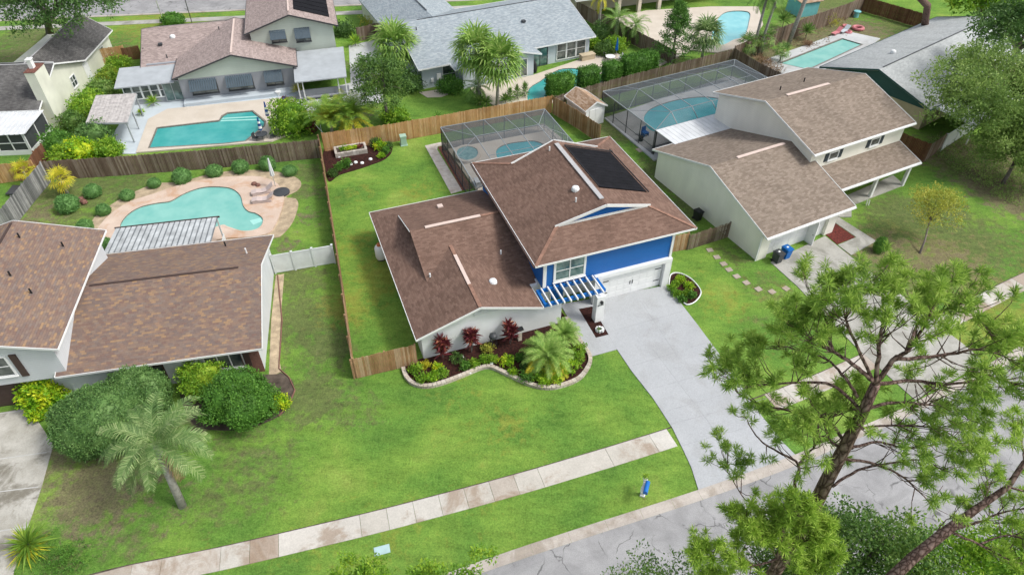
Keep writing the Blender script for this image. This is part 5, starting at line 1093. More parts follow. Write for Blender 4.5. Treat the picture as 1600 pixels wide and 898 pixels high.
def feather_palm(label, bx, by, h, L, mat='palmgrey', seed=1, n=30, lean=(0, 0), nl=34, ll=.5, lw=.04, tr=.17, dead=0, top_el=1.35, low_el=-.55, curve=1.5, name='feather_palm', base=None, droopy=.35, loc=None, group=None, yellow=0, cat='palm tree', gap=False):
    r = rng(seed); p = base or at(bx, by); o = base_thing(name, label, cat, p, group); top = np.array([lean[0], lean[1], h]); Q = []
    for i in range(n):
        f = (i+.5)/n; azi = (i*2.399) % (2*math.pi)
        if gap and f > .35 and 2.35 < azi < 3.25: continue
        Q.append(feather(top, i*2.399+r.normal()*.12, top_el+(low_el-top_el)*f+r.normal()*.06, L*r.uniform(.88, 1.08), curve*r.uniform(.8, 1.15), r, nl, ll, lw, .5, droopy))
    quads('crown', np.concatenate(Q), LF[mat], o)
    if yellow:
        Q = [feather(top-np.array([0, 0, .05]), i*2.399+.7, -.02+r.normal()*.15, L*1.0, 1.1, r, nl, ll, lw*1.5, .4, .4) for i in range(yellow)]; quads('yellow_fronds', np.concatenate(Q), LF['palmyel'], o)
    if dead:
        Q = [feather(top-np.array([0, 0, .2]), i*1.7+.4, -.9+r.normal()*.15, L*.8, .9, r, nl, ll*.8, lw, .2, .7) for i in range(dead)]; quads('dead_fronds', np.concatenate(Q), LF['brown'], o)
    if h > .4:
        t = MB(); t.tube([(0, 0, -.05), (lean[0]*.45, lean[1]*.45, h*.5), (lean[0], lean[1], h)], [tr*1.15, tr, tr*.95], 10); t.build('trunk', M['palmbark'], o, smooth_=True)
    return o
def rosette(label, px, py, h, L, mat, seed=1, n=60, w=.06, name='spiky_plant', cat='plant', group=None, el=(1.4, .1), droop=.35, z=0, stem=0):
    r = rng(seed); p = at(px, py, z); o = thing(name, label, cat, (p.x, p.y, z), 0, group); D = []
    for i in range(n): e = el[0]+(el[1]-el[0])*(i/n)+r.normal()*.1; a = i*2.399; D.append((math.sin(a)*math.cos(e), math.cos(a)*math.cos(e), math.sin(e)))
    D = np.array(D); P = np.array([[0, 0, h*.9]])+np.stack([np.zeros(n), np.zeros(n), -h*.75*np.linspace(0, 1, n)*(1 if stem else .2)], 1)
    V = blades(P, D, L*r.uniform(.8, 1.15, n), w, r, droop*.5); quads('leaves', V, LF[mat], o)
    t = MB(); t.tube([(0, 0, -.02), (0, 0, max(.1, h*.9))], [.05, .035], 6); t.build('stem', M['bark_grey'], o); return o
def clump(label, px, py, rad, mat, seed=1, n=70, nper=9, L=.14, Wd=.07, name='leafy_plant', cat='plant', group=None, z=0, cl=.14):
    r = rng(seed); p = at(px, py, z+rad[2]*.5); o = thing(name, label, cat, (p.x, p.y, z), 0, group)
    q, _ = ell(n, (0, 0, rad[2]*.5), rad, r, .3, -.4, .25, seed); V = leaf_cloud(q, cl, nper, L, Wd, r, .6); quads('leaves', V, LF[mat], o)
    t = MB()
    for k in range(4): a = k*1.6; t.tube([(0, 0, -.02), (math.cos(a)*rad[0]*.4, math.sin(a)*rad[1]*.4, rad[2]*.7)], [.02, .012], 5)
    t.build('stem', M['bark_grey'], o); return o

# ---- the big slash pine in front: trunk up through the frame, crown of needle tufts on bare limbs
def needle_tufts(tips, dirs, r, n=46, L=.24, w=.0165):
    N = len(tips); P = np.repeat(tips, n, 0); B = np.repeat(unit(dirs), n, 0); t = r.random((N*n, 1))
    D = unit(B*.55+unit(r.normal(size=(N*n, 3)))*1.0+np.array([0, 0, .25])); P = P+B*(t-.55)*.16
    return blades(P, D, L*r.uniform(.75, 1.15, N*n), w, r, .06)
def pine(label, base, limbs, mat, seed, sub=7, twig=1.0, trunk=None, density=1.0, tn=46, name='pine_tree', tl=.24, spread=.9, bare=.25):
    r = rng(seed); rr = random.Random(seed); o = base_thing(name, label, 'tree', base); O = Vector((base[0], base[1], 0)); t = MB(); T, D = [], []
    if trunk: t.tube([tuple(Vector(p)-O) for p, _ in trunk], [q*.78 for _, q in trunk], 12)
    bt = MB()
    for path, rad, dens in limbs:
        rad *= .68
        pts = [Vector(p) for p in smooth([tuple(Vector(p)-O) for p in path], 5, False)]; K = len(pts)
        # gnarl
        for i in range(1, K-1): pts[i] = pts[i]+Vector((rr.uniform(-1, 1), rr.uniform(-1, 1), rr.uniform(-1, 1)))*rad*.35
        bt.tube(pts, [rad*(1-.78*i/(K-1)) for i in range(K)], 7)
        L_ = sum((pts[i+1]-pts[i]).length for i in range(K-1)); ns = int(sub*L_*dens*density)
        for k in range(ns):
            f = bare+(1-bare)*rr.random()**.8; x = f*(K-1); i = min(int(x), K-2); p = pts[i].lerp(pts[i+1], x-i); tg = (pts[i+1]-pts[i]).normalized()
            d = (tg*.75+Vector((rr.gauss(0, 1), rr.gauss(0, 1), rr.gauss(.35, .6))).normalized()*spread).normalized(); ln = twig*rr.uniform(.35, 1.0)*(1.15-.4*f)
            a = p+d*ln*.5+Vector((0, 0, -.02)); d2 = (d+Vector((0, 0, .45))).normalized(); b = a+d2*ln*.5; bt.tube([p, a, b], [rad*.22*(1.2-f)+.008, .009, .005], 4, cap=False)
            for m_ in range(rr.choice((1, 2, 2, 3))):
                e = (d2+Vector((rr.gauss(0, .6), rr.gauss(0, .6), rr.gauss(.15, .35)))).normalized(); tp = b+e*rr.uniform(.05, .28)*twig
                if m_: bt.tube([b, tp], [.007, .004], 3, cap=False)
                T.append(tuple(tp)); D.append(tuple(e))
        T.append(tuple(pts[-1])); D.append(tuple((pts[-1]-pts[-2]).normalized()))
    tro = t.build('trunk', M['bark'], o, smooth_=True) if trunk else None
    bt.build('branches', M['bark'], tro or o, smooth_=True)
    quads('needles', needle_tufts(np.array(T), np.array(D), r, tn, tl), LF[mat], o); return o
TR = at(1290, 740, 22.36); TB = (TR.x, TR.y)
def V3(px, py, z): return tuple(at(px, py, z))
fork = (TB[0], TB[1], 25.55)
trunk = [((TB[0]-.1, TB[1]+.1, -.1), .30), ((TB[0], TB[1], 8), .25), ((TB[0]-.05, TB[1], 16), .215), (V3(1262, 812, 20.6), .20), (V3(1292, 750, 22.2), .185), (V3(1322, 694, 23.6), .16), (V3(1350, 640, 24.6), .13), (V3(1368, 600, 25.4), .11)]
fk = V3(1368, 600, 25.4); m1 = V3(1322, 694, 23.6)
limbs = [
 ([fk, V3(1374, 545, 26.1), V3(1380, 500, 26.5), V3(1378, 455, 26.9)], .07, 1.3),
 ([fk, V3(1395, 562, 25.9), V3(1420, 545, 26.1), V3(1450, 500, 26.6), V3(1462, 460, 27)], .08, 1.3),
 ([V3(1395, 562, 25.9), V3(1470, 555, 26.0), V3(1530, 545, 26.1), V3(1575, 560, 26)], .06, 1.3),
 ([V3(1420, 545, 26.1), V3(1440, 500, 26), V3(1500, 480, 26.3), V3(1545, 515, 26.2)], .05, 1.4),
 ([fk, V3(1340, 575, 25.7), V3(1300, 548, 25.9), V3(1270, 530, 26), V3(1235, 505, 26.2)], .07, 1.3),
 ([V3(1300, 548, 25.9), V3(1290, 500, 26.3), V3(1275, 470, 26.5)], .05, 1.5),
 ([fk, V3(1330, 520, 26.4), V3(1320, 480, 26.8), V3(1345, 450, 27)], .05, 1.5),
 ([V3(1340, 620, 25), V3(1320, 590, 25.4), V3(1290, 560, 25.2), V3(1245, 545, 25.3), V3(1215, 540, 25.3)], .05, .9),
 ([V3(1345, 640, 24.6), V3(1300, 602, 24.9), V3(1240, 598, 24.9), V3(1180, 600, 25), V3(1150, 585, 25.1)], .055, 1.0),
 ([m1, V3(1290, 655, 23.9), V3(1230, 640, 23.9), V3(1185, 630, 24), V3(1150, 610, 24), V3(1142, 575, 24.2)], .055, .55),
 ([V3(1350, 640, 24.6), V3(1400, 628, 24.6), V3(1450, 632, 24.4), V3(1500, 640, 24.2)], .06, 1.1),
 ([V3(1368, 600, 25.4), V3(1430, 595, 25.2), V3(1490, 600, 25), V3(1550, 590, 25), V3(1585, 600, 25)], .06, 1.2),
 ([V3(1310, 716, 23.2), V3(1370, 725, 22.9), V3(1420, 752, 22.4), V3(1455, 790, 21.9)], .055, .5),
 ([V3(1300, 760, 22.3), V3(1340, 735, 22.6), V3(1400, 722, 22.8), V3(1440, 718, 22.9), V3(1475, 735, 22.9)], .05, .5),
 ([V3(1330, 700, 23.4), V3(1370, 690, 23.3), V3(1420, 700, 23.1), V3(1480, 690, 23.2)], .05, .9),
 ([m1, V3(1340, 670, 23.7), V3(1400, 665, 23.6), V3(1470, 670, 23.5), V3(1510, 700, 23.3)], .05, 1.0),
 ([V3(1350, 640, 24.6), V3(1320, 640, 24.2), V3(1280, 650, 24.1), V3(1250, 665, 23.9)], .05, 1.5),
 ([V3(1320, 700, 23.4), V3(1300, 690, 23.6), V3(1290, 660, 24), V3(1330, 640, 24.3)], .05, 1.6),
 ([V3(1248, 800, 20.8), V3(1243, 755, 21.5), V3(1247, 725, 22), V3(1215, 705, 22.2), V3(1185, 685, 22.3), V3(1165, 650, 22.6)], .065, .35),
 ([V3(1247, 725, 22), V3(1270, 700, 22.3), V3(1278, 690, 22.5)], .05, .9),
 ([V3(1200, 800, 20.2), V3(1165, 780, 20.5), V3(1145, 750, 20.8), V3(1135, 725, 21)], .03, 1.0),
]
pine('tall pine standing in front with twisted dark limbs and open tufted crown over the street', TB, limbs, 'pine', 11, sub=9.5, trunk=trunk, twig=.95, tn=64, tl=.175)
# lower, brighter pine crown left of the trunk
c0 = at(1205, 900, 19.5); yb = (c0.x, c0.y)
yt = [((yb[0], yb[1], 0), .2), ((yb[0], yb[1], 12), .14), ((yb[0], yb[1], 18.5), .09), (V3(1215, 872, 21.2), .06), (V3(1225, 822, 22.2), .035)]
yl = [([V3(1215, 872, 21.2), V3(1180, 882, 21.2), V3(1140, 867, 21.4), V3(1095, 857, 21.5)], .04, 1.5), ([V3(1215, 872, 21.2), V3(1190, 837, 21.8), V3(1160, 812, 22.0)], .04, 1.6),
      ([V3(1225, 822, 22.2), V3(1240, 802, 22.5), V3(1250, 792, 22.7)], .03, 2.2), ([V3(1215, 872, 21.2), V3(1250, 852, 21.6), V3(1275, 827, 22.0)], .04, 2.4), ([V3(1210, 902, 20.5), V3(1150, 917, 20.4), V3(1110, 912, 20.5)], .04, 1.6),
      ([V3(1210, 902, 20.5), V3(1250, 902, 20.6), V3(1285, 872, 21.0)], .04, 2.6), ([V3(1215, 872, 21.2), V3(1205, 847, 21.6), V3(1215, 812, 22.1)], .03, 2.2), ([V3(1205, 922, 20.0), V3(1180, 937, 20.0), V3(1120, 947, 19.8)], .04, 1.3)]
pine('bright yellow green pine top beside the trunk of the tall pine', yb, yl, 'pine2', 12, sub=15, trunk=yt, twig=.55, tn=56, tl=.18)
# leaning pine at the lower right
lb = at(1340, 1010, 17.5)
lt_ = [((lb.x-1.8, lb.y-1.6, 0), .26), ((lb.x-1.2, lb.y-1.0, 9), .22), (V3(1380, 915, 18.3), .19), (V3(1425, 872, 19.0), .17), (V3(1480, 828, 19.8), .15), (V3(1525, 795, 20.3), .11), (V3(1575, 760, 20.9), .085), (V3(1600, 722, 21.5), .07), (V3(1640, 690, 22), .05)]
ll_ = [([V3(1480, 828, 19.8), V3(1530, 815, 19.9), V3(1575, 798, 20.2), V3(1640, 790, 20.4)], .06, .9), ([V3(1480, 828, 19.8), V3(1530, 850, 19.4), V3(1580, 875, 19), V3(1640, 895, 18.8)], .055, .8),
       ([V3(1600, 722, 21.5), V3(1598, 700, 21.8), V3(1592, 680, 22)], .04, 1.6), ([V3(1525, 795, 20.3), V3(1545, 765, 20.7), V3(1540, 740, 21)], .02, 1.4), ([V3(1450, 850, 19.4), V3(1475, 815, 19.8), V3(1490, 808, 19.9)], .03, .5),
       ([V3(1575, 760, 20.9), V3(1620, 770, 20.9), V3(1660, 760, 21)], .04, 1.5), ([V3(1530, 850, 19.4), V3(1575, 835, 19.6), V3(1620, 850, 19.6)], .04, 1.6)]
pine('leaning pine trunk with dark bare limbs at the lower right edge', (lb.x-1.8, lb.y-1.6), ll_, 'pine2', 13, sub=9, trunk=lt_, twig=.85, tn=56, tl=.18)

# street trees whose tops rise at the bottom edge
tree('dense feathery green treetop below the tall pine at the bottom edge', 1320, 900, 14.5, (3.3, 2.6, 2.6), 'oak', 900, 36, .12, .06, seed=21, lobes=26, cl=.3, tr=.2)
tree('feathery green treetop under the leaning pine at the bottom right corner', 1530, 915, 14.0, (3.2, 2.2, 2.2), 'lime', 620, 34, .12, .06, seed=22, lobes=24, cl=.3, tr=.2)
tree('thin leafy branch top at the bottom edge left of the bright pine', 1010, 925, 11.0, (2.2, 1.6, 1.6), 'oak', 130, 24, .12, .06, seed=23, lobes=12, cl=.3, tr=.14)
tree('light green leafy treetop at the bottom edge near the kerb', 705, 905, 5.4, (1.9, 1.6, 1.5), 'lime', 240, 26, .15, .08, seed=24, lobes=16, cl=.26, tr=.14)
tree('smaller light green treetop at the bottom edge on the grass strip', 560, 905, 4.6, (1.5, 1.2, 1.0), 'lime', 130, 22, .15, .08, seed=25, lobes=10, cl=.26, tr=.12)
# right edge trees
tree('large spreading tree with feathery light green crown over the right edge', 1588, 148, 6.8, (8.2, 6.8, 4.8), 'oaklight', 1600, 28, .27, .12, seed=31, lobes=60, cl=.55, tr=.32, base=g2(1680, 330), low=-.8)
tree('dark tree rising behind the silver roof at the upper right', 1600, 55, 8.0, (6.5, 5, 4.6), 'oakdark', 380, 24, .34, .18, seed=32, lobes=22, cl=.6, tr=.4)
tree('leafy shrub tree against the right edge below the spreading crown', 1590, 245, 2.9, (4.8, 3.6, 2.4), 'oaklight', 520, 22, .26, .12, seed=33, lobes=12, cl=.5, tr=.2)
tree('broad leaved bushy tree behind the silver roof top', 1535, 8, 4.5, (4.5, 3.5, 2.8), 'lime', 150, 22, .6, .26, seed=34, lobes=12, cl=.6, tr=.25)
tree('sparse yellow green ornamental tree on the lawn of the cream house', 1462, 326, 2.7, (2.7, 2.3, 2.0), 'yellow', 260, 18, .16, .08, seed=35, lobes=18, cl=.4, tr=.09, base=g2(1437, 396), limbs=16, low=-.6, tz=.6)
shrub('small round green bush beside the walk of the cream house', 1376, 383, (.45, .45, .8), 'shrub', 36)
tree('brown stemmed tall tree beside the red brown fence at the top', 1425, -40, 13, (4, 3, 3), 'oak', 160, 20, .35, .18, seed=37, lobes=12, cl=.6, tr=.5, base=g2(1442, 62), bark='bark', limbs=5)
# top left
tree('big oak overhanging the top left corner and the far street', 75, 0, 8.5, (8.4, 5.5, 4.6), 'oakdark', 620, 24, .34, .16, seed=38, lobes=34, cl=.6, tr=.5, base=g2(78, 52))
tree('dense mid green tree behind the honey fence in front of the awning house', 597, 128, 4.6, (3.1, 2.8, 3.5), 'oak', 420, 26, .22, .12, seed=39, lobes=26, cl=.42, tr=.22, low=-.7)
shrub('round dark bush on the far verge behind the rose grey roof', 270, 31, (1.5, 1.2, .9), 'shrub', 40, n=260, L=.25, Wd=.14, cl=.2)
# cypress
def conifer(label, bx, by, h, rad, seed):
    r = rng(seed); p = at(bx, by); o = base_thing('conifer_tree', label, 'tree', p); C = []
    for i in range(340):
        f = r.random()**.8; z = h*(.1+.9*f); rr_ = rad*(1-f)**.75*(.35+.65*r.random()**.5)+.15; a = r.random()*6.283; k = 1+.3*math.sin(a*5+z*3)
        C.append((math.cos(a)*rr_*k, math.sin(a)*rr_*k, z-.15*rr_))
    quads('crown', leaf_cloud(np.array(C), .4, 26, .26, .09, r, .1, .4), LF['cypress'], o)
    t = MB(); t.tube([(0, 0, -.1), (0, 0, h*.95)], [.2, .03], 8)
    for i in range(26): a = i*2.4; z = h*(.15+.8*i/26); q = rad*(1-i/26)*.8; t.tube([(0, 0, z), (math.cos(a)*q, math.sin(a)*q, z+.1)], [.05, .02], 5)
    t.build('trunk', M['bark_grey'], o); return o
conifer('feathery upright conifer behind the weathered picket fence', 1048, 104, 7.6, 2.7, 41)
fan_palm('silvery fan palm beside the conifer, in front of the pale blue pool', 1095, 100, h=3.4, cr=2.4, mat='palmgrey', seed=42, n=40)
fan_palm('tall twin of the fan palms before the pale blue house, left of the pair', 751, 160, h=5.6, cr=2.9, mat='palmlight', seed=43, n=44, lean=(-.4, .6))
fan_palm('lush front fan palm of the pair before the pale blue house', 777, 166, h=4.9, cr=3.0, mat='palmlight', seed=44, n=48, lean=(.2, 0))
fan_palm('full fan palm at the left corner of the pale blue house', 622, 120, h=3.6, cr=3.1, mat='palmlight', seed=45, n=46)
feather_palm('low dark feather palm under the pair of fan palms', 746, 158, 1.6, 2.0, 'palm', 46, n=18, nl=22, ll=.4, lw=.05, tr=.12)
fan_palm('small yellow fan palm with dead skirt inside the silver plank fence', 106, 303, h=1.5, cr=1.25, mat='palmyel', seed=47, n=18, skirt=True, tr=.12, name='small_fan_palm')
fan_palm('small yellow fan palm outside the silver plank fence', 46, 285, h=1.2, cr=1.15, mat='palmyel', seed=48, n=16, tr=.1, name='small_fan_palm')
feather_palm('slender palm with tall paired trunks beside the grey fence, left one', 1175, 86, 7.2, 2.6, 'palm', 49, n=22, nl=22, ll=.6, lw=.06, tr=.16, lean=(.3, .4))
feather_palm('slender palm with tall paired trunks beside the grey fence, right one', 1184, 86, 7.8, 2.6, 'palm', 50, n=22, nl=22, ll=.6, lw=.06, tr=.16, lean=(.9, .5))
feather_palm('tall leaning palm trunk beside the rectangular pool, crown above the frame', 1231, 71, 10, 3.2, 'palm', 51, n=20, nl=20, ll=.6, lw=.06, tr=.24, lean=(1.6, .8))
for i, (x, y, s, lab) in enumerate([(1163, 90, 1.1, 'small green fan palm nearest the fence corner'), (1190, 84, 1.2, 'second small fan palm along the pool yard fence'), (1218, 98, .9, 'smallest fan palm close to the pool edge')]):
    fan_palm(lab, x, y, h=1.5*s, cr=1.35*s, mat='palm', seed=52+i, n=18, tr=.1, name='small_fan_palm')
rosette('round cycad in the bare bed behind the rectangular pool', 1258, 62, 1.2, 1.5, 'palm', 56, 90, .12, name='cycad'); rosette('dark cycad beyond the grey fence near the pale blue pool', 1222, 44, 1.2, 1.7, 'palm', 57, 90, .12, name='cycad')
feather_palm('clump of feather palms behind the dark fence at the top', 962, 62, 2.6, 2.6, 'palm', 58, n=26, nl=22, ll=.5, lw=.06, tr=.2); feather_palm('bushy palm with yellow fronds at the top near the beige house', 935, 50, 4.6, 2.1, 'palmyel', 59, n=14, nl=20, ll=.4, lw=.06, low_el=-1.0)
feather_palm('feather palm left of the beige house columns', 990, 68, 2.3, 2.4, 'palm', 60, n=22, nl=22, ll=.5, lw=.06, tr=.18)
# E yard shrubs
def hedge(label, x0, y0, x1, y1, h, w, seed, mat='shrub'):
    r = rng(seed); a, b = at(x0, y0), at(x1, y1); L = (b-a).length; c = (a+b)/2; o = thing('square_hedge', label, 'hedge', c, math.atan2(b.y-a.y, b.x-a.x)); n = int(L*w*70)
    S_ = []; 
    for k in range(int((L*w+2*h*(L+w))*34)):
        f = r.random()*(L*w+2*h*(L+w))
        if f < L*w: p = (r.uniform(-L/2, L/2), r.uniform(-w/2, w/2), h)
        elif f < L*w+2*h*L: p = (r.uniform(-L/2, L/2), r.choice([-w/2, w/2]), r.uniform(.05, h))
        else: p = (r.choice([-L/2, L/2]), r.uniform(-w/2, w/2), r.uniform(.05, h))
        S_.append(p)
    S_ = np.array(S_); S_ += r.normal(size=S_.shape)*.05; V = leaf_cloud(S_, .14, 6, .17, .09, r)
    x, y = L/2-.07, w/2-.07; ex = ([(-x, -y, .02), (x, -y, .02), (x, y, .02), (-x, y, .02), (-x, -y, h-.07), (x, -y, h-.07), (x, y, h-.07), (-x, y, h-.07)], [[3, 2, 1, 0], [4, 5, 6, 7], [0, 1, 5, 4], [1, 2, 6, 5], [2, 3, 7, 6], [3, 0, 4, 7]])
    quads('foliage', V, LF[mat], o, ex); return o
hedge('widest square hedge at the pool edge, nearest the shed', 856, 153, 893, 146, 2.4, 1.5, 61)
hedge('square hedge second from the shed', 905, 140, 931, 134, 2.3, 1.5, 62); hedge('narrow square hedge below the blue umbrella', 943, 131, 964, 126, 2.3, 1.5, 63); hedge('long square hedge right of the blue umbrella', 973, 124, 1020, 112, 2.5, 1.6, 64)
E_SH = [('round lime bush behind the blue umbrella', 962, 70, (1.3, 1.2, 1.1), 'lime'), ('loose green bush left of the blue umbrella', 945, 78, (1.0, 1.0, .9), 'oak'), ('dark bush against the fence right of the pale blue house', 938, 52, (1.3, 1.2, 1.2), 'oakdark'), ('low green bush by the corner window of the pale blue house', 926, 68, (.6, .6, .7), 'lime'),
        ('green bush left of the pale blue house wall', 640, 128, (1.4, 1.2, 1.4), 'oakdark'), ('flowering red tipped bush below the window of the pale blue house', 703, 134, (1.3, 1.0, 1.0), 'shrub'), ('bright green bush at the foot of the dense mid green tree', 618, 182, (1.3, 1.0, .9), 'lime')]
for i, (lab, x, y, rd, m_) in enumerate(E_SH): shrub(lab, x, y, rd, m_, 70+i, n=200, nper=8, L=.24, Wd=.12, core=.7, lump=.3, cl=.3)
for i, (x, y, lab) in enumerate([(797, 160, 'leftmost tall spiky plant beside the kidney pool'), (808, 156, 'middle tall spiky plant beside the kidney pool'), (820, 152, 'tallest spiky plant beside the kidney pool')]): rosette(lab, x, y, 1.5, .8, 'palm', 80+i, 90, .09, stem=1)
for i, (x, y, lab) in enumerate([(750, 164, 'leafy fern under the left fan palm trunk'), (760, 166, 'leafy fern between the two fan palm trunks'), (790, 162, 'leafy fern right of the fan palm trunks')]): rosette(lab, x, y, .5, 1.1, 'palm', 85+i, 50, .12, name='fern')
rosette('small spiky plant on the lawn behind the honey fence', 683, 186, .3, .9, 'shrub', 89, 30, .08)
# clipped globe shrubs in the pool yard of the brown roofed house
GL = [(144, 298, .80, 'largest box'), (104, 318, 1.0, ''), (161, 328, .62, ''), (198, 304, .66, ''), (240, 286, .60, ''), (284, 276, .86, ''), (334, 266, .80, ''), (375, 260, .80, ''), (418, 256, .80, ''), (452, 266, .70, ''), (132, 353, .7, ''), (164, 381, .6, '')]
GLL = ['pale clipped globe shrub between the small yellow palm and the pool yard bed', 'darkest and largest clipped globe shrub, below the small yellow palm', 'clipped globe shrub just above the corner of the brown roof', 'clipped globe shrub on the grass left of the pool paving, third along the edging', 'small clipped globe shrub where the paving edge turns up to the fence',
       'clipped globe shrub left of the fence shrubs, straight above the ribbed patio cover', 'clipped globe shrub by the fence above the middle of the free form pool', 'clipped globe shrub by the fence above the right bay of the pool', 'clipped globe shrub directly behind the folded parasol', 'clipped globe shrub farthest right, beyond the folded parasol', 'clipped globe shrub half hidden behind the brown roof edge', 'small clipped globe shrub between the brown roof and the ribbed patio cover']
proto = None
for i, (x, y, s, _) in enumerate(GL):
    if proto is None:
        proto = shrub(GLL[0], x, y, (1, 1, .85), 'box', 90, name='globe_shrub', n=520, nper=6, L=.13, Wd=.08, core=.93, lump=.06, cl=.09, group='clipped globe shrubs round the free form pool'); proto.scale = (s*.92, s*.92, s*.92); q = at(x, y, .65*s); proto.location = (q.x, q.y, 0)
    else: q = at(x, y, .65*s); copy_tree(proto, None, (q.x, q.y, 0), i*1.3, (s*.95, s*.95, s*(.85+.1*(i % 3))), GLL[i])
# bushes between the top left houses
CB = [((187, 103), 1.3, 'lime', 'top bush of the row between the dark roof and the pergola, at the orange gate'), ((170, 120), 1.2, 'areca', 'fern like bush second down the row beside the olive wall'), ((158, 140), 1.3, 'palm', 'dark feathery bush third down the row beside the olive wall'), ((142, 158), 1.4, 'lime', 'bright bush fourth down the row, above the pergola corner'),
      ((128, 172), 1.4, 'lime', 'bright bush left of the pergola posts'), ((115, 190), 1.3, 'oak', 'mid green bush at the foot of the tall chimney'), ((150, 212), 1.6, 'ball', 'large olive bush right of the screened porch'), ((90, 222), 1.4, 'shrub', 'dark green bush touching the screened porch'), ((127, 236), 1.4, 'croton', 'yellow green bush above the dark fence'), ((170, 232), 1.2, 'lime', 'lime bush at the fence near the pergola'), ((98, 243), 1.1, 'lime', 'low bush in the fence corner by the porch')]
for i, ((x, y), s, m_, lab) in enumerate(CB): shrub(lab, x, y, (s, s*.9, s*.85), m_, 110+i, n=190, nper=9, L=.26, Wd=.12, core=.7, lump=.3, cl=.3)
# awning house garden
shrub('round leafy tree bush at the right end of the aqua pool', 455, 183, (2.0, 1.8, 1.9), 'lime', 125, n=420, nper=9, L=.24, Wd=.13, core=.75, lump=.25, cl=.35)
clump('dark red leafed plant beside the white steps', 487, 200, (.7, .6, .8), 'red', 126, 60, 8, .3, .1)
feather_palm('areca palm clump with green fronds behind the fence junction', 520, 210, 1.5, 3.2, 'areca', 127, n=44, nl=22, ll=.6, lw=.07, top_el=1.52, low_el=.7, curve=1.2); feather_palm('orange tinted areca palm clump behind the fence, right of the green one', 552, 205, 1.5, 3.2, 'areca', 128, n=40, nl=22, ll=.6, lw=.07, top_el=1.5, low_el=.7, curve=1.3, yellow=8)
rosette('dry yellow potted plant at the porch corner', 467, 150, .8, 1.1, 'yellow', 129, 50, .1)
rosette('potted pale plant beneath the awning', 438, 140, .9, .8, 'yellow', 130, 40, .1); rosette('bright green potted palm by the sunroom', 241, 166, .5, 1.1, 'lime', 131, 50, .1); rosette('yellow bromeliad in the planter by the sunroom', 222, 180, .3, .7, 'croton', 132, 40, .1)
shrub('bush beside the dark gate panels', 537, 46, (1.4, 1.1, 1.0), 'oakdark', 133, n=160, nper=8, L=.26, Wd=.13, core=.7, lump=.3, cl=.3); rosette('bright fern beside the side path', 556, 72, .5, 1.5, 'lime', 134, 50, .14); clump('dry bush near the entry of the pale blue house', 578, 36, (1.4, 1.2, .9), 'yellow', 135, 60, 8, .3, .12)
# front left: big shrubs and the feather palm
shrub('huge rounded hedge bush with fine olive foliage before the left house', 158, 655, (2.75, 2.4, 2.3), 'ball', 140, n=3200, nper=7, L=.13, Wd=.07, core=.92, lump=.1, cl=.13, name='hedge_bush', cat='hedge bush')
shrub('rounded hedge bush with fine olive foliage close to the eave behind the palm', 215, 612, (2.0, 1.5, 1.8), 'ball', 141, n=1600, nper=7, L=.13, Wd=.07, core=.9, lump=.15, cl=.13, name='hedge_bush', cat='hedge bush')
shrub('large dark green rounded bush right of the palm', 372, 622, (2.05, 1.9, 1.75), 'shrub', 142, n=1700, nper=8, L=.14, Wd=.08, core=.88, lump=.2, cl=.17, name='hedge_bush', cat='hedge bush')
shrub('lighter loose bush under the window behind the dark bush', 312, 592, (1.4, 1.1, 1.35), 'lime', 143, n=520, nper=8, L=.15, Wd=.09, core=.8, lump=.3, cl=.2, name='hedge_bush', cat='hedge bush')
shrub('yellow and green croton bush by the brown garage door', 66, 612, (1.15, .95, 1.15), 'croton', 144, n=420, nper=8, L=.24, Wd=.13, core=.82, lump=.25, cl=.2, name='croton_bush')
shrub('low yellow croton below the bigger croton bush', 62, 640, (.7, .6, .6), 'croton', 145, n=200, nper=8, L=.22, Wd=.12, core=.75, lump=.25, cl=.18, name='croton_bush')
shrub('small yellow green bush at the right side of the dark rounded bush', 437, 628, (.55, .5, .5), 'croton', 146, n=140, nper=8, L=.14, Wd=.08, core=.6, lump=.3, cl=.16)
hubp = at(244, 695, 4.6); tb_ = at(285, 790)
feather_palm('feather palm with long arching grey green fronds and smooth grey trunk before the left house', 285, 792, 4.6, 3.35, 'palmgrey', 147, n=30, nl=40, ll=.8, lw=.042, lean=(hubp.x-tb_.x, hubp.y-tb_.y), tr=.21, dead=4, top_el=1.3, low_el=-.1, curve=1.9, droopy=.9, gap=True, base=tb_)
rosette('green and yellow cycad by the stained driveway', 52, 858, .7, 1.35, 'areca', 148, 110, .10, name='cycad', el=(1.2, -.1)); rosette('yellow lower fronds of a second cycad at the stained driveway edge', 46, 862, .4, 1.3, 'palmyel', 149, 36, .10, name='cycad', el=(.35, -.1))
r = rng(150); gc = np.array([[at(95+r.normal()*22, 880+r.normal()*16).x, at(95+r.normal()*22, 880+r.normal()*16).y, .1+.12*r.random()] for _ in range(260)])
g_ = quads('ground_cover', leaf_cloud(gc, .14, 9, .1, .05, r, .6), LF['shrub']); tag(g_, 'low green ground cover around the cycad at the bottom left', 'ground cover', kind='stuff')

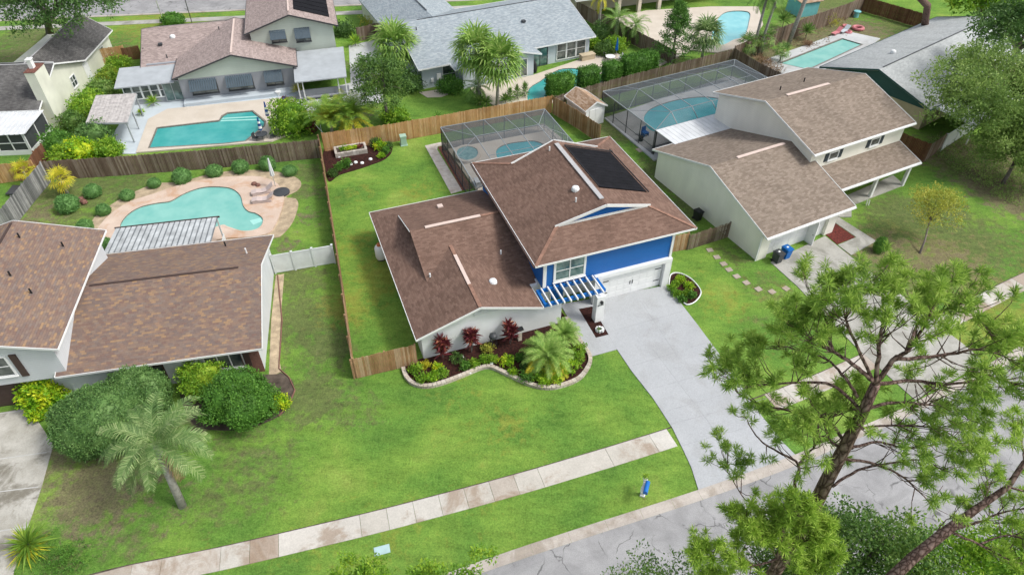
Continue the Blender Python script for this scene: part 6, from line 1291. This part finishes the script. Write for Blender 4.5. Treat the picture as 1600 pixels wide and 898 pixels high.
# planting in the front bed
for i, (x, y, lab) in enumerate([(692, 553, 'leftmost of the three dark red ti plants along the front wall'), (737, 544, 'middle one of the three dark red ti plants along the front wall'), (797, 531, 'rightmost dark red ti plant, beside the meter post')]):
    r = rng(160+i); p = at(x, y+8); o = thing('ti_plant', lab, 'plant', (p.x, p.y, .1), 0, 'red ti plants in the front bed'); o.scale = (1.15, 1.15, 1.15); Vv = []; t = MB()
    for k in range(9):
        a = k*2.4; q = np.array([math.cos(a)*.28*r.random(), math.sin(a)*.28*r.random(), .6+.95*r.random()]); t.tube([(0, 0, -.02), tuple(q)], [.02, .015], 5); n = 22
        e = np.linspace(1.3, -.1, n); az = np.arange(n)*2.4; D = np.stack([np.sin(az)*np.cos(e), np.cos(az)*np.cos(e), np.sin(e)], 1); Vv.append(blades(np.repeat(q[None], n, 0), D, .56*r.uniform(.8, 1.2, n), .13, r, .15))
    quads('leaves', np.concatenate(Vv), LF['red'], o); t.build('stem', M['bark_grey'], o)
feather_palm('pygmy palm with yellow lower fronds filling the round end of the front bed', 855, 572, 1.0, 2.0, 'palmlight', 165, n=42, nl=36, ll=.40, lw=.032, top_el=1.45, low_el=.45, curve=1.5, yellow=22, tr=.12)
feather_palm('second feathery palm beside the front walk behind the pygmy palm', 880, 540, 1.0, 1.35, 'palmlight', 166, n=30, nl=30, ll=.34, lw=.03, top_el=1.5, low_el=.3, curve=1.3, tr=.1)
FB = [('lime', 649, 577, .42, 'bright leafy plant at the left corner of the front bed'), ('palmyel', 665, 571, .2, 'tiny golden plant near the left end of the front bed'), ('croton', 683, 574, .26, 'lime yellow rosette left of the first ti plant'), ('lime', 660, 592, .33, 'low bright green plant by the blocks at the left end'), ('cover', 676, 589, .33, 'low green mound right of the corner plant'), ('lime', 690, 584, .3, 'bright green mound below the first ti plant'),
      ('oakdark', 716, 560, .36, 'dark green strappy plant between the first two ti plants'), ('shrub', 727, 572, .28, 'small dark mound right of the strappy plant'), ('lime', 742, 568, .3, 'green mound below the middle ti plant'), ('lime', 757, 562, .32, 'bright green mound right of the middle ti plant'), ('lime', 771, 561, .26, 'small green mound at the crest of the curve'),
      ('yellow', 762, 546, .36, 'pale yellow rosette before the iron stand'), ('croton', 793, 566, .45, 'variegated rosette above the dip in the block border'), ('cover', 801, 582, .24, 'small yellow green cushion by the blocks'), ('shrub', 812, 559, .25, 'dark cushion left of the pygmy palm'), ('oakdark', 822, 572, .3, 'dark leafy plant below the pygmy palm fronds'),
      ('shrub', 822, 590, .4, 'low green mat below the pygmy palm'), ('lime', 838, 588, .36, 'bright clump in front of the pygmy palm'), ('oakdark', 846, 580, .4, 'dark clump under the yellow fronds'), ('cover', 862, 582, .5, 'lime cushion at the front of the round end'), ('cover', 880, 578, .5, 'yellow green cushion right of the pygmy palm'), ('lime', 900, 560, .5, 'bright green cushion at the right of the round end'),
      ('cover', 893, 572, .5, 'yellow green cushion at the lower right of the round end'), ('lime', 904, 545, .45, 'bright green cushion beside the front walk'), ('oakdark', 886, 556, .4, 'dark red and green croton beside the cushions'), ('cover', 868, 592, .4, 'lime cushion along the inside of the blocks'), ('cover', 850, 596, .35, 'small lime cushion at the lowest blocks')]
for i, (m_, x, y, s, lab) in enumerate(FB): clump(lab, x, y, (s*1.22, s*1.22, s*1.05), m_, 170+i, int(40+s*60), 8, .15, .07, z=.12, cl=.12)
SB = [('cover', 1064, 436, .38, 'yellow flowering cushion at the back of the side bed'), ('cover', 1076, 446, .36, 'yellow cushion at the right of the side bed'), ('lime', 1050, 450, .36, 'green cushion at the left of the side bed'), ('lime', 1057, 459, .36, 'green cushion at the lower left of the side bed'), ('shrub', 1066, 468, .34, 'green cushion at the front tip of the side bed'), ('shrub', 1081, 461, .34, 'dark green cushion by the pale edging'), ('lime', 1056, 444, .26, 'small bright plant beside the garage corner'), ('lime', 1073, 458, .28, 'small lime plant in the middle of the side bed')]
for i, (m_, x, y, s, lab) in enumerate(SB): clump(lab, x, y, (s, s, s*.7), m_, 200+i, int(40+s*60), 8, .14, .07, z=.06, cl=.12)
KB = [('lime', 535, 229, .45, 'green shrub at the left end of the stone planter'), ('croton', 594, 229, .62, 'round lime shrub right of the stone planter'), ('oakdark', 588, 224, .6, 'dark shrub behind the round lime shrub'), ('shrub', 541, 256, .5, 'green plant with white flowers at the front of the back bed'), ('shrub', 530, 262, .4, 'low plant left of the white flowered one'), ('oakdark', 520, 272, .45, 'dark plant at the tip of the back bed'), ('shrub', 603, 236, .4, 'small plant in the right corner of the back bed'), ('cover', 596, 244, .3, 'small yellow cushion at the right edge of the back bed'), ('oakdark', 606, 228, .4, 'dark plant by the honey fence in the back bed')]
for i, (m_, x, y, s, lab) in enumerate(KB): clump(lab, x, y, (s, s, s*.85), m_, 220+i, int(50+s*70), 8, .17, .08, z=.05, cl=.14)

# ================================================================ SMALL THINGS
def stone(px, py, s, label, name='stepping_stone', cat='stepping stone', group='stepping stones on the right side lawn', rz=.3, h=.05):
    p = at(px, py); b = MB(); n = 9; rr = random.Random(px); b.obox((0, 0, h/2), (s, s*.9, h), rz); return one(name, b, M['sidewalk'] if name == 'stepping_stone' else M['offwhite'], label, cat, (p.x, p.y, 0), group)
for i, (x, y) in enumerate([(1109, 391), (1120, 402), (1130.5, 412.5), (1139, 421.5), (1151, 432), (1166, 442), (1185, 452), (1206, 456), (1228, 451)]):
    stone(x, y, .5, ['pale square stepping stone nearest the picket gate', 'second stepping stone from the picket gate', 'third stepping stone from the picket gate', 'fourth stepping stone from the picket gate, close to the third', 'greyest stepping stone, fifth from the picket gate', 'sixth stepping stone from the picket gate', 'seventh stepping stone, where the row turns right', 'eighth stepping stone from the gate, the whitest', 'last stepping stone, beside the old driveway'][i], rz=.2+i*.05)
# raised stone planter
a, b_, c_ = at(525, 248), at(575, 240), at(571, 225)
pl = thing('stone_planter', 'rectangular raised planter of stacked pale stone in the back corner bed', 'planter', a, math.atan2(b_.y-a.y, b_.x-a.x)); Lp = (b_-a).length; Wp = 1.5
q = MB()
for row in range(3):
    z = row*.17
    for k in range(11): x0 = Lp*k/11; q.box((x0+.005, 0, z), (x0+Lp/11-.005, .22, z+.16)); q.box((x0+.005, Wp-.22, z), (x0+Lp/11-.005, Wp, z+.16))
    for k in range(3): y0 = .225+(Wp-.45)*k/3; q.box((0, y0+.005, z), (.22, y0+(Wp-.45)/3-.005, z+.16)); q.box((Lp-.22, y0+.005, z), (Lp, y0+(Wp-.45)/3-.005, z+.16))
q.build('stone_wall', M['stonebox'], pl); q = MB(); q.box((.225, .225, 0), (Lp-.225, Wp-.225, .4)); q.build('soil', M['soil'], pl)
for i, (fx, m_) in enumerate([(.25, 'lime'), (.45, 'cover'), (.62, 'cover'), (.8, 'red')]):
    w_ = pl.matrix_basis @ Vector((Lp*fx, Wp/2, .4)); r = rng(240+i); gq, _ = ell(30, (0, 0, .1), (.35, .3, .2), r, .2); oo = thing('planter_plant', ['leafy green plant at the left end inside the stone planter', 'lime plant left of the middle inside the stone planter', 'yellow green plant right of the middle inside the stone planter', 'reddish plant at the right end inside the stone planter'][i], 'plant', w_); quads('leaves', leaf_cloud(gq, .12, 8, .14, .07, r, .5), LF[m_], oo)
# white rocks in the bed
for i, (x, y) in enumerate([(548, 258), (556, 255), (566, 256), (530, 246), (527, 241), (579, 250)]):
    p = at(x, y); q = MB(); q.lathe([(.02, -.02), (.2, .02), (.17, .12), (.05, .17)], n=7); one('garden_rock', q, M['offwhite'], ['white rock left of a row of three in the back bed', 'white rock in the middle of the row of three', 'white rock at the right of the row of three', 'upper flat white rock left of the planter', 'higher small white rock left of the planter', 'lone white rock at the right of the back bed'][i], 'rock', (p.x, p.y, .05))
# green utility box, lid, propane tank
p = at(631, 226); q = MB(); q.box((-.28, -.28, 0), (.28, .28, .9)); q.box((-.32, -.32, .9), (.32, .32, 1.05)); q.box((-.36, -.36, 0), (.36, .36, .08)); one('utility_pedestal', q, M['green_box'], 'pale green utility pedestal standing before the honey cedar fence', 'utility box', p, rz=.3)
p = at(597, 859); q = MB(); q.box((-.42, -.25, 0), (.42, .25, .035)); q.box((-.38, -.21, .035), (.38, .21, .045)); one('utility_cover', q, M['lid'], 'pale blue rectangular meter lid in the grass strip', 'meter lid', p, rz=.28)
p = at(596, 405); tk = thing('propane_tank', 'upright white propane tank with orange cap beside the left wall of the blue house', 'propane tank', p)
q = MB(); q.lathe([(.2, .05), (.36, .15), (.42, .35), (.42, 1.15), (.36, 1.32), (.2, 1.42), (.16, 1.44)], n=18); q.build('tank', M['white'], tk, smooth_=True); q = MB(); q.lathe([(.2, 1.38), (.2, 1.56), (.14, 1.62), (.03, 1.63)], n=14); q.build('cap', M['orange'], tk); q = MB(); q.lathe([(.3, 0), (.3, .12), (.25, .13)], n=14); q.build('foot_ring', M['dkgrey'], tk)
# wheelie bins
def bin_(label, px, py, mat, rz=0, s=1):
    p = at(px, py); o = thing('wheelie_bin', label, 'wheelie bin', p, rz); q = MB(); w0, w1, d0, d1, h = .24*s, .30*s, .28*s, .36*s, .95*s
    q.add([(-w0, -d0, .06), (w0, -d0, .06), (w0, d0, .06), (-w0, d0, .06), (-w1, -d1, h), (w1, -d1, h), (w1, d1, h), (-w1, d1, h)], [(3, 2, 1, 0), (4, 5, 6, 7), (0, 1, 5, 4), (1, 2, 6, 5), (2, 3, 7, 6), (3, 0, 4, 7)]); q.build('body', M[mat], o)
    q = MB(); q.box((-w1-.02, -d1-.05, h+.003), (w1+.02, d1+.02, h+.06)); q.box((-w1+.05, -d1+.03, h+.06), (w1-.05, d1-.08, h+.1)); q.build('lid', M[mat], o)
    q = MB(); q.tube([(-w1+.05, d1+.06, h-.02), (w1-.05, d1+.06, h-.02)], .02, 6); q.build('handle', M['black'], o)
    for sx in (-1, 1): q = MB(); q.tube([(sx*w0, d0, .12), (sx*(w0+.06), d0, .12)], .12, 12); q.build('wheel', M['black'], o)
    if s == 1: q = MB(); q.box((-.09, -.05, h+.101), (.09, .1, h+.104)); q.build('label_sticker', M['white'], o)
    return o
bin_('dark grey wheelie bin standing left of the blue one', 1213, 409, 'dkgrey', R(27)); bin_('blue wheelie bin beside the dark grey one before the garage door', 1226, 402, 'bluebin', R(27))
bin_('black rubbish bin standing by the side door of the cream house', 1089, 343, 'black', R(27), .95)
# mailbox
p = at(1004, 773); mbx = thing('mailbox', 'blue mailbox on a carved white post with a flower pot, on the grass strip', 'mailbox', p, R(-20))
q = MB(); q.box((-.09, -.09, 0), (.09, .09, 1.15)); q.box((-.14, -.14, 0), (.14, .14, .12)); q.box((-.17, -.05, .35), (.17, .05, .75)); q.box((-.12, -.45, 1.0), (.12, .25, 1.08)); q.build('post', M['white'], mbx)
q = MB(); n = 10; prof = [(-.13, 1.09), (.13, 1.09)]+[(.13*math.cos(math.pi*k/n), 1.25+.13*math.sin(math.pi*k/n)) for k in range(n+1)]; m = len(prof)
q.add([(.12+x, -.62, z) for x, z in prof]+[(.12+x, .12, z) for x, z in prof], [tuple(range(m)), tuple(range(2*m-1, m-1, -1))]+[(i, m+i, m+(i+1) % m, (i+1) % m) for i in range(m)]); bxo = q.build('mail_box', plain('mailbox_blue', (.012, .14, .46), .3, .05), mbx)
q = MB(); q.lathe([(.1, 0), (.15, .25), (.16, .26)], (-.05, .32, .95), 10); pt_ = q.build('flower_pot', M['white'], mbx); q = MB(); q.bar((-.05, .1, .9), (-.05, .5, .9), .06); q.build('bracket', M['white'], mbx)
pp_ = mbx.matrix_basis @ Vector((-.05, .32, 1.2)); r = rng(250); gq, _ = ell(22, (0, 0, .12), (.18, .18, .2), r, .2); oo = thing('potted_plant', 'yellow green plant growing in the white pot behind the blue mailbox', 'plant', pp_); quads('leaves', leaf_cloud(gq, .08, 7, .14, .04, r, .6), LF['lime'], oo)
# pool furniture
def parasol(label, px, py, h, mat, rz=0, white=True, tilt=0):
    p = at(px, py); o = thing('closed_parasol', label, 'parasol', p, rz); q = MB(); q.lathe([(.32, 0), (.32, .06), (.06, .1)], n=14); q.build('base', M['dkgrey'], o); q = MB(); q.tube([(0, 0, .05), (0, 0, h)], .025, 8); q.build('pole', M['lightmetal'], o)
    q = MB(); z0 = h*.42
    vs = []; n = 12; prof = [(.2, z0), (.17, z0+.3*(h-z0)), (.12, z0+.6*(h-z0)), (.06, h-.05), (.01, h+.03)]
    for r_, z in prof:
        for k in range(n): t = 2*math.pi*k/n; f = 1 if k % 2 else .7; vs.append((r_*f*math.cos(t), r_*f*math.sin(t), z))
    q.add(vs, [(i*n+k, i*n+(k+1) % n, (i+1)*n+(k+1) % n, (i+1)*n+k) for i in range(4) for k in range(n)]); q.build('canopy', M[mat], o)
    if white: q = MB(); q.lathe([(.19, z0+.2), (.17, z0+.45)], n=12); q.lathe([(.14, z0+.75), (.12, z0+.95)], n=12); q.build('white_band', M['white'], o)
    return o
parasol('folded navy and white parasol on the cream deck beside the aqua pool', 422, 196, 2.7, 'navy'); parasol('folded navy parasol standing through the patio table', 411, 217, 2.4, 'navy')
parasol('folded royal blue parasol beside the white table of the pale blue house', 962, 92, 2.6, 'bluetrim', white=False)
parasol('folded pale lilac parasol by the free form pool', 431, 293, 3.1, 'vinyl', white=False)
def table(label, px, py, r_=.55, mat='dkgrey', h=.73):
    p = at(px, py); o = thing('patio_table', label, 'table', p); q = MB(); q.lathe([(r_, h-.04), (r_, h), (.02, h+.004)], n=20); q.build('tabletop', M[mat], o)
    for k in range(4): a = k*math.pi/2+.4; q = MB(); q.tube([(math.cos(a)*r_*.8, math.sin(a)*r_*.8, 0), (math.cos(a)*r_*.7, math.sin(a)*r_*.7, h-.045)], .02, 6); q.build('leg', M[mat], o)
    return o
def chair(label, px, py, rz, mat='dkgrey', proto=None, group=None):
    p = at(px, py)
    if proto: return copy_tree(proto, None, p, rz, None, label)
    o = thing('patio_chair', label, 'chair', p, rz, group); q = MB(); q.box((-.24, -.24, .42), (.24, .24, .46)); q.build('seat', M[mat], o); q = MB(); q.box((-.24, .22, .46), (.24, .25, .95)); q.build('backrest', M[mat], o)
    for sx in (-1, 1):
        for sy in (-1, 1): q = MB(); q.tube([(sx*.22, sy*.22, 0), (sx*.21, sy*.21, .42)], .018, 6); q.build('leg', M[mat], o)
        q = MB(); q.bar((sx*.25, -.22, .66), (sx*.25, .22, .68), .03); q.build('armrest', M[mat], o)
    return o
table('dark round patio table under the navy parasol', 411, 219, .6); ch = chair('dark patio chair left of the parasol table', 401, 221, 1.3); chair('dark patio chair right of the parasol table', 428, 217, -1.5, proto=ch)
table('white round table by the royal blue parasol', 953, 97, .6, 'white'); ch = chair('white chair left of the round table, near the house', 946, 90, .8, 'white', group='white chairs at the round table'); chair('white chair right of the round table', 969, 95, -1.4, proto=ch); chair('white chair on the pool side of the round table', 960, 103, 3.0, proto=ch)
# loungers by the free form pool
def lounger(label, px, py, rz, proto=None):
    p = at(px, py)
    if proto: return copy_tree(proto, None, (p.x, p.y, .14), rz, None, label)
    o = thing('pool_lounger', label, 'lounger', (p.x, p.y, .14), rz, 'faded pink loungers by the pool'); prof = [(-1.0, .30), (-.55, .36), (-.1, .26), (.3, .30), (.6, .52), (.95, .78)]
    q = MB(); vs = []
    for x, z in prof: vs += [(x, -.33, z), (x, .33, z), (x, .33, z-.09), (x, -.33, z-.09)]
    q.add(vs, [(i*4+k, (i+1)*4+k, (i+1)*4+(k+1) % 4, i*4+(k+1) % 4) for i in range(5) for k in range(4)]+[(0, 1, 2, 3), (23, 22, 21, 20)]); q.build('sling_seat', M['pinkgrey'], o)
    q = MB()
    for sy in (-.3, .3): q.slab([(-.95, sy-.03, .21), (.7, sy-.03, .26), (.7, sy+.03, .26), (-.95, sy+.03, .21)], .2)
    q.build('base', M['pinkgrey'], o); return o
lg = lounger('faded pink curved lounger nearest the ribbed patio cover', 413, 316, R(12)); lounger('faded pink curved lounger beside the parasol base', 412, 303, R(22), lg)
p = at(440, 302); q = MB(); q.lathe([(.75, .0), (.75, .12), (.5, .16), (.1, .2)], n=20); one('parasol_base', q, M['dkgrey'], 'round dark base block beside the folded lilac parasol', 'parasol base', (p.x, p.y, .05))
# rocks in the pool corner
for i, (x, y, s) in enumerate([(398, 290, .3), (404, 292, .25), (127, 314, .35), (133, 318, .3)]):
    p = at(x, y); q = MB(); q.lathe([(.05, -.02), (s, .06), (s*.8, .25), (s*.2, .34)], n=7); one('brown_rock', q, M['brick'], ['brown rock at the pool coping', 'smaller brown rock at the pool coping', 'red rock beside the darkest globe shrub', 'low red rock between two globe shrubs'][i], 'rock', (p.x, p.y, .05), rz=i)
# plant stand and meter post in the front bed, plate with rock near the column
p = at(771, 543, .12); st = thing('plant_stand', 'black iron stand with a round finial against the white front wall', 'plant stand', p, R(20))
q = MB()
for k in range(3): a = k*2.1; q.tube([(math.cos(a)*.3, math.sin(a)*.3, 0), (math.cos(a)*.26, math.sin(a)*.26, .6), (math.cos(a)*.1, math.sin(a)*.1, .95)], .03, 6)
q.tube([(.2*math.cos(k*.63), .2*math.sin(k*.63), .45) for k in range(11)], .02, 5); q.build('legs', M['black'], st); q = MB(); q.lathe([(.03, .9), (.24, .98), (.3, 1.12), (.26, 1.28), (.1, 1.38), (.02, 1.4)], n=12); q.build('basket', M['dkgrey'], st)
p = at(812, 531, .1); mp = thing('meter_post', 'pale meter post with a white head and a black cap by the front wall', 'meter', p, R(20)); q = MB(); q.box((-.13, -.1, 0), (.13, .1, .85)); q.build('post', M['beige'], mp); q = MB(); q.box((-.22, -.16, .85), (.22, .16, 1.08)); q.build('box', M['white'], mp); q = MB(); q.box((-.25, -.19, 1.085), (.25, .19, 1.13)); q.build('cap', M['black'], mp)
p = at(937, 516, .02); q = MB()
for k in range(8): a = k*.785; q.obox((math.cos(a)*.24, math.sin(a)*.2, .1), (.17, .14, .2), a)
one('rock_ring', q, M['offwhite'], 'ring of pale stones holding a small succulent in front of the white column', 'stone ring', (p.x, p.y, .02)); clump('small succulent inside the ring of pale stones', 936, 515, (.16, .16, .2), 'palmgrey', 260, 16, 6, .12, .05, z=.05, cl=.06)
for i, (x, y) in enumerate([(734, 582), (768, 568), (722, 558)]):
    p = at(x, y, .12); q = MB(); q.lathe([(.12, 0), (.13, .06), (.05, .1)], n=10); one('garden_lamp', q, M['offwhite'], ['small white garden disc beside the lowest left blocks', 'small white disc at the crest of the block border', 'small white disc near the strappy plant'][i], 'garden light', (p.x, p.y, .12))
for i, (x, y) in enumerate([(637+57, 591), (905-9, 600-10), (811, 600-24), (695, 578)][:1]): pass
# pergola of the awning house
p0, p1, p2, p3 = at(134, 192, 2.3), at(199, 191, 2.3), at(213, 146, 2.6), at(150, 149, 2.6)
pr = thing('patio_cover', 'greyed slatted patio cover on posts beside the sunroom of the awning house', 'patio cover', (p0.x, p0.y, 0)); q = MB(); O = Vector((p0.x, p0.y, 0)); P4 = [p-O for p in (p0, p1, p2, p3)]
for k in range(12):
    a, b_ = P4[0].lerp(P4[1], k/12), P4[3].lerp(P4[2], k/12); c_, d4 = P4[0].lerp(P4[1], (k+.93)/12), P4[3].lerp(P4[2], (k+.93)/12); q.slab([a, c_, d4, b_], .05)
q.build('slat_roof', plain('greyed_slats', (.50, .47, .45), .8, .2, 2.5), pr)
for a, b_ in ((0, 1), (1, 2), (2, 3), (3, 0)): q = MB(); q.bar(P4[a]-Vector((0, 0, .12)), P4[b_]-Vector((0, 0, .12)), .1, .14); q.build('beam', M['lightmetal'], pr)
for c_ in P4+[P4[1].lerp(P4[2], .5)]: q = MB(); q.bar((c_.x*.97, c_.y*.97, 0), (c_.x*.97, c_.y*.97, c_.z-.2), .11, .11, up=(0, 1, 0)); q.build('post', M['lightmetal'], pr)
# grey paved garden under it
mb = MB(); mb.prism(outline([(165, 228), (195, 182), (215, 150), (300, 140), (470, 130), (470, 150), (262, 173), (233, 187), (213, 241), (192, 241)]), -.1, .05); struct('grey_terrace', mb, M['palegrey'])
mb = MB(); mb.prism(outline([(480, 185), (500, 165), (560, 165), (600, 160), (600, 60), (545, 72), (548, 130), (460, 152), (462, 190)]), -.1, .04); struct('side_terrace', mb, M['deck_grey'])
mb = MB(); mb.prism(outline([(655, 145), (690, 140), (700, 148), (690, 152), (668, 153)]), -.1, .05); struct('small_patio', mb, M['deck_cream'])
# white stair beside the terrace
p = at(492, 200); q = MB(); q.bar(tuple(at(483, 184, .9)-p), tuple(at(503, 206, .9)-p), .05); q.bar(tuple(at(485, 186, .5)-p), tuple(at(505, 208, .5)-p), .04)
for x, y in ((483, 186), (493, 197), (503, 208)): e = at(x, y)-p; q.bar((e.x, e.y, 0), (e.x, e.y, .9), .05, up=(0, 1, 0))
one('white_railing', q, M['white'], 'white railing running down to the fence beside the red leafed plant', 'railing', p)
for i, (x, y, m_) in enumerate([(446, 160, 'navy'), (436, 150, 'offwhite')]):
    p = at(x, y); q = MB(); q.lathe([(.22, 0), (.32, .5), (.34, .55), (.25, .55)], n=14); one('flower_pot', q, M[m_], ['blue glazed pot on the deck near the round bush', 'white pot under the awning plant'][i], 'flower pot', p)
clump('orange leafed plant in the blue glazed pot', 446, 156, (.35, .35, .4), 'red', 262, 20, 7, .2, .08, z=.5)
p = at(435, 148); q = MB(); 
# float toys by the rectangular pool, spa box
def torus(px, py, R_, r_, mat, label, z=.2, cat='pool ring'):
    p = at(px, py, z); q = MB(); q.tube([(R_*math.cos(k*math.pi/12), R_*math.sin(k*math.pi/12), 0) for k in range(25)], r_, 8, cap=False); return one('pool_ring', q, mat, label, cat, p)
PK = plain('pink_vinyl', (.62, .22, .24), .4, .1, 6); torus(1341, 44, .62, .2, PK, 'pink striped swim ring lying on the grass behind the rectangular pool'); torus(1325, 50, .4, .15, PK, 'smaller pink swim ring near the loungers', z=.2); torus(1322, 41, .4, .15, PK, 'upper small pink swim ring behind the pool', z=.2)
for i, (x, y, m_) in enumerate([(1306, 55, PK), (1318, 52, M['palegrey'])]):
    p = at(x, y); q = MB(); q.add([(-.9, -.3, .3), (.3, -.3, .28), (.9, -.3, .75), (.9, .3, .75), (.3, .3, .28), (-.9, .3, .3), (-.9, -.3, .24), (.3, -.3, .22), (.9, -.3, .69), (.9, .3, .69), (.3, .3, .22), (-.9, .3, .24)], [(0, 1, 4, 5), (1, 2, 3, 4), (6, 11, 10, 7), (7, 10, 9, 8), (0, 6, 7, 1), (1, 7, 8, 2), (2, 8, 9, 3), (3, 9, 10, 4), (4, 10, 11, 5), (5, 11, 6, 0)])
    for sx in (-.7, .3): q.box((sx-.03, -.28, 0), (sx+.03, -.22, .23)); q.box((sx-.03, .22, 0), (sx+.03, .28, .23))
    one('deck_chair', q, m_, ['pink and white deck chair at the far end of the rectangular pool', 'pale blue deck chair beside the pink one'][i], 'deck chair', (p.x, p.y, .13), rz=R(40))
p = at(1337, 27); q = MB(); q.lathe([(.02, .9), (.45, .85), (.5, .8), (.5, .74), (.1, .7)], n=14); q.lathe([(.35, 0), (.32, .7)], n=10); one('garden_globe', q, M['water_d'], 'pale blue round barrel in the fence corner behind the rectangular pool', 'barrel', p)
p = at(917, 94); q = MB(); q.box((-.9, -.4, 0), (.9, .4, .7)); q.box((-.95, -.45, .7), (.95, .45, .8)); one('deck_box', q, M['tan'], 'beige storage box at the corner of the pale blue house', 'storage box', p, rz=R(25))
p = at(834, 113); q = MB(); q.lathe([(.35, 0), (.42, .5), (.3, 1.1), (.05, 1.5)], n=10); one('covered_grill', q, M['black'], 'tall black covered grill beside the wing of the pale blue house', 'grill', p)
p = at(1007, 213, .1); q = MB(); q.box((-.3, -.3, .4), (.3, .3, .5)); q.box((-.28, .25, .5), (.28, .3, 1.0)); q.box((-.3, -.28, .1), (-.24, .28, .4)); q.box((.24, -.28, .1), (.3, .28, .4)); one('blue_chair', q, M['bluetrim'], 'bright blue chair inside the large screen cage', 'chair', p, rz=R(30))
p = at(1001, 222); q = MB(); q.lathe([(.2, 0), (.24, .6), (.25, .62)], n=10); one('dark_barrel', q, M['black'], 'dark tub at the corner of the large screen cage', 'tub', p)
p = at(1003, 234); q = MB(); q.box((-.55, -.35, 0), (.55, .35, .04)); one('concrete_pad', q, M['sidewalk'], 'small concrete pad on the strip beside the large screen cage', 'concrete pad', p, rz=R(25))
p = at(750, 290); q = MB(); q.box((-.5, -.45, .6), (.5, .45, .66)); q.box((-.45, -.4, 0), (.45, .4, .6)); one('grill_counter', q, M['metal_white'], 'small white counter in the corner of the dark screen cage', 'counter', p, rz=R(20))
# trampoline-like dark cover left, street poles, lamp dome
p = at(27, 296); q = MB(); q.slab([tuple(at(8, 303, .3)-p), tuple(at(28, 303, .3)-p), tuple(at(36, 290, .3)-p), tuple(at(20, 289, .3)-p)], .1); one('dark_cover', q, M['dkgrey'], 'dark flat cover lying outside the silver plank fence', 'cover', p)
for i, (a, b_) in enumerate([((254, 30), (240, -10)), ((300, 36), (286, -10))]):
    p = at(*a); e = at(b_[0], b_[1], 5.0); q = MB(); q.tube([(0, 0, 0), tuple(e-p)], .05, 6); one('guy_wire', q, M['white'] if i == 0 else M['dkgrey'], ['pale slanting pole on the far verge', 'dark slanting pole right of the pale one on the far verge'][i], 'pole', p)
# orange parasol, cars hint at top edge
parasol('folded orange parasol beyond the pale blue pool at the top', 1210, 12, 2.4, 'orange', white=False)
# two white pipes on the lawn by the porch
p = at(1355, 321); q = MB(); q.tube([(-.1, 0, 0), (-.1, .1, .55)], .04, 6); q.tube([(.1, 0, 0), (.1, .1, .5)], .04, 6); one('lawn_pipe', q, M['white'], 'two short white pipes standing on the lawn before the porch', 'pipe', p)
# dry grasses and debris by the rectangular pool
for i, (x, y, s) in enumerate([(1197, 100, .9), (1212, 110, .8), (1185, 96, .8), (1300, 36, 1.2), (1262, 70, .5)]): clump(['dry straw coloured clump near the fence corner by the rectangular pool', 'dry brown clump at the near corner of the rectangular pool', 'dry clump below the small fan palms', 'tall dry grass against the grey fence at the top', 'dry tuft below the cycad'][i], x, y, (s, s, s*.8), 'brown' if i != 3 else 'yellow', 270+i, 40, 9, .4, .05, cl=.25)

# undergrowth below the right hand trees
r = rng(300); pts = []
for _ in range(900):
    x, y = r.uniform(1450, 1640), r.uniform(215, 330)
    if y > 225+(x-1450)*.65+15: continue
    q = at(x, y); pts.append((q.x, q.y, .05+.25*r.random()**2))
ug = quads('undergrowth', leaf_cloud(np.array(pts), .4, 14, .2, .07, r, .5), LF['oaklight']); tag(ug, 'straggling weeds and vines on bare soil under the right hand trees', 'undergrowth', kind='stuff')
r = rng(301); pts = []
for _ in range(260):
    x, y = r.uniform(1180, 1330), r.uniform(20, 110)
    q = at(x, y)
    if abs((y-(100-(x-1143)*.38))) < 25: pts.append((q.x, q.y, .04+.1*r.random()))
ug = quads('leaf_litter', leaf_cloud(np.array(pts), .5, 10, .22, .1, r, .2), LF['brown']); tag(ug, 'dry leaf litter on the bare bed along the grey fence', 'leaf litter', kind='stuff')
